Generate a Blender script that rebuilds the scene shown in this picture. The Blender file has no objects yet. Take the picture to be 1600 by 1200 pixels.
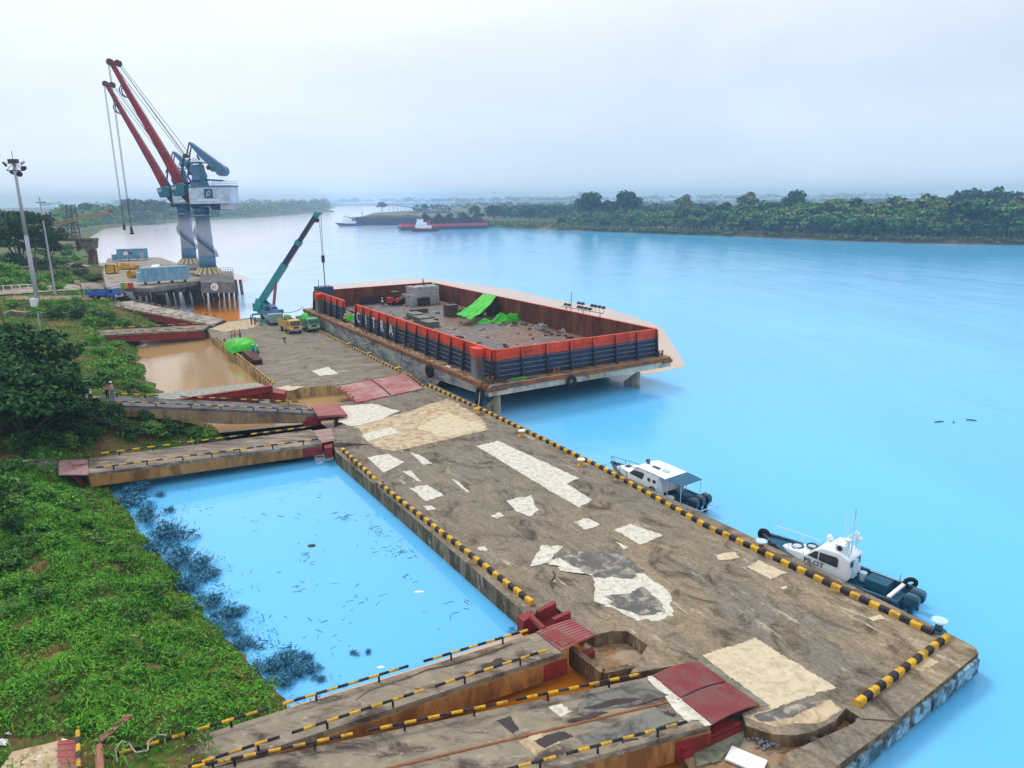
import bpy, math, random
import numpy as np
from math import radians as RAD, pi, sin, cos
random.seed(7); RNG = np.random.default_rng(7)
S = bpy.context.scene
COL = S.collection
# ------------------------------------------------------------------ camera
F, HY, ROLL, H = 1130.0, 312.0, RAD(.6), 22.0
WZ = -1.2                                     # water level (pontoon deck is z = 0)
_p = math.atan((600 - HY) / F); _c, _s = cos(-ROLL), sin(-ROLL)
FW = np.array([0, cos(_p), -sin(_p)]); _rt = np.array([1., 0, 0]); _up = np.array([0, sin(_p), cos(_p)])
CR = _rt * _c + _up * _s; CU = _up * _c - _rt * _s
CAM = np.array([0, 0, H])
def P(x, y, z=0.):
    "point of the level plane z seen at photograph position x, y (used as a survey of the site)"
    d = FW * F + CR * (x - 800) + CU * (600 - y)
    return d * ((z - H) / d[2]) + CAM
def PY(x, y, Y):
    d = FW * F + CR * (x - 800) + CU * (600 - y)
    return d * (Y / d[1]) + CAM
def V(q):
    q = np.array(q, float) - CAM
    return 800 + F * (q @ CR) / (q @ FW), 600 - F * (q @ CU) / (q @ FW)
def HT(b, y):
    "height above base point b whose top is seen at row y"
    lo, hi = -5., 120.
    for _ in range(50):
        m = (lo + hi) / 2
        if V(np.array(b) + [0, 0, m])[1] > y: lo = m
        else: hi = m
    return lo
cd = bpy.data.cameras.new("camera"); cam = bpy.data.objects.new("camera", cd); COL.objects.link(cam)
cd.sensor_width = 36; cd.lens = F / 1600 * 36; cd.clip_start = .5; cd.clip_end = 30000
from mathutils import Matrix, Vector
cam.matrix_world = Matrix(((CR[0], CU[0], -FW[0], 0), (CR[1], CU[1], -FW[1], 0), (CR[2], CU[2], -FW[2], H), (0, 0, 0, 1)))
S.camera = cam
# ------------------------------------------------------------------ materials
MATS = {}
def nt(name):
    m = bpy.data.materials.new(name); m.use_nodes = True
    return m, m.node_tree.nodes, m.node_tree.links, m.node_tree.nodes["Principled BSDF"]
def L3(c): return (c[0], c[1], c[2], 1)
def node(N, t, **k):
    n = N.new(t)
    for a, v in k.items():
        if hasattr(n, a): setattr(n, a, v)
    return n
def noise(N, L, co, scale, detail=5, rough=.6, sv=None, dist=0.):
    if sv is not None:
        mp = N.new("ShaderNodeMapping"); mp.inputs["Scale"].default_value = sv; L.new(co, mp.inputs[0]); co = mp.outputs[0]
    n = N.new("ShaderNodeTexNoise"); n.inputs["Scale"].default_value = scale; n.inputs["Detail"].default_value = detail
    n.inputs["Roughness"].default_value = rough; n.inputs["Distortion"].default_value = dist
    L.new(co, n.inputs["Vector"]); return n.outputs[0]
def ramp(N, L, fac, stops, interp='LINEAR'):
    r = N.new("ShaderNodeValToRGB"); e = r.color_ramp.elements; r.color_ramp.interpolation = interp
    e[0].position, e[0].color = stops[0][0], L3(stops[0][1]) if len(stops[0][1]) < 4 else stops[0][1]
    e[1].position, e[1].color = stops[-1][0], L3(stops[-1][1])
    for p, c in stops[1:-1]:
        q = e.new(p); q.color = L3(c)
    L.new(fac, r.inputs[0]); return r.outputs[0]
def mix(N, L, fac, a, b, mode='MIX'):
    m = N.new("ShaderNodeMix"); m.data_type = 'RGBA'; m.blend_type = mode
    for s, v in ((0, fac), (6, a), (7, b)):
        if hasattr(v, "node"): L.new(v, m.inputs[s])
        else: m.inputs[s].default_value = v if s == 0 else L3(v)
    return m.outputs[2]
def g(v): return (v, v, v)
def M(name, col, rough=.75, var=.18, scale=1.5, stain=None, sscale=.6, samt=.5, ssv=None, metal=0., bump=.1, rust=None, coat=0.):
    "painted / weathered surface: tone noise, a stain colour and optional rust specks"
    if name in MATS: return MATS[name]
    m, N, L, b = nt(name)
    co = N.new("ShaderNodeTexCoord").outputs["Object"]
    n1 = noise(N, L, co, scale, 6, .65)
    c = ramp(N, L, n1, [(.25, [x * (1 - var) for x in col]), (.75, [min(1, x * (1 + var)) for x in col])])
    if stain:
        n2 = noise(N, L, co, sscale, 8, .7, ssv, .6)
        f = ramp(N, L, n2, [(.62 - samt * .35, g(0)), (.72 - samt * .25, g(1))])
        c = mix(N, L, f, c, stain)
    if rust:
        n3 = noise(N, L, co, sscale * 3.1, 8, .75, ssv)
        f = ramp(N, L, n3, [(.56, g(0)), (.66, g(1))])
        c = mix(N, L, f, c, rust)
    L.new(c, b.inputs["Base Color"])
    b.inputs["Roughness"].default_value = rough; b.inputs["Metallic"].default_value = metal; b.inputs["Specular IOR Level"].default_value = .5 if rough < .5 else .22
    if coat: b.inputs["Coat Weight"].default_value = coat
    if bump:
        bp = N.new("ShaderNodeBump"); bp.inputs["Strength"].default_value = bump; bp.inputs["Distance"].default_value = .05
        L.new(noise(N, L, co, scale * 8, 4), bp.inputs["Height"]); L.new(bp.outputs[0], b.inputs["Normal"])
    MATS[name] = m; return m
def leafmat(name, cols, rough=.6, trans=.25):
    m, N, L, b = nt(name)
    geo = N.new("ShaderNodeNewGeometry")
    pos = N.new("ShaderNodeTexCoord").outputs["Object"]
    n = noise(N, L, pos, .45, 3)
    a = N.new("ShaderNodeMath"); a.operation = 'MULTIPLY_ADD'; a.inputs[1].default_value = .55; L.new(geo.outputs["Random Per Island"], a.inputs[0])
    a2 = N.new("ShaderNodeMath"); a2.operation = 'MULTIPLY'; a2.inputs[1].default_value = .75; L.new(n, a2.inputs[0]); L.new(a2.outputs[0], a.inputs[2])
    k = len(cols)
    c = ramp(N, L, a.outputs[0], [(.18 + .68 * i / (k - 1), cc) for i, cc in enumerate(cols)])
    L.new(c, b.inputs["Base Color"]); b.inputs["Roughness"].default_value = rough
    b.inputs["Specular IOR Level"].default_value = .08
    MATS[name] = m; return m
def ragged(m):
    "copy of a patch material whose outline crumbles away (uses the edge attribute of the patch mesh)"
    k = "ragged " + m.name
    if k in MATS: return MATS[k]
    c = m.copy(); c.name = k; N, L = c.node_tree.nodes, c.node_tree.links; b = N["Principled BSDF"]
    at = N.new("ShaderNodeAttribute"); at.attribute_name = "edge"; co = N.new("ShaderNodeTexCoord").outputs["Object"]
    a = N.new("ShaderNodeMath"); a.operation = 'MULTIPLY_ADD'; a.inputs[1].default_value = 1.5; L.new(noise(N, L, co, 1.1, 9, .72), a.inputs[0]); a.inputs[2].default_value = -.42
    s = N.new("ShaderNodeMath"); L.new(a.outputs[0], s.inputs[0]); L.new(at.outputs["Fac"], s.inputs[1])
    L.new(ramp(N, L, s.outputs[0], [(.47, g(0)), (.56, g(1))]), b.inputs["Alpha"]); MATS[k] = c; return c
# ------------------------------------------------------------------ mesh builder
class MB:
    def __init__(s): s.v = []; s.f = []; s.m = []
    def add(s, vs, fs, mi=0):
        o = len(s.v); s.v += [tuple(map(float, q)) for q in vs]; s.f += [tuple(o + i for i in f) for f in fs]; s.m += [mi] * len(fs); return s
    def quad(s, a, b, c, d, mi=0): return s.add([a, b, c, d], [(0, 1, 2, 3)], mi)
    def poly(s, pts, mi=0): return s.add(pts, [tuple(range(len(pts)))], mi)
    def prism(s, pts, z0, z1, mi=0, top=None):
        "extrude a polygon (list of xy) from z0 to z1; z1 may be a list"
        n = len(pts); a = sum(pts[i][0] * pts[(i + 1) % n][1] - pts[(i + 1) % n][0] * pts[i][1] for i in range(n))
        if a < 0: pts = pts[::-1]
        vs = [(p[0], p[1], z0) for p in pts] + [(p[0], p[1], z1) for p in pts]
        s.add(vs, [tuple(range(n - 1, -1, -1))] + [(i, (i + 1) % n, n + (i + 1) % n, n + i) for i in range(n)], mi)
        s.add(vs[n:], [tuple(range(n))], mi if top is None else top); return s
    def box(s, c, d, mi=0, rz=0., ax=None, bev=0.):
        "box at centre c with size d, turned by rz or given by three axes"
        X, Y, Z = ax if ax is not None else ((cos(rz), sin(rz), 0), (-sin(rz), cos(rz), 0), (0, 0, 1))
        X, Y, Z = (np.array(q, float) for q in (X, Y, Z)); c = np.array(c, float)
        vs = [c + X * (i * d[0] / 2) + Y * (j * d[1] / 2) + Z * (k * d[2] / 2) for k in (-1, 1) for j in (-1, 1) for i in (-1, 1)]
        return s.add(vs, [(0, 2, 3, 1), (4, 5, 7, 6), (0, 1, 5, 4), (2, 6, 7, 3), (0, 4, 6, 2), (1, 3, 7, 5)], mi)
    def beam(s, a, b, w, h, mi=0, up=(0, 0, 1)):
        a, b = np.array(a, float), np.array(b, float); X = b - a; l = np.linalg.norm(X); X = X / l
        Y = np.cross(up, X); Y = Y / (np.linalg.norm(Y) + 1e-9); Z = np.cross(X, Y)
        return s.box((a + b) / 2, (l, w, h), mi, ax=(X, Y, Z))
    def cyl(s, a, b, r0, r1=None, n=10, mi=0, cap=True):
        r1 = r0 if r1 is None else r1
        a, b = np.array(a, float), np.array(b, float); X = b - a; l = np.linalg.norm(X); X = X / max(l, 1e-9)
        t = np.array([0, 0, 1.]) if abs(X[2]) < .9 else np.array([1., 0, 0])
        Y = np.cross(t, X); Y /= np.linalg.norm(Y); Z = np.cross(X, Y)
        vs = [p + (Y * cos(2 * pi * i / n) + Z * sin(2 * pi * i / n)) * r for p, r in ((a, r0), (b, r1)) for i in range(n)]
        fs = [(i, (i + 1) % n, n + (i + 1) % n, n + i) for i in range(n)]
        if cap: fs += [tuple(range(n - 1, -1, -1)), tuple(range(n, 2 * n))]
        return s.add(vs, fs, mi)
    def tube(s, pts, r, n=6, mi=0):
        for a, b in zip(pts, pts[1:]): s.cyl(a, b, r, r, n, mi)
        return s
    def ball(s, c, r, mi=0, nu=10, nv=6, half=False):
        r = (r, r, r) if not hasattr(r, '__len__') else r
        vs = []; lo = 0 if half else -pi / 2
        for j in range(nv + 1):
            t = lo + (pi / 2 - lo) * j / nv
            for i in range(nu): vs.append((c[0] + r[0] * cos(t) * cos(2 * pi * i / nu), c[1] + r[1] * cos(t) * sin(2 * pi * i / nu), c[2] + r[2] * sin(t)))
        return s.add(vs, [(j * nu + i, j * nu + (i + 1) % nu, (j + 1) * nu + (i + 1) % nu, (j + 1) * nu + i) for j in range(nv) for i in range(nu)], mi)
    def torus(s, c, R, r, ax=(0, 0, 1), n=16, k=8, mi=0):
        ax = np.array(ax, float); ax /= np.linalg.norm(ax); t = np.array([1., 0, 0]) if abs(ax[0]) < .8 else np.array([0, 1., 0])
        Y = np.cross(ax, t); Y /= np.linalg.norm(Y); Z = np.cross(ax, Y); c = np.array(c, float); vs = []
        for i in range(n):
            d = Y * cos(2 * pi * i / n) + Z * sin(2 * pi * i / n)
            for j in range(k): vs.append(c + d * (R + r * cos(2 * pi * j / k)) + ax * (r * sin(2 * pi * j / k)))
        return s.add(vs, [(i * k + j, ((i + 1) % n) * k + j, ((i + 1) % n) * k + (j + 1) % k, i * k + (j + 1) % k) for i in range(n) for j in range(k)], mi)
    def loft(s, secs, mi=0, closed=True, caps=True):
        n = len(secs[0]); vs = [q for sec in secs for q in sec]; fs = []
        for a in range(len(secs) - 1):
            for i in range(n if closed else n - 1): fs.append((a * n + i, a * n + (i + 1) % n, (a + 1) * n + (i + 1) % n, (a + 1) * n + i))
        if caps and closed: fs += [tuple(range(n - 1, -1, -1)), tuple((len(secs) - 1) * n + i for i in range(n))]
        return s.add(vs, fs, mi)
    def build(s, name, mats, parent=None, smooth=False, world=False, bevel=0.):
        "link as ONE mesh object; world=True: vertices are in world space, parent is an Empty"
        me = bpy.data.meshes.new(name)
        vs = s.v
        if world and parent is not None:
            r = parent
            while r.parent: r = r.parent
            inv = r.matrix_basis.inverted(); vs = [tuple(inv @ Vector(q)) for q in vs]
        me.from_pydata(vs, [], s.f)
        mats = mats if isinstance(mats, (list, tuple)) else [mats]
        for m in mats: me.materials.append(m)
        me.polygons.foreach_set("material_index", np.array(s.m, dtype=np.int32))
        if smooth: me.polygons.foreach_set("use_smooth", np.ones(len(s.f), dtype=bool))
        me.update()
        o = bpy.data.objects.new(name, me); COL.objects.link(o); o.parent = parent
        if bevel:
            bv = o.modifiers.new("bevel", 'BEVEL'); bv.width = bevel; bv.segments = 2; bv.limit_method = 'ANGLE'; bv.angle_limit = RAD(40)
        return o
def tag(o, label=None, cat=None, group=None, kind=None):
    if label: o["label"] = label
    if cat: o["category"] = cat
    if group: o["group"] = group
    if kind: o["kind"] = kind
    return o
def thing(name, label, cat, loc=(0, 0, 0), rz=0., group=None):
    o = bpy.data.objects.new(name, None); COL.objects.link(o); o.location = tuple(map(float, loc)); o.rotation_euler = (0, 0, rz)
    o.empty_display_size = .3
    o.matrix_basis = Matrix.Translation(Vector(tuple(map(float, loc)))) @ Matrix.Rotation(rz, 4, 'Z')
    return tag(o, label, cat, group)
def struct(o): o["kind"] = "structure"; return o
def dup(r, loc, rz=0., label=None, group=None, scale=None):
    n = r.copy(); COL.objects.link(n); n.location = tuple(map(float, loc)); n.rotation_euler = (0, 0, rz)
    if scale is not None: n.scale = (scale,) * 3 if not hasattr(scale, '__len__') else scale
    if label: n["label"] = label
    if group: n["group"] = group
    for ch in list(r.children):
        c = ch.copy(); COL.objects.link(c); c.parent = n
        for q in list(ch.children):
            d = q.copy(); COL.objects.link(d); d.parent = c
    return n
def text_mesh(body, size, depth=.01):
    "lettering as (verts, faces) in its own xy plane, left aligned on the base line"
    cu = bpy.data.curves.new("lettering", 'FONT'); cu.body = body; cu.size = size; cu.extrude = depth; cu.resolution_u = 3
    o = bpy.data.objects.new("lettering", cu); COL.objects.link(o); bpy.context.view_layer.update()
    me = bpy.data.meshes.new_from_object(o.evaluated_get(bpy.context.evaluated_depsgraph_get()))
    vs = [tuple(v.co) for v in me.vertices]; fs = [tuple(p.vertices) for p in me.polygons]
    bpy.data.objects.remove(o); bpy.data.curves.remove(cu); bpy.data.meshes.remove(me); return vs, fs
def letters(mb, body, org, X, Y, size, mi=0, depth=.01, sx=1.):
    vs, fs = text_mesh(body, size, depth); X, Y, org = (np.array(q, float) for q in (X, Y, org)); X /= np.linalg.norm(X); Y /= np.linalg.norm(Y); Z = np.cross(X, Y)
    return mb.add([org + X * v[0] * sx + Y * v[1] + Z * v[2] for v in vs], fs, mi)
def leaf_arrays(cen, size, rng, up=.3, aspect=.55, nrm=None):
    "rhombic leaves as (verts Nx4x3): centres, per-leaf size, random facing biased by nrm / up"
    n = len(cen); d = rng.normal(size=(n, 3)); d /= np.linalg.norm(d, axis=1)[:, None]
    nn = rng.normal(size=(n, 3)); nn /= np.linalg.norm(nn, axis=1)[:, None]; nn[:, 2] = np.abs(nn[:, 2]) + up
    if nrm is not None: nn += nrm
    nn /= np.linalg.norm(nn, axis=1)[:, None]
    a = np.cross(nn, d); a /= np.linalg.norm(a, axis=1)[:, None] + 1e-9; b = np.cross(nn, a)
    size = np.asarray(size)[:, None] * np.ones((n, 1))
    v = np.stack([cen - a * size, cen - b * size * aspect - a * size * .15, cen + a * size, cen + b * size * aspect - a * size * .15], 1)
    return v
def mesh_quads(name, v, mats, mi=None, parent=None):
    n = len(v); me = bpy.data.meshes.new(name)
    me.vertices.add(n * 4); me.vertices.foreach_set("co", np.ascontiguousarray(v, dtype=np.float32).ravel())
    me.loops.add(n * 4); me.loops.foreach_set("vertex_index", np.arange(n * 4, dtype=np.int32))
    me.polygons.add(n); me.polygons.foreach_set("loop_start", np.arange(0, n * 4, 4, dtype=np.int32))
    try: me.polygons.foreach_set("loop_total", np.full(n, 4, dtype=np.int32))
    except Exception: pass
    mats = mats if isinstance(mats, (list, tuple)) else [mats]
    for m in mats: me.materials.append(m)
    if mi is not None: me.polygons.foreach_set("material_index", np.asarray(mi, dtype=np.int32))
    me.update(calc_edges=True); me.validate()
    o = bpy.data.objects.new(name, me); COL.objects.link(o); o.parent = parent; return o
# ------------------------------------------------------------------ sky, sun, haze
SUN_EL, SUN_AZ = RAD(52), RAD(-28)            # veiled sun ahead and to the left
w = bpy.data.worlds.new("World"); S.world = w; w.use_nodes = True
N, L = w.node_tree.nodes, w.node_tree.links; bg = N["Background"]
sky = N.new("ShaderNodeTexSky"); sky.sky_type = 'NISHITA'; sky.sun_disc = False
sky.sun_elevation = SUN_EL; sky.sun_rotation = SUN_AZ; sky.dust_density = 2; sky.altitude = 30
skc = mix(N, L, 1., sky.outputs[0], g(.11), 'MULTIPLY')
tc = N.new("ShaderNodeTexCoord").outputs["Generated"]
sep = N.new("ShaderNodeSeparateXYZ"); L.new(tc, sep.inputs[0])
elev = ramp(N, L, sep.outputs[2], [(0., (.80, .92, 1.05)), (.06, (.74, .85, .97)), (.14, (.76, .85, .95)), (.25, (.92, .97, 1.02)), (.36, (1.10, 1.12, 1.13)), (.6, (1.18, 1.18, 1.18)), (1., (1.02, 1.05, 1.1))])
dt = N.new("ShaderNodeVectorMath"); dt.operation = 'DOT_PRODUCT'; L.new(tc, dt.inputs[0])
_az, _el = RAD(-45), RAD(24)
dt.inputs[1].default_value = (sin(_az) * cos(_el), cos(_az) * cos(_el), sin(_el))
glow = ramp(N, L, dt.outputs["Value"], [(.55, (.93, .95, .97)), (.82, g(1.02)), (.97, (1.13, 1.12, 1.10))])
clouds = mix(N, L, 1., elev, glow, 'MULTIPLY')
cn = noise(N, L, tc, 2.2, 6, .55, (1, 1, 3.2), .4)
clouds = mix(N, L, 1., clouds, ramp(N, L, cn, [(.35, (.91, .925, .95)), (.65, (1.06, 1.05, 1.045))]), 'MULTIPLY')
skc = mix(N, L, .88, skc, clouds)
L.new(skc, bg.inputs[0]); bg.inputs[1].default_value = 1.0
sl = bpy.data.lights.new("sun", 'SUN'); so = bpy.data.objects.new("sun", sl); COL.objects.link(so)
sl.energy = 1.5; sl.angle = RAD(14); sl.color = (1, .95, .88)
_d = Vector((sin(SUN_AZ) * cos(SUN_EL), cos(SUN_AZ) * cos(SUN_EL), sin(SUN_EL)))
so.rotation_euler = _d.to_track_quat('Z', 'Y').to_euler(); so.location = (0, 0, 300)
S.view_settings.view_transform = 'Standard'; S.view_settings.look = 'None'; S.view_settings.exposure = .13; S.view_settings.gamma = 1.
S.cycles.adaptive_threshold = .022; S.cycles.max_bounces = 5; S.cycles.volume_bounces = 2; S.cycles.transparent_max_bounces = 8
S.cycles.use_denoising = True; S.cycles.caustics_reflective = False; S.cycles.caustics_refractive = False
hz = MB().box((0, 3200, 32), (6400, 6640, 76)); hm, N, L, b = nt("haze")
N.remove(b); pv = N.new("ShaderNodeVolumePrincipled"); pv.inputs["Color"].default_value = (.50, .73, 1., 1); pv.inputs["Density"].default_value = .00029; pv.inputs["Anisotropy"].default_value = .0
L.new(pv.outputs[0], N["Material Output"].inputs["Volume"])
hz = tag(hz.build("haze", hm), kind="stuff")
# ------------------------------------------------------------------ water
def watermat(name, base, far=None, rough=.10, bump=.6, spec=.5, ramp_mask=None):
    m, N, L, b = nt(name)
    pos = N.new("ShaderNodeTexCoord").outputs["Object"]
    n = noise(N, L, pos, .035, 5, .6, (1, .35, 1))
    c = ramp(N, L, n, [(.3, [x * .93 for x in base]), (.7, [min(1, x * 1.07) for x in base])])
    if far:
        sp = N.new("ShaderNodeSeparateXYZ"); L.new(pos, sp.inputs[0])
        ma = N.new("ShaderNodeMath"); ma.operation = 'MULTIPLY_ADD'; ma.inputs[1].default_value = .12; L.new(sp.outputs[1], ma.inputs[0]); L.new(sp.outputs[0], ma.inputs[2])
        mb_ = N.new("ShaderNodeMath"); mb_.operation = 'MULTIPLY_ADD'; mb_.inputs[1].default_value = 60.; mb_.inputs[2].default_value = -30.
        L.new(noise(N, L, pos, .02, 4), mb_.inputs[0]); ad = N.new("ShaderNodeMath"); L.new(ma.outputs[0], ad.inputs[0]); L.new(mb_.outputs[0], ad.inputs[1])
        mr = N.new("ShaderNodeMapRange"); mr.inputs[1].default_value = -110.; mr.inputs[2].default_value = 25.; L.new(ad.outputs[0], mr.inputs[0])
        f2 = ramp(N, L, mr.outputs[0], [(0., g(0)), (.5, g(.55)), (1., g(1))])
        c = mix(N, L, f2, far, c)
    L.new(c, b.inputs["Base Color"]); b.inputs["Roughness"].default_value = rough; b.inputs["IOR"].default_value = 1.33
    b.inputs["Specular IOR Level"].default_value = spec
    h1 = noise(N, L, pos, .8, 7, .68, (1, .5, 1), .4); h2 = noise(N, L, pos, .09, 3, .5, (1, .4, 1), .5)
    h = N.new("ShaderNodeMath"); h.operation = 'MULTIPLY_ADD'; h.inputs[1].default_value = 3.; L.new(h2, h.inputs[0]); L.new(h1, h.inputs[2])
    bp = N.new("ShaderNodeBump"); bp.inputs["Strength"].default_value = bump; bp.inputs["Distance"].default_value = .12
    L.new(h.outputs[0], bp.inputs["Height"]); L.new(bp.outputs[0], b.inputs["Normal"])
    MATS[name] = m; return m
W_RIVER = watermat("river water", (.115, .50, .87), (.86, .79, .82), spec=.42)  # pale far colour: grazing sky reflection and muddy water put into the base colour
W_BASIN = watermat("basin water", (.12, .485, .85), rough=.06, bump=.10)
W_MUD = watermat("muddy water", (.40, .255, .115), rough=.06, bump=.12)
W_ORANGE = watermat("orange muddy water", (.60, .20, .012), rough=.12, bump=.3)
W_SILT = watermat("silty water", (.56, .40, .29), rough=.12, bump=.25)
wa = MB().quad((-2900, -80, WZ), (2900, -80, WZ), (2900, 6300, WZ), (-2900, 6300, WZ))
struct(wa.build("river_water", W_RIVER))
def sheet(name, px, mat, z):
    return struct(MB().poly([tuple(P(x, y, z)) for x, y in px]).build(name, mat))
sheet("basin_water", [(120, 700), (500, 660), (560, 705), (826, 985), (640, 1085), (420, 1160), (330, 1100), (100, 800)], W_BASIN, WZ + .008)
sheet("muddy_basin_water", [(150, 530), (330, 508), (480, 590), (560, 595), (655, 597), (682, 612), (640, 640), (545, 690), (460, 722), (200, 735), (120, 690), (100, 560)], W_MUD, WZ + .008)
sheet("orange_water", [(500, 1300), (420, 1165), (640, 1088), (828, 984), (900, 1000), (1130, 1160), (1180, 1240), (1100, 1360)], W_ORANGE, WZ + .012)
sheet("silty_water", [(424, 1112), (640, 1047), (812, 990), (828, 1000), (640, 1095), (430, 1160)], W_SILT, WZ + .02)
sheet("orange_water", [(302, 462), (371, 462), (377, 505), (300, 505)], W_ORANGE, WZ + .012)
sheet("silty_water", [(470, 500), (505, 446), (605, 437), (642, 434), (700, 439), (800, 452), (875, 470), (950, 482), (1012, 502), (1037, 515), (1072, 572), (1025, 583), (960, 588), (700, 560)], W_SILT, WZ + .008)
sheet("silty_water", [(362, 424), (392, 436), (371, 446)], W_SILT, WZ + .012)
sheet("silty_water", [(740, 640), (790, 657), (960, 742), (1100, 805), (1090, 815), (900, 735), (740, 660)], W_ORANGE, WZ + .012)
# ------------------------------------------------------------------ land
LEFT_SHORE = [(14., -30.), (4., 8.), (-4., 19.)] + [tuple(P(x, y, WZ)[:2]) for x, y in
    [(440, 1112), (350, 1000), (165, 762), (200, 738), (352, 688), (318, 655), (262, 628), (225, 590), (212, 545), (225, 525), (275, 512), (255, 500), (220, 480), (196, 462), (170, 420), (128, 380), (150, 366), (165, 357)]]
LEFT_POLY = LEFT_SHORE + [(-900, 640), (-900, -30)]
def sdist(X, Y, poly):
    "signed distance to a polygon, positive inside"
    p = np.array(poly); n = len(p); d = np.full(X.shape, 1e9); ins = np.zeros(X.shape, bool)
    for i in range(n):
        a, b = p[i], p[(i + 1) % n]; e = b - a
        t = np.clip(((X - a[0]) * e[0] + (Y - a[1]) * e[1]) / (e @ e), 0, 1)
        d = np.minimum(d, np.hypot(X - a[0] - t * e[0], Y - a[1] - t * e[1]))
        c = ((a[1] > Y) != (b[1] > Y)) & (X < (b[0] - a[0]) * (Y - a[1]) / (b[1] - a[1] + 1e-12) + a[0]); ins ^= c
    return np.where(ins, d, -d)
def wob(X, Y, s, k=0.):
    return (np.sin(X * s + 1.3 * np.sin(Y * s * .7 + k)) + np.sin(Y * s * 1.1 + 1.7 * np.sin(X * s * .6 + k)) + .6 * np.sin((X + Y) * s * 2.3 + k)) / 2.6
def land_top(X, Y):
    t = np.interp(Y, [0, 25, 45, 62, 70, 80, 95, 112, 122, 138, 150, 170, 400], [.7, .9, .9, 1.1, 2.6, 3.0, 2.2, 1.3, 1.7, 3.0, 4.0, 4.3, 4.5])
    return t
def land_z(X, Y):
    X = np.asarray(X, float); Y = np.asarray(Y, float)
    d = sdist(X, Y, LEFT_POLY) + .7 * wob(X, Y, .8); top = land_top(X, Y)
    z = WZ + np.where(d > 0, d * .42, d * .3); z = np.minimum(z, top + np.minimum(.06 * np.maximum(0, d - 6), .8))
    return z + np.where(d > 1.5, np.where(Y < 62, .34, .18) * wob(X, Y, .9, 2.) + np.where(Y < 62, .2, .10) * wob(X, Y, 2.6, 1.), .03)
def grid_mesh(name, xs, ys, zf, mat):
    X, Y = np.meshgrid(xs, ys); Z = zf(X, Y); nx, ny = len(xs), len(ys)
    me = bpy.data.meshes.new(name); i = np.arange(nx * ny).reshape(ny, nx)
    f = np.stack([i[:-1, :-1], i[:-1, 1:], i[1:, 1:], i[1:, :-1]], -1).reshape(-1, 4)
    keep = Z.ravel()[f].max(1) > -3.2
    me.from_pydata(np.stack([X, Y, Z], -1).reshape(-1, 3).tolist(), [], f[keep].tolist()); me.materials.append(mat)
    me.polygons.foreach_set("use_smooth", np.ones(int(keep.sum()), bool)); me.update()
    o = bpy.data.objects.new(name, me); COL.objects.link(o); return o
def earthmat():
    m, N, L, b = nt("earth and weeds"); co = N.new("ShaderNodeTexCoord").outputs["Object"]
    n1 = noise(N, L, co, .35, 8, .7); n2 = noise(N, L, co, 2.4, 8, .75)
    gr = ramp(N, L, n2, [(.3, (.018, .05, .008)), (.7, (.07, .15, .018))]); ea = ramp(N, L, n2, [(.3, (.10, .055, .024)), (.7, (.27, .17, .085))])
    L.new(mix(N, L, ramp(N, L, n1, [(.44, g(0)), (.58, g(1))]), gr, ea), b.inputs["Base Color"]); b.inputs["Roughness"].default_value = .95; b.inputs["Specular IOR Level"].default_value = .05
    bp = N.new("ShaderNodeBump"); bp.inputs["Strength"].default_value = .6; bp.inputs["Distance"].default_value = .15; L.new(n2, bp.inputs["Height"]); L.new(bp.outputs[0], b.inputs["Normal"])
    return m
M_EARTH = earthmat()
struct(grid_mesh("riverbank", np.arange(-150, 16, 1.1), np.arange(-12, 262, 1.1), land_z, M_EARTH))
M_FIELD = M("field grass", (.055, .10, .025), .95, .4, .02, (.20, .13, .06), .008, .45, bump=0)
def slab(name, shore, rest, top=1.6, inset=7., mat=None):
    "low land: bank sloping up from the water line, flat on top"
    pts = shore + rest; n = len(pts); a = np.array(pts, float)
    ar = sum(a[i][0] * a[(i + 1) % n][1] - a[(i + 1) % n][0] * a[i][1] for i in range(n)); sg = 1 if ar > 0 else -1
    inn = []
    for i in range(n):
        e = (a[(i + 1) % n] - a[i - 1]).astype(float); e /= np.linalg.norm(e); inn.append(a[i] + sg * inset * np.array([-e[1], e[0]]))
    mb = MB(); vs = [(*p, WZ - .6) for p in a] + [(*p, top) for p in inn]
    mb.add(vs, [(i, (i + 1) % n, n + (i + 1) % n, n + i) for i in range(n)]); mb.add(vs[n:], [tuple(range(n))])
    return struct(mb.build(name, mat or M_FIELD))
FAR_LEFT = [tuple(P(x, y, WZ)[:2]) for x, y in [(150, 366), (163, 358), (190, 355), (250, 350), (330, 343.5), (400, 340), (470, 335), (524, 331), (500, 326)]]
slab("far_bank", FAR_LEFT, [(-900, 4200), (-2800, 4200), (-2800, 600), (-700, 420), (-270, 415)][::1], 2.0, 6.)
RIGHT_SHORE = [tuple(P(x, y, WZ)[:2]) for x, y in [(1900, 391), (1700, 386), (1590, 383), (1450, 381), (1300, 376), (1180, 371), (1050, 366.5), (900, 361), (800, 357), (700, 352), (600, 347), (560, 341), (580, 335), (640, 331)]]
slab("near_bank_flat", [tuple(P(x, y, WZ)[:2]) for x, y in [(170, 424), (128, 381), (150, 365.5), (163, 358)]], [(-420, 640), (-900, 700), (-900, 120), (-135, 120), (-135, 215)], 3.2, 5.)
slab("opposite_bank", RIGHT_SHORE, [(-150, 4200), (2800, 4200), (2800, 350)], 1.4, 6.)
slab("horizon_land", [(-2850, 3600), (-500, 3900), (-180, 3500), (2850, 3300)], [(2850, 6250), (-2850, 6250)], 6., 60.)
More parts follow.
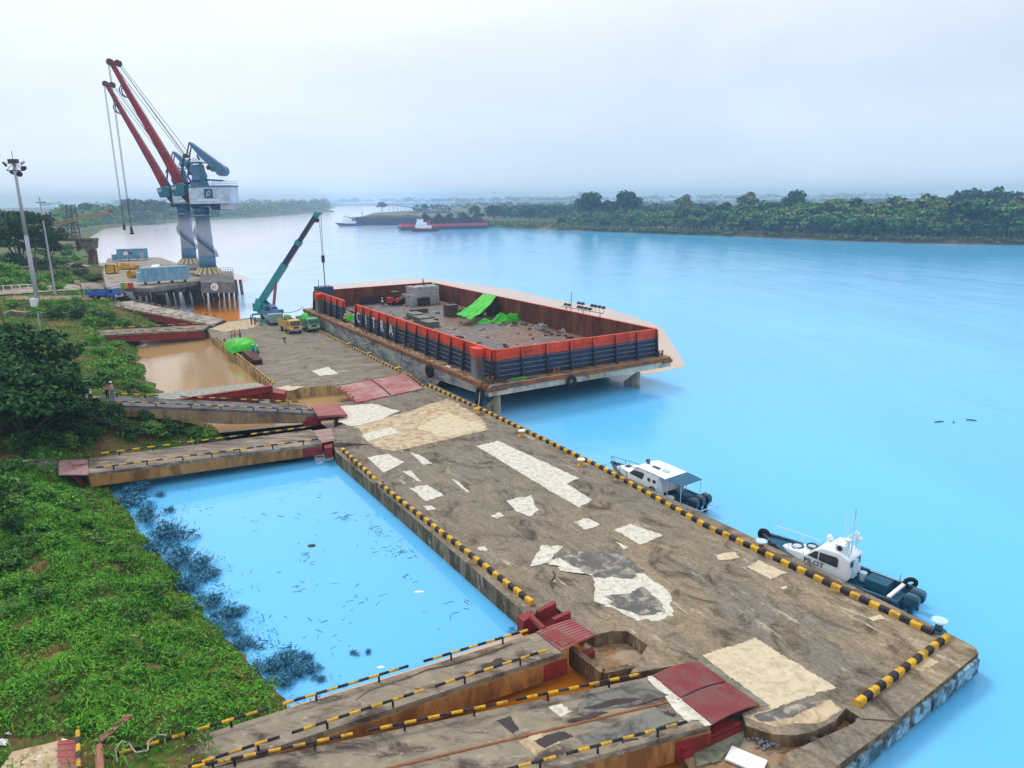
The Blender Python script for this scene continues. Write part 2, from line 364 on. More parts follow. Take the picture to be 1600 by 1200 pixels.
# ------------------------------------------------------------------ pontoon decks
def deckmat(name, a, b_, dark, light, ang=RAD(121.5), grey=None):
    m, N, L, b = nt(name); co = N.new("ShaderNodeTexCoord").outputs["Object"]
    rot = N.new("ShaderNodeMapping"); rot.inputs["Rotation"].default_value = (0, 0, -ang); L.new(co, rot.inputs[0]); rc = rot.outputs[0]
    big = noise(N, L, rc, .11, 6, .6, (.7, 1.6, 1), .8); mid = noise(N, L, rc, .55, 9, .72, (.55, 1.5, 1), .5); fine = noise(N, L, co, 5., 6, .7)
    c = ramp(N, L, mid, [(.28, a), (.72, b_)])
    if grey:
        c = mix(N, L, ramp(N, L, big, [(.42, g(0)), (.6, g(1))]), c, grey)
        sx_ = N.new("ShaderNodeSeparateXYZ"); L.new(rc, sx_.inputs[0]); ad_ = N.new("ShaderNodeMath"); ad_.operation = 'MULTIPLY_ADD'; ad_.inputs[1].default_value = 14.; L.new(mid, ad_.inputs[0]); L.new(sx_.outputs[0], ad_.inputs[2])
        mr_ = N.new("ShaderNodeMapRange"); mr_.inputs[1].default_value = 3.; mr_.inputs[2].default_value = 16.; mr_.inputs[4].default_value = .75; L.new(ad_.outputs[0], mr_.inputs[0])
        c = mix(N, L, mr_.outputs[0], c, grey)
    c = mix(N, L, ramp(N, L, noise(N, L, rc, .34, 9, .72, (1, 1.4, 1), 1.), [(.50, g(0)), (.64, g(.9))]), c, dark)
    c = mix(N, L, ramp(N, L, noise(N, L, rc, .42, 9, .78, (.45, 1.9, 1), .4), [(.57, g(0)), (.66, g(.8))]), c, light)
    c = mix(N, L, .8, c, ramp(N, L, fine, [(.28, g(.5)), (.72, g(1.4))]), 'MULTIPLY'); c = mix(N, L, .7, c, ramp(N, L, noise(N, L, rc, 1.5, 8, .75, (.6, 1.5, 1), .6), [(.3, g(.6)), (.7, g(1.3))]), 'MULTIPLY')
    L.new(c, b.inputs["Base Color"]); b.inputs["Roughness"].default_value = .85; b.inputs["Specular IOR Level"].default_value = .15
    bp = N.new("ShaderNodeBump"); bp.inputs["Strength"].default_value = .35; bp.inputs["Distance"].default_value = .04
    L.new(mid, bp.inputs["Height"]); L.new(bp.outputs[0], b.inputs["Normal"]); MATS[name] = m; return m
M_DECK1 = deckmat("worn brown concrete", (.19, .146, .092), (.40, .312, .208), (.07, .053, .034), (.58, .50, .38), grey=(.215, .185, .145))
M_DECK2 = deckmat("worn grey concrete", (.16, .135, .105), (.31, .27, .21), (.11, .09, .065), (.52, .46, .35), ang=RAD(31.5))
M_WALL = M("stained concrete wall", (.30, .22, .13), .9, .3, .8, (.10, .065, .035), .9, .7, (1, 1, .25), rust=(.42, .34, .24))
M_WALLY = M("yellowed concrete wall", (.50, .36, .15), .9, .22, .8, (.16, .10, .05), .9, .55, (1, 1, .2))
M_CREAM = M("cream cement patch", (.60, .52, .36), .9, .14, 1.2, (.46, .38, .25), 2.2, .42, bump=.2)
M_WHITE = M("whitish cement patch", (.64, .62, .53), .9, .12, 1.6, (.46, .41, .31), 2.6, .42, bump=.2)
M_PEACH = M("sandy cement patch", (.54, .43, .28), .9, .18, .9, (.33, .24, .14), 1.4, .48, bump=.2)
M_DGREY = M("dark grey cement", (.125, .12, .115), .9, .25, .8, (.40, .36, .28), 1.2, .38, bump=.2)
M_GGREY = M("greenish grey cement", (.23, .23, .17), .9, .25, 1., (.12, .12, .08), 1., .5)
M_MUDFL = M("muddy puddled floor", (.25, .14, .05), .55, .3, .6, (.36, .29, .22), .7, .5)
M_YEL = M("yellow paint", (.72, .40, .015), .6, .15, 2., (.34, .21, .06), 1.8, .42, rust=(.12, .085, .04))
M_BLK = M("black paint", (.016, .015, .022), .5, .3, 2., (.05, .045, .045), 2., .4)
M_RED = M("dark red paint", (.27, .028, .035), .55, .22, 1., (.16, .03, .02), 1.2, .5)
M_REDPL = M("faded red plate", (.32, .065, .065), .6, .2, .8, (.26, .12, .09), 1., .5)
M_STEEL = M("galvanised steel", (.45, .46, .47), .45, .15, 2., metal=.6)
M_DARK = M("dark steel", (.045, .045, .05), .5, .3, 2.)
M_ROPE = M("rope", (.30, .26, .22), .9, .3, 6.)
M_RUBBER = M("black rubber", (.018, .018, .02), .8, .3, 4.)
M_WHITEP = M("white paint", (.80, .80, .79), .4, .06, 1.5)
def jag(px, n=4, amp=2.2, seed=0):
    "roughen the outline of a patch"
    r = random.Random(seed); out = []
    for i, (x, y) in enumerate(px):
        x2, y2 = px[(i + 1) % len(px)]
        for k in range(n):
            t = k / n; j = amp if k else amp * .4
            out.append((x + (x2 - x) * t + r.uniform(-j, j), y + (y2 - y) * t + r.uniform(-j, j) * .6))
    return out
def pxy(px, z=0.): return [tuple(P(x, y, z)[:2]) for x, y in px]
def kerb(parent, px, z=0., step=.58, w=.34, h=.30, name="kerb", start=0):
    mb = MB(); pts = [P(x, y, z) for x, y in px]; k = start
    for a, b in zip(pts, pts[1:]):
        l = np.linalg.norm(b - a); n = max(1, round(l / step)); d = (b - a) / l; s = np.array([-d[1], d[0], 0])
        for i in range(n):
            p0, p1 = a + d * (l * i / n + .004), a + d * (l * (i + 1) / n - .004)
            j = random.uniform(-.012, .012); hh = h + random.uniform(-.02, .015)
            secs = [[p - s * (w / 2) + [0, 0, -.02] + s * j, p + s * (w / 2) + [0, 0, -.02] + s * j, p + s * (w / 2 - .02) + [0, 0, hh - .06] + s * j, p + s * (w / 2 - .09) + [0, 0, hh] + s * j, p - s * (w / 2 - .09) + [0, 0, hh] + s * j, p - s * (w / 2 - .02) + [0, 0, hh - .06] + s * j] for p in (p0, p1)]
            mb.loft(secs, k % 2); k += 1
    return mb.build(name, [M_YEL, M_BLK], parent, world=True)
A_PX = [(1529, 1020), (1524, 1012), (1505, 1001), (1255, 877), (960, 737), (790, 653), (668, 596), (661, 608), (557, 629), (519, 632), (524, 651), (539, 662), (519, 669), (522, 689), (519, 693), (524, 705),
        (824, 961), (867, 948), (893, 968), (930, 992), (955, 986), (980, 986), (1012, 1008), (985, 1052), (1090, 1034), (1186, 1101), (1160, 1115), (1166, 1134), (1205, 1147), (1240, 1149), (1272, 1143), (1305, 1126), (1322, 1106), (1345, 1122), (1400, 1126)]
nd = thing("concrete_pontoon", "long brown concrete pontoon quay in the foreground edged by yellow and black kerb blocks", "pontoon", P(1000, 830, 0))
mb = MB().prism(pxy(A_PX), WZ - 1, 0, 1, 0)
# sandy raised pad where the third bridge lands
a, b_, c, d = P(519, 669, .45), P(521, 691, .45), P(578, 694, .03), P(560, 668, .03)
mb.add([a, b_, c, d, (*b_[:2], -.02), (*a[:2], -.02)], [(0, 1, 2, 3), (1, 4, 2), (0, 3, 5), (0, 5, 4, 1)], 0)
mb.build("deck", [M_DECK1, M_WALL], nd, world=True)
led = MB().prism(pxy([(1404, 1118), (1300, 1197), (1150, 1330), (1085, 1215), (1046, 1148), (1130, 1085), (1185, 1080), (1335, 1080)], -.6), WZ - 1.05, -.6, 1, 0)
led.build("lower_ledge", [M_MUDFL, M_WALL], nd, world=True)
par = MB().prism(pxy(jag([(1401, 1127), (1300, 1202), (1150, 1330), (1120, 1290), (1235, 1172), (1262, 1160), (1335, 1128), (1350, 1112), (1372, 1108)], 3, 3, 3), -.02), -.9, -.06, 1, 0)
par.build("edge_parapet", [M_DECK1, M_WALL], nd, world=True)
fl = MB().prism(pxy([(897, 1038), (925, 984), (985, 976), (1020, 1010), (990, 1066), (946, 1072)], -.75), WZ - 1.1, -.75)
fl.build("recess_floor", M_MUDFL, nd, world=True)
wl = MB()
for q0, q1 in (((893, 1024), (942, 1063)), ((942, 1063), (990, 1053))):
    wl.beam(P(*q0, -.45), P(*q1, -.45), .32, 1.0)
wl.build("recess_wall", M_WALL, nd, world=True)
lp = MB().prism(pxy(jag([(1062, 1148), (1120, 1112), (1170, 1128), (1160, 1160), (1125, 1190), (1090, 1200)], 4, 4, 9), -.58), -.62, -.50); lp.build("concrete_patch", M_GGREY, nd, world=True)
_i = 0
def patch(par, px, mat, amp=1.6, n=4, z0=.012):
    global _i; _i += 1
    q = jag(px, n, amp, _i); z = z0 + .0035 * (_i % 9)
    v = [P(x, y, z) for x, y in q]; c = sum(v) / len(v); ins = []
    for p in v: l = np.linalg.norm(c - p); ins.append(p + (c - p) * min(.5, .22 / max(l, .1) + .06))
    k = len(v); m = MB(); m.add(v + ins, [(i, (i + 1) % k, k + (i + 1) % k, k + i) for i in range(k)] + [tuple(range(k, 2 * k))])
    o = m.build("concrete_patch", ragged(mat), par, world=True); at = o.data.attributes.new("edge", 'FLOAT', 'POINT'); at.data.foreach_set("value", [0.] * k + [.62] * k); return o
for px, mt, am in [([(1092, 1022), (1180, 995), (1311, 1075), (1207, 1111)], M_CREAM, 1.), ([(1079, 1035), (1094, 1025), (1206, 1104), (1190, 1106)], M_GGREY, 1.),
    ([(742, 696), (775, 687), (906, 747), (888, 757), (928, 782), (906, 794), (855, 765)], M_WHITE, .8), ([(790, 782), (830, 773), (845, 797), (828, 808), (803, 800)], M_WHITE, 2.),
    ([(895, 815), (918, 808), (940, 820), (915, 829)], M_WHITE, 1.), ([(957, 828), (985, 817), (1038, 836), (1000, 853)], M_WHITE, 1.6), ([(959, 845), (985, 855), (975, 859)], M_WHITE, .8),
    ([(827, 886), (845, 850), (882, 853), (858, 880)], M_WHITE, 1.5), ([(850, 872), (870, 890), (925, 900), (928, 940), (990, 968), (1030, 973), (1058, 958), (1052, 930), (1010, 895), (960, 900), (900, 862)], M_WHITE, 5.),
    ([(862, 868), (905, 860), (975, 863), (1008, 892), (990, 905), (930, 903), (900, 890)], M_DGREY, 4.), ([(940, 930), (985, 925), (1005, 915), (1040, 945), (1040, 957), (1000, 964), (960, 950)], M_DGREY, 4.),
    ([(1165, 885), (1185, 874), (1232, 895), (1205, 906)], M_CREAM, .8), ([(1113, 866), (1150, 862), (1158, 872), (1122, 876)], M_CREAM, 1.4), ([(637, 762), (668, 756), (696, 775), (665, 784)], M_WHITE, 2.),
    ([(572, 715), (605, 708), (633, 722), (600, 740)], M_WHITE, 2.), ([(640, 706), (655, 710), (676, 724), (662, 727)], M_WHITE, 1.2), ([(765, 806), (780, 800), (790, 806), (775, 812)], M_WHITE, 1.),
    ([(704, 747), (716, 752), (735, 770), (728, 768)], M_WHITE, .9), ([(627, 736), (643, 735), (660, 754), (652, 752)], M_WHITE, 1.), ([(660, 790), (675, 789), (682, 796), (668, 798)], M_WHITE, .8),
    ([(745, 855), (758, 853), (762, 860), (750, 861)], M_WHITE, .8), ([(576, 696), (680, 652), (700, 641), (768, 671), (612, 707)], M_PEACH, .8), ([(545, 668), (640, 642), (700, 622), (748, 648), (768, 671), (690, 690), (612, 706), (577, 695)], M_PEACH, 2.), ([(648, 668), (700, 643), (764, 668), (690, 684)], M_CREAM, 2.5),
    ([(527, 659), (532, 634), (580, 630), (627, 641), (600, 655), (570, 663), (548, 667)], M_WHITE, 1.4), ([(540, 684), (612, 667), (627, 675), (570, 690)], M_WHITE, 1.2),
    ([(1155, 1120), (1205, 1107), (1300, 1092), (1318, 1108), (1290, 1130), (1205, 1137)], M_PEACH, 1.), ([(1175, 1118), (1230, 1102), (1290, 1095), (1240, 1122), (1190, 1130)], M_DGREY, 2.5),
    ([(1400, 1040), (1440, 1022), (1470, 1034), (1440, 1052)], M_PEACH, 2.), ([(1355, 965), (1375, 960), (1385, 966), (1362, 972)], M_CREAM, 1.5), ([(1218, 918), (1228, 915), (1232, 919), (1223, 921)], M_WHITE, .6)]:
    patch(nd, px, mt, am)
kerb(nd, [(1458, 992), (1100, 822), (945, 735), (760, 645), (668, 603)], start=1)
kerb(nd, [(832, 945), (593, 758)]); kerb(nd, [(587, 752), (535, 704)])
kerb(nd, [(1479, 998), (1338, 1103)])
fp = []
for t0, t1, z0, z1 in ((.0, .18, -.9, -.12), (.2, .36, -1.0, -.25), (.38, .5, -.95, -.2), (.54, .68, -1.0, -.3), (.72, .86, -1.05, -.35), (.88, 1., -1.05, -.45)):
    A, B = P(1526, 1024, 0), P(1302, 1200, 0); a, b_ = A + (B - A) * t0, A + (B - A) * t1; d = (B - A) / np.linalg.norm(B - A); n_ = np.array([-d[1], d[0], 0])
    n_ = n_ if n_ @ np.array([1, -.2, 0]) > 0 else -n_
    m_ = (a + b_) / 2 + n_ * .09; ax = (d, np.array([0, 0, 1.]), np.cross(d, [0, 0, 1.]))
    MB().box((m_[0], m_[1], (z0 + z1) / 2), (np.linalg.norm(b_ - a), z1 - z0, .16), ax=ax).build("fender_board", M("weathered pale blue boards", (.30, .47, .56), .8, .3, 1., (.06, .10, .12), 1.1, .6), nd, world=True)
FAR_PX = [(490, 604), (526, 602), (632, 584), (646, 586.5), (558, 543.5), (466, 499), (390, 496), (352, 503), (322, 513), (331, 526), (422, 600), (420, 614)]
fd = thing("concrete_pontoon", "far grey concrete pontoon quay where the trucks and the mobile crane stand", "pontoon", P(450, 550, 0))
MB().prism(pxy(FAR_PX), WZ - 1, 0, 1, 0).build("deck", [M_DECK2, M_WALLY], fd, world=True)
patch(fd, [(485, 579), (513, 573), (530, 584), (500, 588)], M_WHITE, 1.); patch(fd, [(424, 607), (450, 602), (480, 604), (450, 611)], M_CREAM, 1.5)
patch(fd, [(324, 514), (352, 504), (392, 498), (408, 505), (398, 512), (350, 519)], M_PEACH, 1.2); patch(fd, [(398, 513), (460, 503), (470, 500), (482, 508), (430, 516)], M_GGREY, 1.)
kerb(fd, [(625, 581.5), (489, 513)], step=.6); kerb(fd, [(427, 600), (338, 528)], step=.6)
# ------------------------------------------------------------------ bollards
def bollard(px, label, mats, s=1.):
    t = thing("mooring_bollard", label, "bollard", P(*px, 0), group="mooring bollards along the quay edge")
    b = MB(); b.cyl((0, 0, 0), (0, 0, .06), .34 * s, .34 * s, 14); b.cyl((0, 0, .06), (0, 0, .42 * s), .17 * s, .15 * s, 12); b.build("post", mats[0], t, True)
    c = MB(); c.cyl((0, 0, .42 * s), (0, 0, .52 * s), .24 * s, .36 * s, 14); c.cyl((0, 0, .52 * s), (0, 0, .58 * s), .36 * s, .33 * s, 14); c.build("cap", mats[1], t)
    return t
M_CAPB = M("pale blue cap paint", (.48, .66, .74), .5, .15, 3.); M_BLUEP = M("dark teal paint", (.04, .14, .20), .5, .2, 3.); M_RUSTY = M("rusted iron", (.25, .10, .035), .85, .35, 3.)
for px, lb, mt, s in [((1466, 986), "pale blue capped bollard near the corner of the quay by the kerb end", (M_BLUEP, M_CAPB), 1.15), ((1189, 858), "rusty bollard with pale cap beside the bow of the pilot boat", (M_RUSTY, M_CAPB), 1.05),
    ((908, 727), "yellow bollard with white cap just ahead of the white cabin boat", (M_YEL, M_WHITEP), 1.), ((815, 681), "yellow bollard with pale cap between the barge bow and the cabin boat", (M_YEL, M_WHITEP), 1.),
    ((745, 646), "squat all yellow bollard under the near corner of the barge bow", (M_YEL, M_YEL), 1.05), ((623, 580), "yellow bollard at the kerb end next to the red link ramp", (M_YEL, M_YEL), 1.),
    ((577, 556), "small dull yellow bollard on the kerb beside the barge hull, middle of the far quay", (M_YEL, M_PEACH), .95), ((546, 541), "grey bollard holding the slanting rope on the far quay kerb", (M_DARK, M_PEACH), .95)]:
    bollard(px, lb, mt, s)
# ------------------------------------------------------------------ bridges
M_ASPH = M("old bridge paving", (.27, .225, .165), .9, .25, .9, (.075, .055, .048), .55, .42, (.7, 1.4, 1), bump=.3, rust=(.38, .33, .26))
M_ASPH2 = M("grey bridge paving", (.15, .155, .165), .9, .2, .9, (.07, .065, .07), .5, .5, bump=.3)
M_PLANK = M("worn streaked paving", (.34, .27, .20), .9, .3, .7, (.10, .085, .08), .5, .65, (.3, 1.6, 1), bump=.3, rust=(.50, .40, .30))
M_BEAM = M("rusty ochre beam", (.42, .21, .07), .85, .25, .6, (.20, .09, .03), .7, .5, (1, 1, .3))
M_BEAMC = M("dirty concrete beam", (.36, .25, .14), .9, .25, .5, (.16, .11, .07), .5, .55, (1, 1, .5))
def lerp(a, b, t): return np.array(a) * (1 - t) + np.array(b) * t
def t_at(a, b, x, up=.0):
    lo, hi = -.2, 1.2; s = 1 if V(lerp(a, b, 1.) + [0, 0, up])[0] > V(np.array(a) + [0, 0, up])[0] else -1
    for _ in range(40):
        m = (lo + hi) / 2
        if s * (V(lerp(a, b, m) + [0, 0, up])[0] - x) < 0: lo = m
        else: hi = m
    return lo
def rail(parent, a, b, step=.5, r=.066, h=.36, nm="guard_rail", k0=0, post=2.6):
    "striped pipe rail on short posts between a and b (deck level)"
    mb = MB(); a, b = np.array(a), np.array(b); l = np.linalg.norm(b - a); n = max(2, round(l / step)); up = np.array([0, 0, h])
    for i in range(n): mb.cyl(lerp(a, b, i / n) + up, lerp(a, b, (i + 1) / n) + up, r, r, 8, (i + k0) % 2)
    m = max(2, round(l / post))
    for i in range(m): 
        q = lerp(a, b, (i + .5) / m); mb.cyl(q - [0, 0, .05], q + up, r * .8, r * .8, 6, 1)
    return mb.build(nm, [M_YEL, M_BLK], parent, world=True)
def bridge(name, label, D0, D1, L0, L1, mdeck, mbeam, depth, runs, thick=.28, taper=None, joint=False, step=.48, side_red=None, rr=.066, nbeam=3, red_end=0.):
    "D0/D1 pontoon end (far, near edge), L0/L1 land end"
    t = thing(name, label, "bridge", (np.array(D0) + D1 + L0 + L1) / 4, group="hinged access bridges from the bank to the pontoons")
    D0, D1, L0, L1 = (np.array(q, float) for q in (D0, D1, L0, L1)); dn = np.array([0, 0, thick]); m = MB(); n = 14
    for i in range(n):
        a0, a1, b0, b1 = lerp(D0, L0, i / n), lerp(D1, L1, i / n), lerp(D0, L0, (i + 1) / n), lerp(D1, L1, (i + 1) / n)
        m.add([a0, a1, b1, b0, a0 - dn, a1 - dn, b1 - dn, b0 - dn], [(0, 1, 2, 3), (4, 7, 6, 5), (0, 3, 7, 4), (1, 5, 6, 2)] + ([(0, 4, 5, 1)] if i == 0 else []) + ([(3, 2, 6, 7)] if i == n - 1 else []))
    m.build("deck", mdeck, t, world=True)
    for k in range(nbeam):
        f = .02 + .96 * k / (nbeam - 1); a, b = lerp(D0, D1, f), lerp(L0, L1, f); d = (b - a) / np.linalg.norm(b - a); s = np.array([-d[1], d[0], 0]) * .16
        bm = MB(); secs = []
        for i in range(13):
            u = i / 12; q = lerp(a, b, u); dp = depth if taper is None else np.interp(u, *taper)
            secs.append([q - s - dn * .9, q + s - dn * .9, q + s - [0, 0, thick + dp], q - s - [0, 0, thick + dp]])
        bm.loft(secs); bm.build("girder", mbeam, t, world=True)
        if red_end and k in (0, nbeam - 1):
            e_ = lerp(a, b, red_end / np.linalg.norm(b - a)); MB().beam(a - [0, 0, thick + depth / 2], e_ - [0, 0, thick + depth / 2], .42, depth * .94).build("girder_end", M_RED, t, world=True)
        if side_red:
            fl_ = MB(); 
            for zz in (thick + .02, thick + depth): fl_.beam(a - [0, 0, zz], b - [0, 0, zz], .55, .07)
            for i in range(1, 9): q = lerp(a, b, i / 9); fl_.beam(q - [0, 0, thick], q - [0, 0, thick + depth], .06, .5, up=d)
            fl_.build("flange", side_red, t, world=True)
    if joint:
        MB().beam(lerp(D0, D1, .5) + [0, 0, .012], lerp(L0, L1, .5) + [0, 0, .012], .10, .05).build("joint_strip", M_RUSTY, t, world=True)
    for e, x0, x1 in runs:
        a, b = (lerp(D0, D1, .035), lerp(L0, L1, .035)) if e == 0 else (lerp(D0, D1, .965), lerp(L0, L1, .965))
        rail(t, lerp(a, b, t_at(a, b, x0, .36)), lerp(a, b, t_at(a, b, x1, .36)), step, rr, k0=random.randint(0, 1))
    return t
def plate(parent, c, ribs=0, arch=.12, mat=None, name="end_plate", th=.05, split=False, gap=.03, ridge=True):
    "steel transition plate over four corners: c[0]-c[1] one end, c[3]-c[2] other; slightly arched, with ribs"
    c = [np.array(q, float) for q in c]
    for h0, h1 in (((0, .5 - gap / 2), (.5 + gap / 2, 1)) if split else ((0, 1),)):
        m = MB(); n = 8; secs = []
        for i in range(n + 1):
            u = i / n; z = np.array([0, 0, arch * sin(pi * u)])
            a, b = lerp(c[0], c[1], u) + z, lerp(c[3], c[2], u) + z
            p, q = lerp(a, b, h0), lerp(a, b, h1); secs.append([p, q, q - [0, 0, th], p - [0, 0, th]])
        m.loft(secs)
        for k in range(ribs):
            f = h0 + (h1 - h0) * (k + .5) / ribs; pts = [lerp(lerp(c[0], c[1], i / n), lerp(c[3], c[2], i / n), f) + [0, 0, arch * sin(pi * i / n) + .012] for i in range(n + 1)]
            w_ = np.linalg.norm(c[3] - c[0]) * (h1 - h0) / ribs * .5
            for p, q in zip(pts, pts[1:]): m.beam(p, q, w_, .03)
        m.build(name, mat or M_REDPL, parent, world=True)
Z1 = .45
b1 = bridge("access_bridge", "nearest wide two lane access bridge with broken dark paving along the bottom of the view", P(1016, 1057, Z1), P(1110, 1133, Z1), P(200, 1228, .6), P(330, 1345, .6), M_ASPH, M_BEAM, 1.0,
            [(0, 998, 806), (0, 793, 575), (0, 551, 300), (0, 280, 150), (1, 1073, 885), (1, 868, 770), (1, 755, 640)], joint=True, nbeam=3, red_end=1.7)
plate(b1, [P(1020, 1055, Z1 + .06), P(1090, 1033, .1), P(1187, 1101, .1), P(1113, 1131, Z1 + .06)], 26, .14, split=True, mat=M("red ribbed plate", (.33, .075, .08), .65, .2, 1., (.27, .13, .11), 1., .5))
lf = MB().poly([tuple(P(x, y, Z1 + .02)) for x, y in [(1011, 1057), (1021, 1055), (1114, 1132), (1102, 1135)]]); lf.build("edge_strip", M_WHITE, b1, world=True)
for px, mt in [([(905, 1085), (1000, 1062), (1050, 1085), (1010, 1100), (900, 1115)], M("patched grey paving", (.19, .185, .16), .9, .2, 1., (.08, .07, .07), .8, .4)), ([(895, 1150), (1030, 1105), (1062, 1125), (1000, 1150), (905, 1165)], MATS["patched grey paving"]),
               ([(770, 1125), (830, 1105), (860, 1130), (800, 1160)], M_WHITE), ([(790, 1165), (850, 1140), (880, 1160), (830, 1185)], M_PEACH), ([(1010, 1058), (1030, 1062), (1100, 1128), (1070, 1128), (1050, 1105)], M_WHITE)]:
    patch(b1, px, mt, 3., 4, Z1 + .045 if mt != M_WHITE else Z1 + .03)
for par_, px in [(b1, q) for q in ([(905, 1107), (960, 1090), (1005, 1092), (940, 1108)], [(880, 1128), (930, 1112), (955, 1112), (900, 1130)], [(760, 1126), (800, 1116), (815, 1140), (790, 1165), (770, 1158)], [(830, 1158), (880, 1140), (900, 1150), (850, 1170)], [(930, 1165), (985, 1150), (1000, 1155), (940, 1172)], [(700, 1146), (735, 1136), (745, 1150), (712, 1158)], [(1030, 1075), (1060, 1092), (1052, 1100), (1024, 1086)], [(1010, 1118), (1045, 1108), (1062, 1118), (1030, 1130)], [(560, 1170), (620, 1152), (640, 1160), (580, 1180)])] + [(None, q) for q in ([(575, 1095), (640, 1072), (660, 1078), (600, 1100)], [(500, 1125), (560, 1098), (575, 1104), (520, 1130)], [(690, 1062), (722, 1052), (730, 1064), (700, 1072)], [(745, 1040), (785, 1026), (800, 1032), (760, 1048)])]:
    if par_ is None: LATE = globals().setdefault("LATE", []); LATE.append(px); continue
    patch(par_, px, M("black wet stain", (.045, .032, .034), .6, .3, 1.5), 3., 4, Z1 + .03)
for px in ([(810, 1118), (880, 1098), (900, 1110), (845, 1132)], [(790, 1130), (850, 1118), (880, 1140), (815, 1165)], [(960, 1095), (1010, 1080), (1030, 1086), (985, 1102)]): patch(b1, px, M_PEACH if px[0][0] == 790 else M_WHITE, 3., 4, Z1 + .02)
br = MB()   # hinge bracket under the plate
q0, q1 = P(1056, 1163, -.2), P(1146, 1128, -.2); d = (q1 - q0) / np.linalg.norm(q1 - q0)
br.beam(q0, q1, .5, .12); br.beam(q0 - [0, 0, .55], q1 - [0, 0, .55], .9, .1)
for i in range(5): br.beam(lerp(q0, q1, i / 4.) - [0, 0, .1], lerp(q0, q1, i / 4.) - [0, 0, .6], .08, .6, up=d)
q2, q3 = P(1066, 1180, -.45), P(1156, 1138, -.45); br.beam(q2, q3, .25, .35); br.beam(q2 + [0, 0, .3], q3 + [0, 0, .3], .12, .1)
br.build("hinge_bracket", M_RED, b1, world=True)
b2 = bridge("access_bridge", "narrow single lane access bridge with stained paving, second up from the bottom of the view", P(841, 987.5, Z1), P(884, 1017.5, Z1), P(120, 1208, .6), P(235, 1232, .6), M_ASPH, M_BEAM, .95,
            [(0, 824, 662), (0, 638, 442), (0, 420, 165), (1, 854, 680), (1, 662, 456), (1, 437, 294)], nbeam=2, red_end=1.3)
plate(b2, [P(838, 987, Z1 + .06), P(893, 967, .3), P(929, 993, .3), P(878, 1018, Z1 + .06)], 9, .06, mat=MATS["red ribbed plate"])
plate(b2, [P(846, 990, Z1 + .1), P(868, 982, Z1 + .06), P(900, 1001, Z1 + .06), P(880, 1011, Z1 + .1)], 12, .03, mat=M_REDPL, th=.03)
for px in LATE: patch(b2, px, MATS["black wet stain"], 3., 4, Z1 + .03)
h2 = MB(); h2.cyl(P(830, 964, .45), P(850, 984, .45), .17, .17, 12)
h2.prism(pxy([(808, 972), (828, 962), (838, 968), (818, 980)]), -.5, .35); h2.prism(pxy([(838, 964), (865, 949), (869, 953), (842, 968)]), -.4, .45); h2.prism(pxy([(862, 978), (888, 966), (892, 969), (866, 982)]), .0, .5)
h2.prism(pxy([(836, 968), (866, 953), (890, 970), (858, 985)], -.3), -.5, -.3); h2.build("hinge_bracket", M_RED, b2, world=True); h2 = MB(); h2.prism(pxy([(895, 1025), (925, 1012), (930, 1018), (900, 1032)], -.4), -.8, -.35); h2.build("hinge_bracket", M_RED, b2, world=True)
b3 = bridge("access_bridge", "level access bridge with streaked worn paving and ochre beam above the blue basin", P(487, 671, .5), P(503, 692, .5), P(140, 716, .9), P(138, 740, .9), M_PLANK, M_BEAM, .85,
            [(0, 486, 392), (0, 380, 281), (0, 265, 158), (1, 497, 401), (1, 396, 262), (1, 255, 150)], step=.58, nbeam=2, rr=.07, red_end=1.8)
plate(b3, [P(92, 719, .95), P(137, 718, .95), P(138, 742, .95), P(92, 742, .95)], 12, .02, name="end_plate", mat=M("dusty pinkish plate", (.38, .25, .24), .75, .15, 1., (.30, .08, .08), .8, .45))
plate(b3, [P(489, 673, .56), P(518, 669, .5), P(523, 688, .5), P(503, 692, .56)], 3, .02, mat=M("dusty planks", (.33, .22, .19), .85, .2, 1.))
letters_b3 = MB(); letters(letters_b3, "MAKSIMUM", P(112, 727.5, 1.03), P(137, 725.5, 1.03) - P(112, 727.5, 1.03), P(112, 722, 1.03) - P(112, 727.5, 1.03), .34, 0, .008, 1.0); letters_b3.build("stencil_lettering", M_DARK, b3, world=True)
h3 = MB(); h3.cyl(P(112, 741, .8), P(145, 768, -1.1), .17, .17, 10); h3.build("support_strut", M_RED, b3, world=True); h3 = MB(); h3.prism(pxy([(503, 690), (520, 690), (519, 700), (508, 702)], .2), -.7, .3); h3.build("hinge_bracket", M_RED, b3, world=True)
ZL4 = 3.2
b4 = bridge("access_bridge", "rising access bridge with deep tapered concrete beam where walkers stand at the land end", P(478, 633, .7), P(493, 646, .7), P(156, 618.5, ZL4), P(158, 632, ZL4), M_ASPH2, M_BEAMC, 1.2,
            [(0, 474, 376), (0, 362, 282), (0, 248, 160), (1, 490, 376), (1, 368, 274), (1, 270, 160)], step=.58, taper=([0, .2, .45, .72, 1], [.75, .95, 1.25, .95, .7]), nbeam=2, rr=.07)
plate(b4, [P(118, 619, ZL4 + .06), P(155, 619, ZL4 + .06), P(156, 638, ZL4 + .06), P(118, 638, ZL4 + .06)], 0, .0, th=.25, mat=MATS["dusty pinkish plate"])
plate(b4, [P(486, 634, .78), P(528, 631, .42), P(543, 648, .42), P(497, 650, .78)], 0, .05, mat=MATS["red ribbed plate"], th=.22)
h4 = MB(); h4.beam(P(478, 655, .1), P(524, 651, .1), .7, .5); h4.beam(P(474, 662, -.3), P(500, 658, -.3), .7, .6); h4.beam(P(470, 652, .3), P(522, 648, .3), .5, .12); h4.build("hinge_bracket", M_RED, b4, world=True)
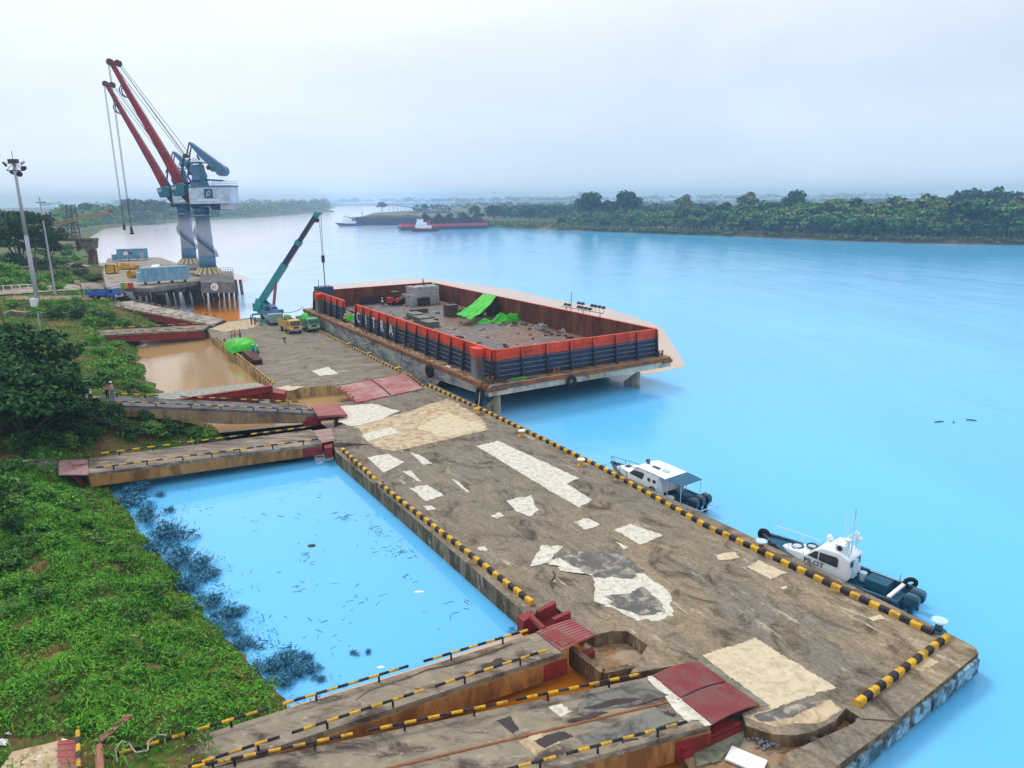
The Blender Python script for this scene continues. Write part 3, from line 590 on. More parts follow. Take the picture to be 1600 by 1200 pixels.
b5 = bridge("access_bridge", "sunken red sided access bridge strewn with gravel behind the rising bridge", P(402, 597.5, .5), P(424, 607, .5), P(236, 616, .1), P(262, 630, .1), M("gravelly deck", (.22, .24, .19), .95, .5, 2.5, (.45, .45, .40), 5., .5, bump=.8), M_RED, .9,
            [], nbeam=2, side_red=M_RED)
e5 = MB(); a, b_ = P(426, 607, .85), P(262, 631, .45); e5.beam(a, b_, .12, .7); e5.beam(a + [0, 0, .36], b_ + [0, 0, .36], .5, .08); e5.prism(pxy([(420, 605), (448, 611), (444, 617), (424, 614)], .4), -.3, .5); e5.build("edge_girder", M_RED, b5, world=True)
b6 = bridge("access_bridge", "low red girder access bridge above the muddy basin, nearer of the two red bridges", P(328, 507, .6), P(318, 515, .6), P(128, 517.5, 1.5), P(136, 525, 1.5), M_PLANK, M_RED, 1.0,
            [(0, 310, 136), (1, 305, 140)], nbeam=2, side_red=M_RED, step=1.0, rr=.06)
b7 = bridge("access_bridge", "slanting red girder access bridge below the blue truck, farther of the two red bridges", P(352, 499, .6), P(330, 507, .6), P(205, 470, 2.9), P(160, 474, 2.9), M("pale streaked paving", (.42, .37, .31), .9, .25, .5, (.20, .17, .15), .5, .5, (1.6, .4, 1)), M_RED, 1.1,
            [(0, 345, 208), (1, 322, 172)], nbeam=2, side_red=M_RED, step=1.0, rr=.06)
lr = thing("link_ramp", "wide double leaf faded red steel ramp joining the two concrete pontoons beside the barge", "ramp", P(593, 606, .2))
plate(lr, [P(557, 629, .12), P(525, 604, .3), P(632, 584, .3), P(661, 607, .12)], 3, .12, split=True, mat=M("faded pinkish red steel", (.34, .10, .11), .65, .18, .5, (.40, .24, .20), .35, .55), name="ramp_leaf", th=.3)
rail(lr, P(526, 603, .3), P(557, 628, .2), .6, .06, .35); rail(lr, P(633, 584, .3), P(661, 606, .2), .6, .06, .35)
# ------------------------------------------------------------------ cargo barge
BA = RAD(31.4); DZ = .6; BO = P(757, 604, 3.0 - DZ)
BX = np.array([cos(BA), sin(BA), 0]); BYv = np.array([-sin(BA), cos(BA), 0]); BO = BO + BX * .5
def BL(x, y, z=3.): return BO * [1, 1, 0] + BX * x + BYv * y + [0, 0, z - DZ]     # barge frame: x across, y aft, z world height
def bloc(px, z=3.):
    q = P(px[0], px[1], z - DZ) - BO; return q @ BX, q @ BYv
BWID = 26.8; BLEN = 70.5
M_NAVY = M("navy hull paint", (.022, .045, .085), .6, .3, .8, (.035, .035, .045), .9, .5, (1, 1, .5), rust=(.13, .05, .025))
M_ORNG = M("orange red paint", (.70, .07, .025), .6, .16, .6, (.42, .05, .02), .7, .45, (1, 1, .35), rust=(.22, .05, .025))
M_HULL = M("scuffed grey hull", (.36, .365, .33), .65, .18, .5, (.10, .12, .17), .30, .52, (.6, 1, 3.2), rust=(.46, .45, .38))
M_HULLF = M("pale grey beige hull", (.55, .50, .39), .7, .15, .5, (.24, .19, .13), .5, .45, (1, 1, .4))
M_RUSTIN = M("rusty brown plating", (.105, .032, .022), .85, .35, .6, (.20, .07, .035), .5, .5, (1, 1, .22), rust=(.045, .018, .016))
M_RUSTED = M("orange rust band", (.34, .10, .025), .85, .35, .8, (.12, .08, .07), .6, .6, rust=(.42, .18, .04))
M_DECKB = M("rusty side deck", (.34, .21, .09), .85, .3, .8, (.10, .06, .04), .8, .5)
def floormat():
    m, N, L, b = nt("stained steel cargo floor"); co = N.new("ShaderNodeTexCoord").outputs["Object"]
    rot = N.new("ShaderNodeMapping"); rot.inputs["Rotation"].default_value = (0, 0, -BA); L.new(co, rot.inputs[0]); rc = rot.outputs[0]
    n1 = noise(N, L, rc, .12, 6, .6); n2 = noise(N, L, rc, .8, 8, .75)
    c = ramp(N, L, n1, [(.36, (.08, .10, .13)), (.47, (.15, .125, .11)), (.58, (.24, .13, .065)), (.7, (.12, .05, .035))])
    c = mix(N, L, .8, c, ramp(N, L, n2, [(.3, g(.4)), (.7, g(1.6))]), 'MULTIPLY')
    br = N.new("ShaderNodeTexBrick"); br.inputs["Scale"].default_value = 1.; br.inputs["Mortar Size"].default_value = .10; br.inputs["Brick Width"].default_value = 1.1; br.inputs["Row Height"].default_value = .7
    br.inputs["Color1"].default_value = (1, 1, 1, 1); br.inputs["Color2"].default_value = (.75, .78, .82, 1); br.inputs["Mortar"].default_value = (.16, .10, .08, 1); br.offset = 0.
    L.new(rc, br.inputs["Vector"]); c = mix(N, L, .9, c, br.outputs[0], 'MULTIPLY')
    c = mix(N, L, ramp(N, L, noise(N, L, rc, 1.1, 6, .7), [(.6, g(0)), (.66, g(.8))]), c, (.36, .38, .42))
    L.new(c, b.inputs["Base Color"]); b.inputs["Roughness"].default_value = .6; return m
M_FLOORB = floormat()
bg_ = thing("cargo_barge", "big flat cargo barge with orange topped navy bulwarks moored along the pontoon", "barge", BL(13, 30, WZ + DZ))
prof = [(0, 3.0), (0, 1.75), (5., 1.5), (12., 1.1), (16., -1.7), (BLEN - 3, -1.7), (BLEN, 1.2), (BLEN, 3.0)]
hb = MB(); n = len(prof); vs = [BL(x, y, z) for x in (0, BWID) for y, z in prof]
hb.add(vs, [tuple(range(n)), tuple(range(2 * n - 1, n - 1, -1))], 0)
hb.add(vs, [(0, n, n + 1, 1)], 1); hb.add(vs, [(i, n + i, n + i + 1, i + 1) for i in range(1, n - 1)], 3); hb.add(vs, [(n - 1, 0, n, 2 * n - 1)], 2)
hb.build("hull", [M_HULL, M_HULLF, M_DECKB, M("shadow black underside", (.02, .018, .016), .8, .3, .6)], bg_, world=True)  # underside faces coloured black to stand in for the shadow below the bow
bd = MB()   # rust rubbing band round the deck edge
for a, b_ in ((BL(-.08, .3, 2.72), BL(-.08, BLEN, 2.72)), (BL(BWID + .08, .3, 2.72), BL(BWID + .08, BLEN, 2.72)), (BL(.3, -.08, 2.68), BL(BWID - .3, -.08, 2.74))): bd.beam(a, b_, .22, .48)
bd.cyl(BL(-.02, -.02, 2.5), BL(2.3, -.12, 2.55), .24, .24, 8); bd.cyl(BL(BWID + .02, -.02, 2.5), BL(BWID - 1.5, -.12, 2.55), .24, .24, 8); bd.ball(BL(0, 0, 2.5), .25); bd.ball(BL(BWID, 0, 2.5), .25)
bd.build("rubbing_band", M_RUSTED, bg_, world=True)
for t_ in (.28, .55, .8): bn = MB(); bn.beam(BL(BWID * t_, -.02, 2.38), BL(BWID * t_, -.02, 1.78), .03, .03); bn.build("plate_seam", M_DARK, bg_, world=True)
def skeg(x, y0):
    m = MB(); q = [(y0, 1.7), (y0, WZ + .1), (y0 + 2.6, WZ + .1), (y0 + 2.6, -.2)]
    vs = [BL(x + dx, y, z) for dx in (-.16, .16) for y, z in q]; m.add(vs, [(0, 1, 2, 3), (7, 6, 5, 4), (0, 4, 5, 1), (1, 5, 6, 2), (2, 6, 7, 3), (3, 7, 4, 0)])
    m.beam(BL(x, y0 - .05, 1.5), BL(x, y0 - .05, WZ + .2), .42, .1, up=BX); m.build("skeg", M_HULLF, bg_, world=True)
_x, _y = bloc((797, 655), WZ + DZ); skeg(_x, max(.6, min(_y, 3.5)))
_x, _y = bloc((1017, 613), WZ + DZ); skeg(min(_x, BWID - 2.), max(.6, min(_y, 3.5)))
_x, _y = bloc((797, 655), WZ + DZ); MB().beam(BL(_x - 2.2, 3.2, .3), BL(_x - .2, 1.2, WZ + .6), .14, .14).build("brace", M_HULLF, bg_, world=True)
# bulwarks
ZB, ZT, ZS, ZF = 3.0, 6.45, 5.35, 3.25
x0, x1, y0, y1 = 1.7, BWID - 1.3, 1.55, BLEN - 2.4
def wallpart(a, b_, nrm, nst, gap=None, inner=True, letters_=None):
    "one bulwark wall: two coats of paint outside, rust inside, stringers and leaning stays"
    a, b_ = np.array(a), np.array(b_); a = a * [1, 1, 0] - [0, 0, DZ]; b_ = b_ * [1, 1, 0] - [0, 0, DZ]; n_ = np.array(nrm); l = np.linalg.norm(b_ - a); d = (b_ - a) / l
    for s0, s1 in ([(0, gap[0]), (gap[1], 1)] if gap else [(0, 1)]):
        p, q = a + (b_ - a) * s0, a + (b_ - a) * s1; o = n_ * .09
        w1 = MB(); w1.beam(p + o + [0, 0, (ZB + ZS) / 2], q + o + [0, 0, (ZB + ZS) / 2], .12, ZS - ZB); w1.build("bulwark", M_NAVY, bg_, world=True)
        w2 = MB(); w2.beam(p + o + [0, 0, (ZT + ZS) / 2], q + o + [0, 0, (ZT + ZS) / 2], .14, ZT - ZS); w2.beam(p + [0, 0, ZT + .04], q + [0, 0, ZT + .04], .34, .07); w2.build("top_band", M_ORNG, bg_, world=True)
        w3 = MB(); w3.beam(p - n_ * .04 + [0, 0, (ZB + ZT) / 2], q - n_ * .04 + [0, 0, (ZB + ZT) / 2], .1, ZT - ZB - .02); w3.build("inner_plating", M_RUSTIN, bg_, world=True)
        st = MB()
        for k, z in enumerate((3.55, 4.1, 4.65, 5.2, 5.92)): st.beam(p + n_ * .19 + [0, 0, z], q + n_ * .19 + [0, 0, z], .10, .045, 1 if z > ZS else 0)
        st.build("stringer", [M("pale edged steel", (.16, .19, .22), .6, .3, 1.2, (.30, .30, .28), 1.5, .5), M_ORNG], bg_, world=True)
        m = max(2, round((s1 - s0) * nst)); 
        for i in range(m + 1):
            c = p + (q - p) * min(.995, max(.005, i / m)); sm = MB()
            h = d * .05; vs = [c + n_ * .15 + s * h + [0, 0, ZB] for s in (-1, 1)] + [c + n_ * .7 + s * h + [0, 0, ZB] for s in (-1, 1)] + [c + n_ * .30 + s * h + [0, 0, ZT] for s in (-1, 1)] + [c + n_ * .15 + s * h + [0, 0, ZT] for s in (-1, 1)]
            sm.add(vs, [(0, 2, 4, 6), (1, 7, 5, 3), (2, 3, 5, 4), (0, 1, 3, 2), (6, 4, 5, 7)], 0); sm.f[-5:]; 
            tp = MB(); up = .32; k_ = (ZS - ZB) / (ZT - ZB)
            sm.beam(c + n_ * .68 + [0, 0, ZB], c + n_ * .31 + [0, 0, ZT], .2, .06, 0, up=n_)
            sm.beam(c + n_ * .50 + [0, 0, ZS], c + n_ * .335 + [0, 0, ZT], .21, .07, 1, up=n_)
            sm.build("stay", [M_NAVY, M_ORNG], bg_, world=True)
ylen = y1 - y0
_g0, _g1 = [(bloc(q, ZB)[1] - y0) / ylen for q in ((554, 510), (540, 502))]
wallpart(BL(x0, y0, 0), BL(x0, y1, 0), -BX, 19, gap=(_g0, _g1)); wallpart(BL(x1, y0, 0), BL(x0, y0, 0), -BYv, 7)
wallpart(BL(x1, y0, 0), BL(x1, y1, 0), BX, 15); wallpart(BL(x0, y1, 0), BL(x1, y1, 0), BYv, 7)
MB().prism([tuple(BL(x, y)[:2]) for x, y in ((x0, y0), (x1, y0), (x1, y1), (x0, y1))], 3.0 - DZ, ZF - DZ).build("cargo_floor", M_FLOORB, bg_, world=True)
_pl = _g0 * ylen / max(2, round(_g0 * 19))
for k, ch in enumerate("CITRA"):
    yy = y0 + _g0 * ylen - (k + .5) * _pl + .42; lw = {"C": 1.75, "I": .65, "T": 1.6, "R": 1.75, "A": 1.75}[ch]; lm = MB(); letters(lm, ch, BL(x0 - .26, yy + lw / 2, 3.8), -BYv, np.array([0, 0, 1.]), 2.35, 0, .02, .92); lm.build("letter", M_WHITEP, bg_, world=True)
for tx, xx in (("BM", 9.3), ("3005", 13.6)):
    lm = MB(); letters(lm, tx, BL(xx, -.03, 1.86), BX, np.array([0, 0, 1.]), .80, 0, .03, 1.2); lm.build("lettering", M("ochre lettering", (.62, .48, .22), .7, .2, 3.), bg_, world=True)
for yy, ln in ((bloc((740, 590), 3.)[1], 1.5), (bloc((408, 490), 3.)[1] if False else BLEN - 6.5, 1.6)):
    lk = MB(); lk.box(BL(x0 - .62, yy, 4.35), (1.0, ln, 2.7), rz=BA, mi=0); lk.box(BL(x0 - .66, yy, 5.95), (1.2, ln + .2, .95), rz=BA, mi=1); lk.build("deck_locker", [M("streaked grey steel", (.15, .19, .24), .6, .3, .7, (.20, .08, .04), .7, .5, (1, 1, .3)), M_ORNG], bg_, world=True)
dh = MB(); dh.box(BL(3.1, BLEN - 3.3, 6.35), (2.9, 2.6, 1.9), rz=BA); dh.cyl(BL(2.2, BLEN - 3.3, 7.3), BL(2.2, BLEN - 3.3, 8.6), .05); dh.build("control_cabin", M("navy cabin", (.03, .075, .14), .6, .2, 1.), bg_, world=True)
# bitts, tyres, ropes
for (x, y) in ((BWID - .7, 1.2), (.9, 1.2), (.8, 24), (.8, 40), (9.5, .75)):
    bt = MB()
    for k in (-.3, .3): bt.cyl(BL(x + k, y, 3.), BL(x + k, y, 3.6), .13, .13, 8); bt.cyl(BL(x + k, y, 3.6), BL(x + k, y, 3.66), .19, .19, 8)
    bt.beam(BL(x - .3, y, 3.3), BL(x + .3, y, 3.3), .1, .1); bt.build("bitt", M_RUSTY, bg_, world=True)
def tyre(q, ax, label, R=.48, r=.2, hang=None, group="tyres hung as fenders"):
    t = thing("harbour_tyre", label, "tyre", q, group=group)
    MB().torus((0, 0, 0), R, r, ax).build("tyre", M_RUBBER, t, True)
    if hang is not None: MB().tube([np.array([0, 0, R]), np.array(hang) - q], .035).build("chain", M_DARK, t)
    return t
tyre(BL(10.9, -.38, 2.05), BYv, "black tyre hung on the middle of the barge bow beside the painted number", .5, .22, BL(10.9, -.2, 3.05))
_y = bloc((680, 570), 2.6)[1]; tyre(BL(-.4, _y, 1.9), BX, "black tyre hung on the grey barge side below an orange stain", .62, .26, BL(-.1, _y, 3.05))
tyre(BL(-.38, 1.3, 2.0), BX, "upper worn tyre hung with ropes at the near corner of the barge", .5, .2, BL(-.1, 1.3, 3.05)); tyre(BL(-.40, 1.6, .75), BX, "lower worn tyre hung with ropes at the near corner of the barge", .5, .2, BL(-.1, 1.5, 3.0))
tyre(BL(-.4, BLEN - 3.5, 1.8), BX, "black tyre hung near the stern of the barge above the trucks", .7, .3, BL(-.1, BLEN - 3.5, 3.))
def rope(a, b_, label, sag=.5, r=.05, mat=None, grp="mooring ropes of the barge"):
    a, b_ = np.array(a), np.array(b_); pts = [lerp(a, b_, i / 10) - [0, 0, sag * 4 * (i / 10) * (1 - i / 10)] for i in range(11)]
    return tag(MB().tube(pts, r).build("mooring_rope", mat or M_DARK), label, "rope", grp)
rope(BL(-.2, bloc((563, 535), 3.)[1], 2.9), P(546, 541, .4), "dark rope slanting from the barge deck down to the grey bollard", .2)
rope(BL(-.2, bloc((648, 545), 3.)[1], 2.9), P(623, 580, .4), "long dark curved rope from the barge deck down to the kerb end bollard", .8)
rope(BL(-.2, bloc((591, 527), 3.)[1], 2.8), BL(-.2, bloc((591, 527), 3.)[1], -.4), "thin rope hanging straight down the grey barge side", .0, .03)
rope(BL(-.4, 1.2, 2.3), P(745, 646, .5), "pale rope from the barge corner to the squat yellow bollard", .35, .05, M_ROPE)
rope(BL(-.1, BLEN - .5, 3.4), P(440, 487, 2.5), "dark red line running from the barge stern to the mobile crane", .5, .05, M("dark red line", (.16, .02, .07)))
nt_ = MB(); r = random.Random(4)
for i in range(26):
    q = BL(.2 + r.random() * 2.0, .5 + r.random() * .9, 3.08 + r.random() * .15); nt_.tube([q, q + [r.uniform(-.5, .5), r.uniform(-.5, .5), .12], q + [r.uniform(-.9, .9), r.uniform(-.6, .6), .0]], .05, 5)
tag(nt_.build("rope_coil", M("dark tangled rope", (.07, .06, .055), .9, .3, 4.)), "tangle of dark rope heaped on the near corner of the barge deck", "rope")
lt_ = MB(); r = random.Random(14)
for i in range(150):
    y_ = r.uniform(2, 66); s = r.uniform(.08, .22); q = BL(r.uniform(.15, .75), y_, 3.03); lt_.add([q + [r.uniform(-s, s), r.uniform(-s, s), r.uniform(0, s)] for _ in range(6)], [(0, 1, 2), (3, 4, 5), (0, 2, 4, 5), (1, 3, 5)], i % 3)
tag(lt_.build("deck_litter", [M_WHITEP, M_ROPE, M_DARK]), kind="stuff")
gn = MB(); pts = [BL(3.4 + i * .28, .75 + .18 * sin(i * 1.9), 3.12 + .05 * cos(i * 2.3)) for i in range(8)]; gn.tube(pts, .11, 6)
M_GREEN = M("bright green tarpaulin", (.045, .50, .02), .5, .18, .8, (.025, .34, .015), 1.2, .4)
tag(gn.build("cloth_strip", M_GREEN), "bright green cloth strip lying on the barge bow deck below the navy wall", "cloth")
# ------------------------------------------------------------------ cargo on the barge
def sheet_mesh(pts_grid):
    m = MB(); R, C = len(pts_grid), len(pts_grid[0]); m.add([q for row in pts_grid for q in row], [(i * C + j, i * C + j + 1, (i + 1) * C + j + 1, (i + 1) * C + j) for i in range(R - 1) for j in range(C - 1)]); return m
def tarp(name, label, A, B, C_, D, sag, n=22, mat=None, rough=.1, cat="tarpaulin", seed=1):
    "cloth between edge A-B and edge D-C, sagging, wrinkled, with thickness"
    r = np.random.default_rng(seed); ph = r.uniform(0, 6, 4); rows = []
    for i in range(n + 1):
        u = i / n; row = []
        for j in range(n + 1):
            v = j / n; q = lerp(lerp(A, B, v), lerp(D, C_, v), u); w_ = rough * (sin(u * 17 + ph[0] + 3 * v) + sin(v * 21 + ph[1] + 2 * u) * .7 + abs(sin(u * 9 + v * 13 + ph[2])) * 1.2 + r.normal() * .3)
            row.append(q + [0, 0, -sag * 4 * u * (1 - u) * (.7 + .3 * v) + w_])
        rows.append(row)
    o = sheet_mesh(rows).build(name, mat or M_GREEN, None, True); md = o.modifiers.new("cloth", 'SOLIDIFY'); md.thickness = .03
    return tag(o, label, cat)
_ax, _ay = bloc((745, 475), ZF); 
ta, tb = BL(x1 - .2, bloc((762, 472), ZF)[1] if False else 0, ZF), None
def onfloor(px, z=ZF): return P(px[0], px[1], z - DZ)
def onfar(px):   # point on the inner face of the far bulwark seen at px
    lo, hi = 0., 70.
    for _ in range(40):
        m_ = (lo + hi) / 2
        if V(BL(x1 - .15, m_, 6.))[0] > px: lo = m_
        else: hi = m_
    return lo
ya, yb = onfar(756), onfar(777)
tarp("tarpaulin", "bright green tarpaulin sheet stretched from the far bulwark down over dark crates", BL(x1 - .2, ya, 6.5), BL(x1 - .2, yb, 6.5), onfloor((735, 500), 4.2), onfloor((712, 492), 4.8), .5, rough=.07)
ya, yb = onfar(676), onfar(681)
tarp("tarpaulin", "narrow bright green tarpaulin draped beside the stack of grey blocks", BL(x1 - .3, yb, 6.5), BL(x1 - .3, ya, 6.5), onfloor((686, 473), 3.35), onfloor((675, 473), 3.35), .7, n=10, seed=3)
def heap(name, label, px, w, d, h, mat, seed=1, cat="tarpaulin", z=ZF, bx=BA):
    "crumpled heap of cloth"
    r = np.random.default_rng(seed); n = 24; rows = []; ph = r.uniform(0, 6, 6); c = onfloor(px, z)
    for i in range(n + 1):
        row = []
        for j in range(n + 1):
            u, v = i / n * 2 - 1, j / n * 2 - 1; e = max(0, 1 - (u * u + v * v)); z_ = h * e ** .6 * (.55 + .3 * sin(u * 5 + ph[0] + v * 3) + .3 * sin(v * 6 + ph[1]) + r.normal() * .12)
            x_ = u * w / 2 * (1 + .15 * sin(v * 4 + ph[2])); y_ = v * d / 2 * (1 + .15 * sin(u * 4 + ph[3])); row.append(c + np.array([cos(bx), sin(bx), 0]) * x_ + np.array([-sin(bx), cos(bx), 0]) * y_ + [0, 0, max(.02, z_)])
        rows.append(row)
    return tag(sheet_mesh(rows).build(name, mat, None, True), label, cat)
heap("tarpaulin_heap", "large crumpled bright green tarpaulin heap on the barge floor toward the far bulwark", (793, 502), 5.2, 2.4, 1.5, M_GREEN, 1); heap("tarpaulin_heap", "flat bright green tarpaulin roll lying left of the large crumpled heap", (757, 504), 3.2, 1.4, .6, M_GREEN, 2)
heap("tarpaulin_heap", "dark and white rubbish heap with green scraps beyond the crumpled green heap", (845, 512), 3., 1.6, .8, M("rubbish cloth", (.10, .10, .10), .8, .8, 3., (.5, .5, .5), 3., .5), 5, "rubbish"); heap("tarpaulin_heap", "low dark rubbish heap close to the orange bow wall inside the barge", (886, 517), 3.4, 1.5, .5, MATS["rubbish cloth"], 6, "rubbish")
heap("tarpaulin_heap", "bright green tarpaulin heap left of the red forklift", (598, 471), 3., 2., 1.2, M_GREEN, 7); heap("tarpaulin_heap", "small green tarpaulin bundle just right of the red forklift", (629, 472), 2., 1.5, 1.2, M("deep green tarpaulin", (.02, .30, .06), .6), 8)
heap("tarpaulin_heap", "small light green bundle in the bulwark opening of the barge", (546, 500), 1.6, 1.2, 1., MATS["bright green tarpaulin"], 9); heap("tarpaulin_heap", "dull green covered bundle near the stern inside the barge", (527, 474), 2.5, 2., 2., MATS["deep green tarpaulin"], 10)
heap("rubble_heap", "pale rubble of broken blocks inside the barge near the stern", (558, 474), 6.5, 3., 1., M("pale rubble", (.42, .40, .40), .9, .6, 3., (.12, .10, .10), 3., .5), 11, "rubble"); heap("rubble_heap", "pale grey sacks piled behind the dark crates by the stern wall", (592, 468), 5., 2.5, 1.3, MATS["pale rubble"], 12, "sacks")
# stack of grey blocks
sb = thing("block_stack", "tall stack of light grey concrete blocks inside the barge", "block stack", onfloor((660, 476)))
M_BLOCK = M("light grey blocks", (.38, .37, .38), .9, .25, 3.)
r = random.Random(2); mbk = MB(); nx, ny, nz = 9, 5, 6; bw = .62
def stack(mb, c, nx, ny, nz, bw, bd, bh, rz):
    X, Y = np.array([cos(rz), sin(rz), 0]), np.array([-sin(rz), cos(rz), 0])
    for k in range(nz):
        for i in range(nx):
            for j in range(ny):
                if 0 < i < nx - 1 and 0 < j < ny - 1 and k < nz - 1: continue
                if k == nz - 1 and r.random() < .12: continue
                mb.box(c + X * ((i - nx / 2 + .5) * bw + r.uniform(-.03, .03)) + Y * ((j - ny / 2 + .5) * bd) + [0, 0, (k + .5) * bh], (bw * .95, bd * .95, bh * .95), rz=rz + r.uniform(-.03, .03))
stack(mbk, onfloor((661, 474)), 9, 5, 5, .6, .7, .68, BA); mbk.build("blocks", M_BLOCK, sb, world=True)
m2 = MB(); stack(m2, onfloor((646, 477)), 4, 3, 3, .6, .7, .68, BA); m2.build("blocks", M_BLOCK, sb, world=True)
m2 = MB(); stack(m2, onfloor((637, 473)), 3, 2, 3, .6, .6, .6, BA); sb2 = thing("block_stack", "small low stack of grey blocks beside the tall block stack", "block stack", onfloor((637, 473))); m2.build("blocks", M_BLOCK, sb2, world=True)
# slatted crates
M_CRATE = M("dark crate timber", (.045, .04, .04), .85, .4, 2.); M_CRATE2 = M("brown crate timber", (.13, .085, .05), .85, .4, 2.)
def crate(px, label, w, d, h, mat=M_CRATE, rz=BA, cat="crate"):
    t = thing("slatted_crate", label, cat, onfloor(px), rz, "slatted crates on the barge floor"); m = MB()
    for i in range(max(2, int(h / .28))):
        z = .12 + i * .28
        for s in (-1, 1): m.box((0, s * d / 2, z), (w, .05, .16)); m.box((s * w / 2, 0, z), (.05, d, .16))
    m.build("slats", mat, t); p = MB(); k = max(2, int(w / .8))
    for i in range(k + 1):
        for s in (-1, 1): p.box((-w / 2 + w * i / k, s * (d / 2 - .06), h / 2), (.10, .08, h))
    p.box((0, 0, h - .03), (w, d, .06)); p.box((0, 0, h / 2), (w - .2, d - .2, h - .1)); p.build("frame", M_DARK, t); return t
for px, lb, w_, d_, h_, mt in [((640, 473), "long dark crate row in front of the stack of grey blocks", 4.6, 1.4, 1.1, M_CRATE), ((661, 477), "dark square crate right in front of the grey block stack corner", 2.2, 1.6, 1.5, M_CRATE),
    ((655, 489), "brown low crate alone in the middle of the barge floor", 3., 1.0, .7, M_CRATE2), ((705, 494), "tall brown crate holding up the left edge of the big green sheet", 2.0, 1.6, 2.0, M_CRATE2), ((730, 495), "dark crate under the middle of the big green sheet", 2.2, 1.6, 1.3, M_CRATE),
    ((745, 493), "dark crate under the right edge of the big green sheet", 1.8, 1.5, 1.3, M_CRATE), ((772, 493), "round topped dark crate right of the big green sheet", 1.9, 1.6, 1.8, M_CRATE), ((582, 474), "long dark crate row near the stern left of the forklift", 4.4, 1.4, 1.4, M_CRATE)]:
    crate(px, lb, w_, d_, h_, mt)
for k, (px, lb) in enumerate([((648, 497), "flat dark panel stack nearest the stern beside the lettered bulwark"), ((659, 503), "flat dark panel stack between two others beside the lettered bulwark"), ((672, 510), "flat dark panel stack nearest the bow with a thick dark edge")]):
    pn = thing("panel_stack", lb, "panels", onfloor(px), BA, "stacked flat panels on the barge"); m = MB()
    for i in range(5): m.box((random.uniform(-.1, .1), random.uniform(-.1, .1), .1 + i * .19), (2.0, 3.0, .1))
    m.build("panels", M("mossy grey panel", (.19, .20, .17), .85, .3, 1.), pn); MB().box((0, 0, .45), (1.8, 2.8, .88)).build("core", M_DARK, pn)
cd_ = MB(); r = random.Random(77)
for i in range(230):
    x, y = r.uniform(x0 + 1, x1 - .6), r.uniform(y0 + 4, y1 - 1)
    if r.random() < .6: x = r.choice((r.gauss(x1 - 2.2, 1.), r.gauss(9, 3.)))
    x = min(max(x, x0 + .6), x1 - .5); s = r.uniform(.12, .5); cd_.box(BL(x, y, ZF + s * .2), (s * 1.6, s, s * .45), r.choice((0, 0, 1, 2, 3)), rz=BA + r.choice((0, 0, pi / 2, r.uniform(0, 3))))
tag(cd_.build("cargo_debris", [M("dark timber scrap", (.05, .04, .035), .85, .3, 2.), M("brown timber scrap", (.16, .09, .05), .85, .3, 2.), MATS["pale rubble"], M_DARK]), kind="stuff")
# forklift
fk = thing("forklift", "red forklift truck with a roof guard parked inside the barge", "forklift", onfloor((617, 476)), BA + .2)
M_REDV = M("red vehicle paint", (.50, .03, .03), .4, .12, 1.5)
m = MB(); m.box((0, 0, .75), (2.6, 1.5, .75)); m.box((-1.0, 0, 1.2), (.7, 1.5, .6)); m.build("body", M_REDV, fk, bevel=.06)
for sx in (-.8, .85):
    for sy in (-1, 1): MB().cyl((sx, sy * .6, .42), (sx, sy * .85, .42), .42, .42, 14).build("wheel", M_RUBBER, fk)
m = MB()
for sx in (-.6, .7):
    for sy in (-.65, .65): m.cyl((sx, sy, 1.1), (sx * .85, sy, 2.5), .05)
m.box((0.05, 0, 2.52), (1.5, 1.5, .07)); m.build("roof_guard", M_DARK, fk); m = MB()
for sy in (-.4, .4): m.beam((1.4, sy, .2), (1.4, sy, 3.2), .14, .16); m.box((1.9, sy, .15), (1.1, .14, .06))
for z in (.6, 1.6, 3.1): m.box((1.4, 0, z), (.1, .8, .12))
m.build("mast", M_DARK, fk); MB().box((-.2, 0, 1.35), (.5, .55, .5)).build("seat", M_BLK, fk, bevel=.05)
# ------------------------------------------------------------------ yard quay on piles and the two quay cranes
ZQ = 4.5
M_YARD = M("pale yard concrete", (.36, .32, .27), .9, .2, .3, (.20, .17, .14), .3, .55, bump=.1)
M_QW = M("weathered quay concrete", (.22, .21, .20), .9, .3, .6, (.12, .11, .11), .6, .5, rust=(.34, .31, .27))
M_PILE = M("weathered pile", (.20, .165, .15), .9, .3, .7, (.09, .07, .065), .8, .5, (1, 1, .2))
M_PILED = M("dark violet pile", (.055, .045, .12), .8, .3, .7)
qy = thing("pile_quay", "open quay deck on many raking grey piles carrying containers left of the cranes", "quay", P(240, 440, ZQ))
dk = MB().prism(pxy([(166, 449), (232, 451), (311, 440), (322, 436), (300, 420), (250, 402), (168, 403), (160, 425)], ZQ), ZQ - .8, ZQ, 1, 0); dk.build("deck", [M_YARD, M_QW], qy, world=True)
ed = MB(); ed.beam(P(190, 451, ZQ - .3), P(232, 452.5, ZQ - .3), .9, .7); ed.beam(P(232, 452.5, ZQ - .3), P(312, 441, ZQ - .3), .9, .7); ed.build("edge_beam", M_QW, qy, world=True)
for k, px in enumerate([(219, 455), (248, 453), (280, 449), (305, 445)]):
    q = P(*px, ZQ - 1.); MB().box((q[0], q[1], ZQ - 1.3), (2.2, 2., 1.4)).build("pile_cap", M_QW, qy, world=True)
for k in range(30):
    t_ = k / 29; q = lerp(P(205, 452, ZQ - .8), P(314, 441, ZQ - .8), t_) + [0, random.choice((1.5, 4.5, 8.)), 0]
    MB().cyl(q, q + [random.uniform(-.3, 1.9), random.uniform(-.5, .5), -7.2], .32, .32, 8).build("pile", M_PILE if k % 3 else M_PILED, qy, world=True)
cb = thing("crane_foundation", "grey concrete foundation block on dark piles under the nearer crane with a white disc", "foundation", P(335, 432, 5))
FP = [(313, 441), (367, 440.5), (364, 424), (312, 423)]
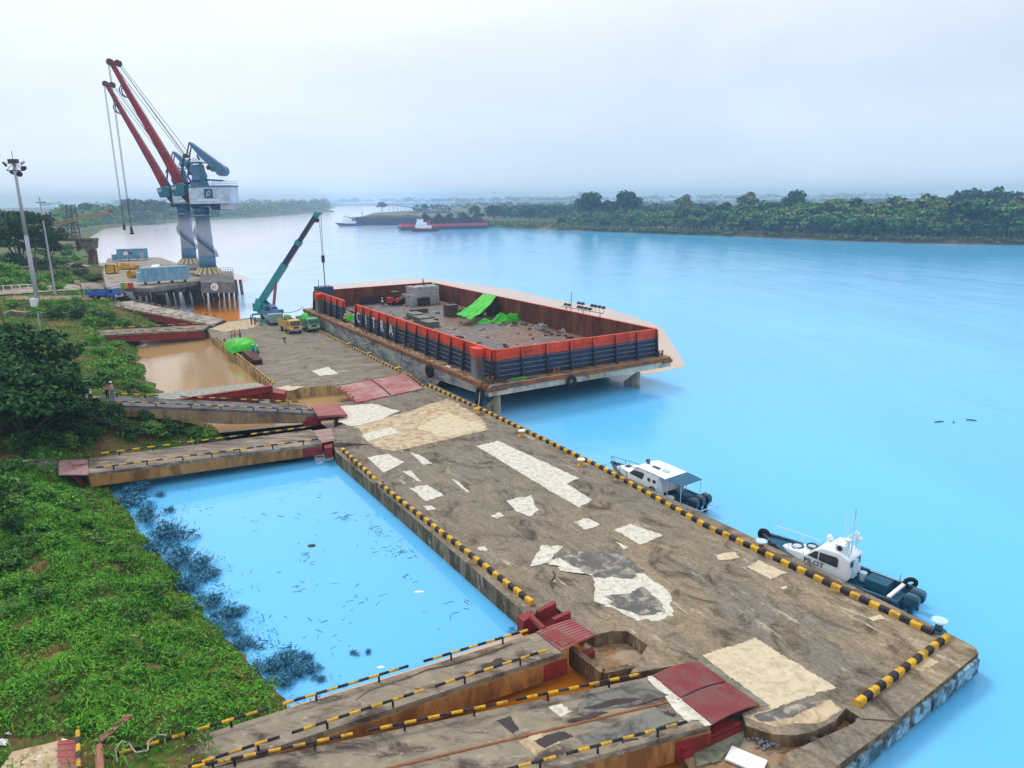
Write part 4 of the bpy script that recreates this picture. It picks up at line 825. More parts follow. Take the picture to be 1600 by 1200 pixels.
MB().prism(pxy(FP, 5.), 2.6, 5.0).build("block", M_QW, cb, world=True)
dq = P(335, 441, 5.) + np.array([0, -.12, -1.]); m = MB(); m.cyl(dq, dq + [0, -.1, 0], .85, .85, 24); m.build("number_disc", M_WHITEP, cb, world=True)
m = MB(); letters(m, "41", dq + [-.5, -.13, -.42], (1, 0, 0), (0, 0, 1), 1.0, 0, .01, .9); m.build("numeral", M_DARK, cb, world=True)
for i in range(7):
    for j in range(2):
        q = lerp(P(316, 440.5, 2.6), P(365, 440, 2.6), i / 6) + [0, .6 + j * 4, 0]; MB().cyl(q, q + [.25, 0, -5.4], .42, .42, 8).build("pile", M_PILED if i % 2 else M_PILE, cb, world=True)
fr = MB(); fr.beam(P(367.5, 440, 5) + [0, -.3, 0], P(370, 467, WZ), .4, .5); fr.build("fender_pile", M_DARK, cb, world=True)
rl = MB()
for i in range(6):
    q = lerp(P(345, 424, 5), P(364, 425, 5), i / 5); rl.cyl(q, q + [0, 0, 1.1], .04)
for z in (.55, 1.1): rl.beam(P(345, 424, 5) + [0, 0, z], P(364, 425, 5) + [0, 0, z], .05, .05)
rl.build("railing", M_DARK, cb, world=True)
cb2 = thing("crane_foundation", "grey concrete foundation block under the farther quay crane", "foundation", P(297, 414, 5)); MB().prism(pxy([(280, 420), (318, 419), (316, 409), (278, 410)], 5.), 2.6, 5.).build("block", M_QW, cb2, world=True)
for i in range(5): q = lerp(P(283, 419, 2.6), P(316, 418, 2.6), i / 4); MB().cyl(q + [0, 1, 0], q + [0, 1, -5.4], .45, .45, 8).build("pile", M_PILE, cb2, world=True)
wk = MB(); wk.beam(P(298, 428, 5), P(318, 426, 5), 2., .4); tag(wk.build("walkway", M_QW), "short concrete walkway linking the yard quay to the nearer crane foundation", "walkway")
M_CCOL = M("grey crane column", (.36, .39, .48), .6, .08, .3, (.32, .33, .38), .25, .3, (1, 1, .3)); M_CBLUE = M("crane blue paint", (.085, .185, .31), .5, .12, .5); M_CTEAL = M("crane teal paint", (.03, .16, .22), .5, .15, .6)
M_CDK = M("dark blue machinery", (.02, .06, .15), .5, .2, .6); M_CHOUSE = M("pale blue machine house", (.50, .64, .78), .5, .06, .4, (.36, .42, .50), .3, .4); M_JIB = M("crimson jib paint", (.30, .028, .05), .55, .15, .4, (.16, .02, .03), .3, .5)
M_GLASS = M("dark window glass", (.03, .045, .06), .12, .2, 1., bump=0)
CB0 = P(326, 426.5, 5.0); CX0, CY0 = CB0[0], CB0[1]
def q(px, py, dy=0.):
    w_ = PY(px, py, CY0 - dy); return np.array([-(w_[0] - CX0), dy, w_[2] - 5.0])
cr = thing("quay_crane", "nearer quay crane with raised crimson jib and pale blue machine house bearing a square emblem", "crane", CB0, pi, "pair of raised quay cranes")
zt = q(318, 338)[2]; zp = q(318, 330)[2]
m = MB(); m.cyl((0, 0, 1.2), (0, 0, zt + 2), 1.95, 1.6, 28); m.build("column", M_CCOL, cr, True)
m = MB(); m.cyl((0, 0, 1.2), (0, 0, 4.2), 2.02, 1.98, 28); m.build("collar", M_CBLUE, cr, True); m = MB(); m.cyl((0, 0, zt + .6), (0, 0, zt + 2.2), 1.75, 1.9, 28); m.build("collar", M_CBLUE, cr, True)
m = MB(); nn = 32
for i in range(nn):
    a0, a1 = 2 * pi * i / nn, 2 * pi * (i + 1) / nn; m.add([(3.6 * cos(a0), 3.6 * sin(a0), .0), (3.6 * cos(a1), 3.6 * sin(a1), .0), (2.1 * cos(a1), 2.1 * sin(a1), 1.5), (2.1 * cos(a0), 2.1 * sin(a0), 1.5)], [(0, 1, 2, 3)], i % 2)
m.build("striped_base", [M("faded yellow stripe", (.55, .45, .22), .8, .2, 1.), M("faded brown stripe", (.20, .16, .12), .8, .2, 1.)], cr)
m = MB(); pts = []
for i in range(46):
    a = pi * 1.15 - i / 45 * 2.6 * pi / 1.6; z = 4 + (zt - 5) * i / 45; r0 = 1.95 - .4 * z / zt; pts.append(np.array([(r0 + .55) * cos(a), (r0 + .55) * sin(a), z]))
    m.box(((r0 + .5) * cos(a), (r0 + .5) * sin(a), z), (.9, .6, .1), rz=a)
m.tube([p + [0, 0, 1.] for p in pts], .06); m.tube([p + [.0, 0, .5] for p in pts], .05); m.build("spiral_stair", M_CBLUE, cr)
m = MB(); m.cyl((0, 0, zt - .1), (0, 0, zt + .1), 4., 4., 24)
for z in (.55, 1.1): m.torus((0, 0, zt + z), 3.95, .05, n=24, k=4)
for i in range(24): m.cyl((3.95 * cos(i * pi / 12), 3.95 * sin(i * pi / 12), zt), (3.95 * cos(i * pi / 12), 3.95 * sin(i * pi / 12), zt + 1.1), .04, n=4)
m.build("balcony", M_CTEAL, cr)
def pl(mb, pxs, d0, d1, mi=0):
    "profile in the crane's vertical plane extruded across"
    a = [q(x, y) for x, y in pxs]; n = len(a); vs = [(p[0], d0, p[2]) for p in a] + [(p[0], d1, p[2]) for p in a]
    return mb.add(vs, [tuple(range(n - 1, -1, -1)), tuple(range(n, 2 * n))] + [(i, (i + 1) % n, n + (i + 1) % n, n + i) for i in range(n)], mi)
m = MB(); pl(m, [(296, 319), (351, 318), (351, 328), (338, 328), (334, 322), (300, 324)], -2.6, 2.6); m.build("slewing_platform", M_CDK, cr)
m = MB(); pl(m, [(303, 293.5), (364, 292), (366, 318), (305, 319)], -3.3, 3.3); m.build("machine_house", M_CHOUSE, cr, bevel=.12)
m = MB(); pl(m, [(302.5, 291), (364.5, 289.8), (364.5, 292), (302.5, 293.5)], -3.4, 3.4); m.build("roof_rim", M_CBLUE, cr)
m = MB(); pl(m, [(351, 317), (361, 317), (361, 327), (351, 327)], -2.6, 2.6); m.build("ballast_box", M("pale violet grey ballast", (.50, .47, .52), .7, .1, .5), cr)
for d in (-3.2, 3.2):
    m = MB()
    for i in range(11): a = lerp(q(324, 290.5), q(363, 289.8), i / 10); m.cyl((a[0], d, a[2]), (a[0], d, a[2] + 1.1), .035, n=4)
    for z in (.55, 1.1): a, b_ = q(324, 290.5), q(363, 289.8); m.beam((a[0], d, a[2] + z), (b_[0], d, b_[2] + z), .05, .05)
    m.build("roof_railing", M_CBLUE, cr)
a, b_ = q(327, 295.5), q(341.5, 309.5); em = MB(); em.box(((a[0] + b_[0]) / 2, 3.36, (a[2] + b_[2]) / 2), (abs(b_[0] - a[0]), .1, abs(a[2] - b_[2]))); em.build("emblem_panel", M("emblem blue", (.02, .13, .27), .5, .05, 1.), cr)
ec = np.array([(a[0] + b_[0]) / 2, 3.44, (a[2] + b_[2]) / 2]); em = MB()
for i in range(20):   # slanted white oval ring with a tail
    t0, t1 = 2 * pi * i / 20, 2 * pi * (i + 1) / 20
    def ov(t, k): x, z = .42 * k * cos(t), .72 * k * sin(t); return ec + [-(x * .8 + z * .45), 0, -x * .3 + z * .8]
    em.add([ov(t0, 1.15), ov(t1, 1.15), ov(t1, .55), ov(t0, .55)], [(0, 1, 2, 3), (3, 2, 1, 0)])
em.build("emblem", M_WHITEP, cr); em = MB(); em.ball(ec + [.02, 0, .05], (.12, .03, .2)); em.build("emblem_dot", M_RED, cr)
lt = MB(); lt.box(tuple(q(334, 312.5) * [1, 0, 1] + [0, 3.35, 0]), (5., .06, .35)); lt.build("faint_stripe", M_WHITEP, cr)
m = MB(); ps = [q(306, 258), q(315, 257), q(322, 292), q(303, 292)]
vs = [(p[0], d * (1.3 if i < 2 else 2.), p[2]) for d in (-1, 1) for i, p in enumerate(ps)]; m.add(vs, [(3, 2, 1, 0), (4, 5, 6, 7), (0, 1, 5, 4), (1, 2, 6, 5), (2, 3, 7, 6), (3, 0, 4, 7)]); m.build("tower", M_CBLUE, cr)
for px in ((309, 283), (315.5, 283)): m = MB(); a = q(*px); m.box((a[0], 1.9, a[2]), (.9, .25, .35)); m.build("vent", M_DARK, cr)
m = MB(); a, b_ = q(291, 254.5), q(318, 255); m.box(((a[0] + b_[0]) / 2, 0, a[2]), (abs(a[0] - b_[0]), 4.4, .22))
for d in (-2.2, 2.2):
    for z in (.5, 1.): m.beam((a[0], d, a[2] + z), (b_[0], d, a[2] + z), .05, .05)
    for i in range(7): x = a[0] + (b_[0] - a[0]) * i / 6; m.cyl((x, d, a[2]), (x, d, a[2] + 1.), .04, n=4)
m.beam(tuple(q(318, 256) + [0, 1.8, 0]), tuple(q(325, 291) + [0, 2.2, 0]), .8, .12); m.build("tower_platform", M_CTEAL, cr)
m = MB()
for a, b_ in (((291, 256), (289, 275)), ((289, 275), (303, 300)), ((322, 281), (345, 282)), ((288, 262), (292, 247)), ((316, 250), (312, 243)), ((310, 284), (297, 286)), ((303, 288), (293, 286))):
    for d in (-1.6, 1.6): m.beam(q(*a) + [0, d, 0], q(*b_) + [0, d, 0], .3, .35)
m.build("frame", M_CDK, cr)
m = MB(); pl(m, [(297, 222), (299, 222.5), (348, 258), (352, 266), (345, 272), (340, 270), (312, 243), (298, 226)], -.9, .9); a = q(347.5, 267); m.cyl((a[0], -1.3, a[2]), (a[0], 1.3, a[2]), 1.25, 1.25, 20); m.build("counterweight_beam", M_CBLUE, cr)
m = MB(); m.box(tuple(q(337, 264.5)), (1.6, 2., 1.1)); m.build("ballast", M_CTEAL, cr)
m = MB()
for d in (-.8, .8): m.beam(q(297.5, 224) + [0, d, 0], q(293, 246) + [0, d, 0], .22, .22); m.beam(q(298, 224) + [0, d, 0], q(294, 247) + [0, d, 0], .12, .12)
m.build("link_rod", M_DARK, cr)
jp = [((300.5, 318), .5, 1.3), ((293, 305), 1.0, 1.2), ((281, 284), 1.05, .9), ((262, 250), .85, .8), ((230, 195), .68, .62), ((200, 144), .55, .5), ((181, 110), .45, .42), ((172, 95), .45, .35)]
secs = []
dj = q(172, 95) - q(300, 318); dj /= np.linalg.norm(dj); nj = np.array([dj[2], 0, -dj[0]])
for (px, h, w_) in jp:
    c = q(*px) * [1, 0, 1]; secs.append([c + nj * h + [0, w_, 0], c - nj * h + [0, w_, 0], c - nj * h - [0, w_, 0], c + nj * h - [0, w_, 0]])
m = MB().loft(secs); jo = m.build("jib", M_JIB, cr)
m = MB()
for a, b_, s in ((.12, .75, -1),):
    for i in range(40):
        c = lerp(q(296, 310), q(178, 105), i / 39) * [1, 0, 1]; hh = np.interp(i / 39, [0, .25, 1], [1.05, .9, .5]); m.cyl(c - nj * hh + [0, .4, 0], c - nj * (hh + .55) + [0, .4, 0], .035, n=4)
    for k in range(39):
        c0, c1 = (lerp(q(296, 310), q(178, 105), i / 39) * [1, 0, 1] - nj * (np.interp(i / 39, [0, .25, 1], [1.05, .9, .5]) + .55) + [0, .4, 0] for i in (k, k + 1)); m.beam(c0, c1, .05, .05)
m.build("jib_handrail", M("pale rail", (.50, .42, .46), .6, .1, 1.), cr)
m = MB()
for px, r_ in (((172, 97), .75), ((184.5, 99), .75)):
    a = q(*px)
    for d in (-.35, .35): m.cyl((a[0], d - .1, a[2]), (a[0], d + .1, a[2]), r_, r_, 18)
m.build("head_sheave", M("brown sheave", (.13, .05, .045), .6, .2, 1.), cr)
for d in (-.5, .5): m = MB(); m.tube([q(x, y) * [1, 0, 1] + [0, d, 0] for x, y in ((197, 140), (191, 134), (188, 139), (190, 147), (197, 152), (204, 153))], .13); m.build("jib_bracket", M_CDK, cr)
m = MB()
for (a, b_, d) in (((184, 100), (290, 246), -.3), ((185, 99), (291, 243), .3), ((180, 104), (284, 241), .0), ((187, 98), (296, 240), .2)): m.tube([q(*a) + [0, d, 0], q(*b_) + [0, d, 0]], .065, 5)
m.build("luffing_rope", M_DARK, cr)
m = MB(); a = q(169.5, 97); hk = None; zz = a[2]; lo = q(190, 366)[2]
for d in (-.25, .25): m.cyl((a[0] , d, zz), (a[0], d, lo + 1.6), .06, .06, 5)
m.build("hoist_rope", M_DARK, cr); m = MB(); m.cyl((a[0], 0, lo + 1.8), (a[0], 0, lo + .5), .28, .4, 8); m.ball((a[0], 0, lo + .2), (.55, .4, .3)); m.build("hook_block", M_DARK, cr)
m = MB(); pl(m, [(275, 291), (289, 286), (296, 290), (297, 306), (281, 307), (278, 300)], .9, 3.2); m.build("operator_cab", M_CTEAL, cr); m = MB(); pl(m, [(276.5, 292.5), (284, 290.5), (284, 296), (278.5, 297)], .8, 3.26); m.build("cab_window", M("cab window glass", (.35, .42, .42), .2, .2, 1.), cr)
m = MB(); a, b_ = q(279, 317.5), q(300, 318.5); m.box(((a[0] + b_[0]) / 2, 1.2, a[2]), (abs(a[0] - b_[0]), 5., .25))
for i in range(6):
    x = a[0] + (b_[0] - a[0]) * i / 5
    for d in (-1.2, 3.6): m.beam((x, d, a[2]), (x, d, a[2] + (2. if d > 0 else 1.1)), .14, .14)
for d in (-1.2, 3.6): m.beam((a[0], d, a[2] + 1.0), (b_[0], d, a[2] + 1.0), .08, .08)
m.build("cab_platform", M_CTEAL, cr)
m = MB(); a = q(327, 262); m.cyl((a[0], -.6, a[2]), (a[0], .6, a[2]), .55, .55, 14); m.build("sheave", MATS["brown sheave"], cr); m = MB(); a = q(290, 243.5); m.cyl((a[0], -.6, a[2]), (a[0], .6, a[2]), .5, .5, 14); m.build("sheave", MATS["brown sheave"], cr)
c1 = P(297, 411, 5.0)
cr2 = dup(cr, c1, pi, "farther quay crane whose lower crimson jib and hook hang to the left", "pair of raised quay cranes")
# ------------------------------------------------------------------ vehicles
def wheel(par, x, y, r=.45, w=.28, s=1):
    t = MB().cyl((x, y - w / 2, r), (x, y + w / 2, r), r, r, 16).build("wheel", M_RUBBER, par); MB().cyl((x, y + s * (w / 2 - .02), r), (x, y + s * (w / 2 + .02), r), r * .5, r * .5, 12).build("rim", M_STEEL, t); return t
def truck(label, loc, rz, cabm, bedm, load=None, L_=6.2, bedh=1.0, W_=2.1, name="flatbed_truck"):
    t = thing(name, label, "truck", loc, rz); x1_ = L_ / 2
    MB().box((0, 0, .72), (L_ - .3, .9, .28)).build("chassis", M_DARK, t)
    c = MB(); pr = [(x1_ - 1.75, .75), (x1_, .75), (x1_ + .02, 1.35), (x1_ - .42, 2.25), (x1_ - .6, 2.36), (x1_ - 1.65, 2.36), (x1_ - 1.75, 2.2)]; n = len(pr)
    c.add([(x, s * W_ / 2 * (1 if z < 1.5 else .93), z) for s in (-1, 1) for x, z in pr], [tuple(range(n)), tuple(range(2 * n - 1, n - 1, -1))] + [(i, n + i, n + (i + 1) % n, (i + 1) % n) for i in range(n)]); c.build("cab", cabm, t, bevel=.05)
    w_ = MB(); sl_ = np.array([-.44, 0, .9]); sl_ /= np.linalg.norm(sl_); w_.box((x1_ - .19 + .02, 0, 1.80), (.04, W_ * .84, .78), ax=(np.cross((0, 1, 0), sl_), (0, 1, 0), sl_)); w_.build("windscreen", M_GLASS, t)
    for s in (-1, 1): MB().box((x1_ - .95, s * W_ * .475, 1.75), (.75, .06, .55)).build("side_window", M_GLASS, t)
    for s in (-1, 1): MB().box((x1_ + .02, s * W_ * .36, 1.02), (.08, .34, .2)).build("headlight", M_WHITEP, t)
    MB().box((x1_ + .06, 0, .72), (.18, W_, .26)).build("bumper", M("grey bumper", (.35, .36, .36), .5), t); MB().box((x1_ + .015, 0, 1.12), (.05, W_ * .42, .22)).build("grille", M_DARK, t)
    bx0, bx1 = -L_ / 2, x1_ - 1.9; b_ = MB(); b_.box(((bx0 + bx1) / 2, 0, .98), (bx1 - bx0, W_ + .1, .14))
    for s in (-1, 1): b_.box(((bx0 + bx1) / 2, s * (W_ / 2 + .02), 1.05 + bedh / 2), (bx1 - bx0, .07, bedh))
    for x in (bx0 + .04, bx1 - .04): b_.box((x, 0, 1.05 + bedh / 2), (.07, W_ - .04, bedh + (.25 if x > 0 else 0)))
    for i in range(5):
        for s in (-1, 1): b_.box((bx0 + (bx1 - bx0) * (i + .5) / 5, s * (W_ / 2 + .07), 1.05 + bedh / 2), (.07, .06, bedh))
    b_.build("cargo_bed", bedm, t)
    if load:
        l_ = MB(); l_.ball(((bx0 + bx1) / 2, 0, 1.05), ((bx1 - bx0) / 2 * .92, W_ / 2 * .95, bedh + .75), 0, 14, 6, True); l_.build("load", load, t, True)
    for x in (x1_ - .8, -L_ / 2 + 1.2):
        for s in (-1, 1): wheel(t, x, s * (W_ / 2 - .16), .42, .3, s)
    return t
HD = RAD(-58.5)
M_TYEL = M("truck yellow paint", (.62, .36, .03), .45, .12, 1.5, (.42, .30, .14), 1., .4); M_TGRN = M("truck green paint", (.10, .38, .18), .45, .1, 1.5); M_TBLU = M("truck blue paint", (.012, .10, .42), .4, .1, 1.5)
truck("yellow tipper truck parked beside the green truck on the far quay", P(454, 518), HD + .06, M_TYEL, M_TYEL, M("dark green load", (.10, .16, .06), .8, .4, 2.), bedh=1.05, name="tipper_truck")
truck("green cabbed truck with a bright green covered load by the kerb", P(482, 515), HD + .06, M_TGRN, M_TGRN, M_GREEN, bedh=1.1)
truck("long blue flatbed truck at the land end of the slanting red bridge", P(164, 468, 3.45), RAD(-12), M_TBLU, M_TBLU, None, L_=6.8, bedh=.7, W_=2.3)
# mobile crane
mc = thing("mobile_crane", "teal telescopic mobile crane lifting over the barge stern", "mobile crane", P(424, 502), RAD(-62))
M_MTEAL = M("mobile crane teal", (.02, .27, .31), .45, .1, 1.); M_MGREY = M("carrier grey green", (.24, .36, .37), .5, .15, 1.); M_NAVB = M("navy boom sections", (.022, .03, .085), .4, .15, 1.)
m = MB(); m.box((0, 0, 1.25), (10.5, 2.5, .7)); m.box((4.7, 0, 1.5), (1.6, 2.5, 1.2)); m.build("carrier", M_MGREY, mc, bevel=.08)
MB().box((5.52, 0, .8), (.2, 2.6, .5)).build("bumper", M_MGREY, mc)
for x in (-3.9, -2.5, 2.2, 3.6):
    for s in (-1, 1): wheel(mc, x, s * 1.05, .58, .42, s)
for x in (-4.8, 4.2):
    for s in (-1, 1): m = MB(); m.box((x, s * 1.9, .9), (.3, 1.6, .3)); m.cyl((x, s * 2.6, 1.1), (x, s * 2.6, .08), .12); m.cyl((x, s * 2.6, .08), (x, s * 2.6, 0), .4, .4, 12); m.build("outrigger", M_MTEAL, mc)
def mw(p): return np.array(mc.matrix_basis.inverted() @ Vector(tuple(p)))
hd = BL(2.9, BLEN - 3.3, 0); hz_ = HT(hd * [1, 1, 0], 334); HDP = np.array([hd[0], hd[1], hz_])
ft = P(404, 492, 0) + [0, 0, 3.0]; ub = (HDP - ft); ub[2] = 0; ua = math.atan2(ub[1], ub[0]); sx = np.array([cos(ua), sin(ua), 0]); sy = np.array([-sin(ua), cos(ua), 0]); ctr = P(424, 502) + [0, 0, 0]
m = MB(); m.box(ctr + [0, 0, 1.95], (4.6, 2.4, .7), rz=ua); m.box(ctr - sx * 2.4 + [0, 0, 2.6], (2.2, 2.4, 1.5), rz=ua)
for s in (-.75, .75): m.beam(ctr - sx * 3.0 + sy * s + [0, 0, 3.9], ctr - sx * .2 + sy * s + [0, 0, 2.3], .15, 1.1)
m.build("upper_structure", M_MTEAL, mc, world=True); 
m = MB(); c0 = ctr + sx * 1.8 - sy * 1.2; m.loft([[c0 + sx * x + sy * y + [0, 0, z] for y, z in ((-.65, 1.6), (.65, 1.6), (.65 * k, 1.6 + h), (-.65 * k, 1.6 + h))] for x, h, k in ((-1.3, 1.7, .9), (.2, 1.9, .85), (1., 1.2, .9), (1.3, .5, .95))]); m.build("operator_cab", M("violet blue cab", (.10, .18, .42), .35, .1, 1.), mc, world=True, bevel=.04)
m = MB(); m.box(c0 - sx * .4 - sy * .64 + [0, 0, 2.75], (1.2, .06, .8), rz=ua); m.box(c0 + sx * .75 + [0, 0, 2.75], (.5, 1.1, .6), rz=ua); m.build("cab_window", M_GLASS, mc, world=True)
bf = ctr - sx * 2.4 + [0, 0, 3.6]; bd_ = HDP - bf; bl = np.linalg.norm(bd_); bd_ /= bl
for nm, f0, f1, s_, mt in (("boom_base", 0, .44, 1.05, M_MTEAL), ("boom_section", .40, .70, .86, M_NAVB), ("boom_section", .68, .985, .68, M_NAVB)):
    m = MB(); m.beam(bf + bd_ * bl * f0, bf + bd_ * bl * f1, s_ * .85, s_ * 1.1); m.build(nm, mt, mc, world=True)
m = MB(); m.beam(bf + bd_ * bl * .66, bf + bd_ * bl * .70, .95, 1.1); m.build("boom_collar", M_MTEAL, mc, world=True); m = MB(); m.beam(bf + bd_ * bl * .97, bf + bd_ * (bl + .3), .7, .85); m.build("boom_collar", M_MTEAL, mc, world=True); m = MB(); m.beam(bf + bd_ * (bl + .1), bf + bd_ * (bl + .1) + sx * .9, .6, .35); m.build("boom_head", M_MTEAL, mc, world=True)
m = MB(); m.cyl(ctr + sx * .9 + [0, 0, 2.4], bf + bd_ * bl * .27 - [0, 0, .5], .28, .28, 10); m.build("lift_cylinder", M("cylinder crimson", (.30, .06, .09), .4, .1, 1.), mc, world=True)
hx = HDP + sx * .7; m = MB(); hb_ = HT(hx * [1, 1, 0], 408)
for s in (-.25, .25): m.cyl(hx + sy * s, np.array([hx[0], hx[1], hb_ + .8]) + sy * s * .5, .045, .045, 5)
m.build("hoist_rope", M_DARK, mc, world=True); m = MB(); m.box((hx[0], hx[1], hb_ + .4), (.5, .5, 1.3)); m.cyl((hx[0], hx[1], hb_ - .2), (hx[0], hx[1], 6.75), .09, .09, 6); m.build("hook_block", M_DARK, mc, world=True)
m = MB(); h2 = HDP - sx * .2; m.cyl(h2, (h2[0], h2[1], HT(h2 * [1, 1, 0], 343)), .05, .05, 5); m.ball((h2[0], h2[1], HT(h2 * [1, 1, 0], 344)), .45); m.build("auxiliary_hook", M_DARK, mc, world=True)
# beams, tent, slabs on the quay
bs = thing("steel_beam_stack", "stack of dark maroon steel beams lying on the far quay by the green cover", "beams", P(394, 563), RAD(-60))
for k in range(9):
    x, z = (k % 4) * .42 - .6, (k // 4) * .36 + .18
    m = MB(); 
    for dz in (-.15, .15): m.box((0, x, z + dz), (7.2, .34, .04))
    m.box((0, x, z), (7.2, .05, .3)); m.build("steel_beam", M("maroon primer", (.10, .028, .03), .7, .2, 1.), bs)
tn = thing("covered_pallet", "bright green tarpaulin stretched over a load like a low tent on the far quay kerb", "covered load", P(378, 548), RAD(-58))
m = MB(); rr_ = np.random.default_rng(4); rows = []
for i in range(13):
    rows.append([(lambda u, v: np.array([u * 2.9, v * 2.1, .35 + 1.55 * (1 - max(abs(u), abs(v)) ** 2.2) ** .55 + rr_.normal() * .05 + .12 * sin(u * 9 + v * 4)]))(i / 6 - 1, j / 6 - 1) for j in range(13)])
sheet_mesh(rows).build("tarpaulin", M_GREEN, tn, True); MB().box((0, 0, .35), (4.8, 3.4, .7)).build("load", M_DARK, tn)
ty = thing("harbour_tyre", "worn grey tyre lying on the low ledge below the curved quay end", "tyre", P(1276, 1151, -.45)); MB().torus((0, 0, 0), .42, .17, (.2, .1, 1)).build("tread", M("dusty rubber", (.11, .095, .08), .9, .3, 3.), ty, True)  # loose old tyre lying on the ledge, not hung as a fender
gp = MB(); r = random.Random(8)
for i in range(170):
    a, d = r.uniform(0, 6.28), abs(r.gauss(0, .45)); s = r.uniform(.05, .11); gp.ball(P(1197, 1157, -.6) + [cos(a) * d, sin(a) * d * .8, max(0, .30 - d * .35) + .02], (s, s * .8, s * .7), 0, 5, 3)
tag(gp.build("gravel_pile", M("blue grey gravel", (.20, .22, .26), .9, .3, 4.)), "small pile of blue grey gravel on the low ledge beneath the curved quay end", "gravel", kind="stuff")
sl_ = MB(); c = P(1166, 1188, -.5); sl_.box(c, (1.5, .9, .1), rz=RAD(-35)); tag(sl_.build("white_slab", M_WHITEP, None, bevel=.02), "white rectangular slab lying on the low ledge at the bottom edge of the view", "slab")
ws = MB(); ws.tube([P(1003, 880 + k * 0, 0) * 0 + P(864 + 4 * sin(k * 1.3), 893 + k * 5, .05 + .25 * abs(sin(k))) for k in range(6)], .05); tag(ws.build("bent_rebar", M_DARK), "bent dark rebar sticking up from the broken brown deck near the red hinge", "rebar")
def block(name, label, cat, px, d, mat, z=0., rz=0., bev=.02): return tag(MB().box(P(*px, z) + [0, 0, d[2] / 2], d, rz=rz).build(name, mat, None, bevel=bev), label, cat)
block("concrete_block", "pale loose concrete block between the two inner kerb rows", "block", (592, 757), (.7, .4, .3), M_QW, rz=RAD(30))
# ------------------------------------------------------------------ boats
def hull_secs(L_, B, zk, zs_bow, zs_st, n=14, fl=.82, pw=2.3):
    out = []
    for i in range(n + 1):
        t = i / n; x = -L_ / 2 + L_ * t; b = B / 2 * (1 - max(0, (t - .45) / .55) ** pw) * (.94 + .06 * min(1, t * 3)); b = max(b, .04)
        zs = zs_st + (zs_bow - zs_st) * max(0, (t - .25) / .75) ** 1.7; ch = zk + (zs - zk) * (.32 + .3 * max(0, t - .6) / .4); kz = zk + (zs - zk) * max(0, (t - .72) / .28) ** 1.6 * .9
        xo = max(0, t - .8) * .0
        out.append([(x + xo, b, zs), (x, b * fl, max(ch, kz + .02)), (x, 0, kz), (x, -b * fl, max(ch, kz + .02)), (x, -b, zs)])
    return out
def add_hull(par, secs, mat, deckmat, rim=None, sunk=(0., 0., 0.)):
    m = MB(); m.loft(secs, 0, closed=False); k = secs[0]; m.add(k, [(0, 1, 2, 3, 4)], 0); m.build("hull", mat, par, False)
    d = MB(); n = len(secs)
    for a, b in zip(secs, secs[1:]):
        xa = a[0][0]; dz = sunk[2] if sunk[0] <= xa < sunk[1] else .06
        d.add([np.array(a[0]) - [0, 0, dz], np.array(b[0]) - [0, 0, dz], np.array(b[4]) - [0, 0, dz], np.array(a[4]) - [0, 0, dz]], [(0, 3, 2, 1)])
    d.build("deck", deckmat, par)
    if rim:
        for s in (0, 4): MB().tube([np.array(q[s]) + [0, 0, .03] for q in secs], .085, 6).build("gunwale", rim, par)
def outboard(par, x, y, z, mat):
    o = MB(); o.loft([[(x + dx * k, y + dy * k * .9, z + h) for dx, dy in ((-.45, -.26), (-.5, .26), (.3, .3), (.3, -.3))] for h, k in ((.0, .8), (.18, 1.), (.55, 1.), (.72, .7))]); o.box((x - .05, y, z - .4), (.3, .18, .9)); o.box((x + .28, y, z - .05), (.3, .3, .5)); return o.build("outboard_motor", mat, par, bevel=.04)
M_BTEAL = M("dark teal boat paint", (.014, .075, .125), .4, .15, 1.2, (.03, .10, .15), 1., .4); M_BTD = M("deep teal deck", (.018, .105, .17), .6, .18, 1.); M_BWHITE = M("white boat paint", (.80, .84, .86), .3, .04, 1.); M_BPALE = M("pale blue white paint", (.52, .72, .84), .35, .06, 1.); M_BGREEN = M("dark green blue boot stripe", (.02, .10, .11), .5, .15, 1.)
def boat_at(name, label, px_st, px_bow, L_, zh=0.):
    a, b = P(*px_st), P(*px_bow); sh = np.array([.85, .53, 0]) * zh; a, b = a + sh, b + sh; rz = math.atan2((b - a)[1], (b - a)[0]); c = (a + b) / 2
    return thing(name, label, "boat", (c[0], c[1], WZ), rz), np.linalg.norm((b - a)[:2])
# --- pilot boat
pb, LP = boat_at("pilot_boat", "dark teal pilot boat with white wheelhouse moored nearest the quay corner", (1410, 933, -.35), (1187, 835, .25), 10.5, .35)
print("pilot boat length", LP); LPB = LP
sec = hull_secs(LPB, 2.6, -.35, 1.45, .85, 16); add_hull(pb, sec, M_BTEAL, M_BTD, M_BTEAL, (-LPB / 2, -1.6, .45))
m = MB(); m.torus((LPB / 2 - .08, 0, 1.35), .3, .17, (0, 1, 0), 14, 8); m.build("bow_fender", M_RUBBER, pb, True)
m = MB()
for (x0_, x1_, w0, w1, h0, h1) in ((.5, 2.6, .98, .55, .42, .3),): m.loft([[(x, s * w * k, z) for s, k, z in ((1, 1, 1.0), (1, .9, 1.0 + h), (-1, .9, 1.0 + h), (-1, 1, 1.0))] for x, w, h in ((x0_, w0, .55), (1.6, .85, .5), (x1_, w1, .32), (x1_ + .45, .2, .2))])
m.build("trunk_cabin", M_BWHITE, pb, bevel=.05)
m = MB(); m.torus((2.1, .05, 1.5), .34, .06, (0, .1, 1), 18, 6); m.torus((1.35, -.35, 1.62), .30, .06, (0, .1, 1), 18, 6); m.build("hatch_ring", M_BTD, pb, True)
prof_ = [(-1.55, .75), (-1.55, 2.15), (-1.0, 2.42), (.1, 2.38), (.55, 2.12), (1.25, 1.45), (1.25, .9)]
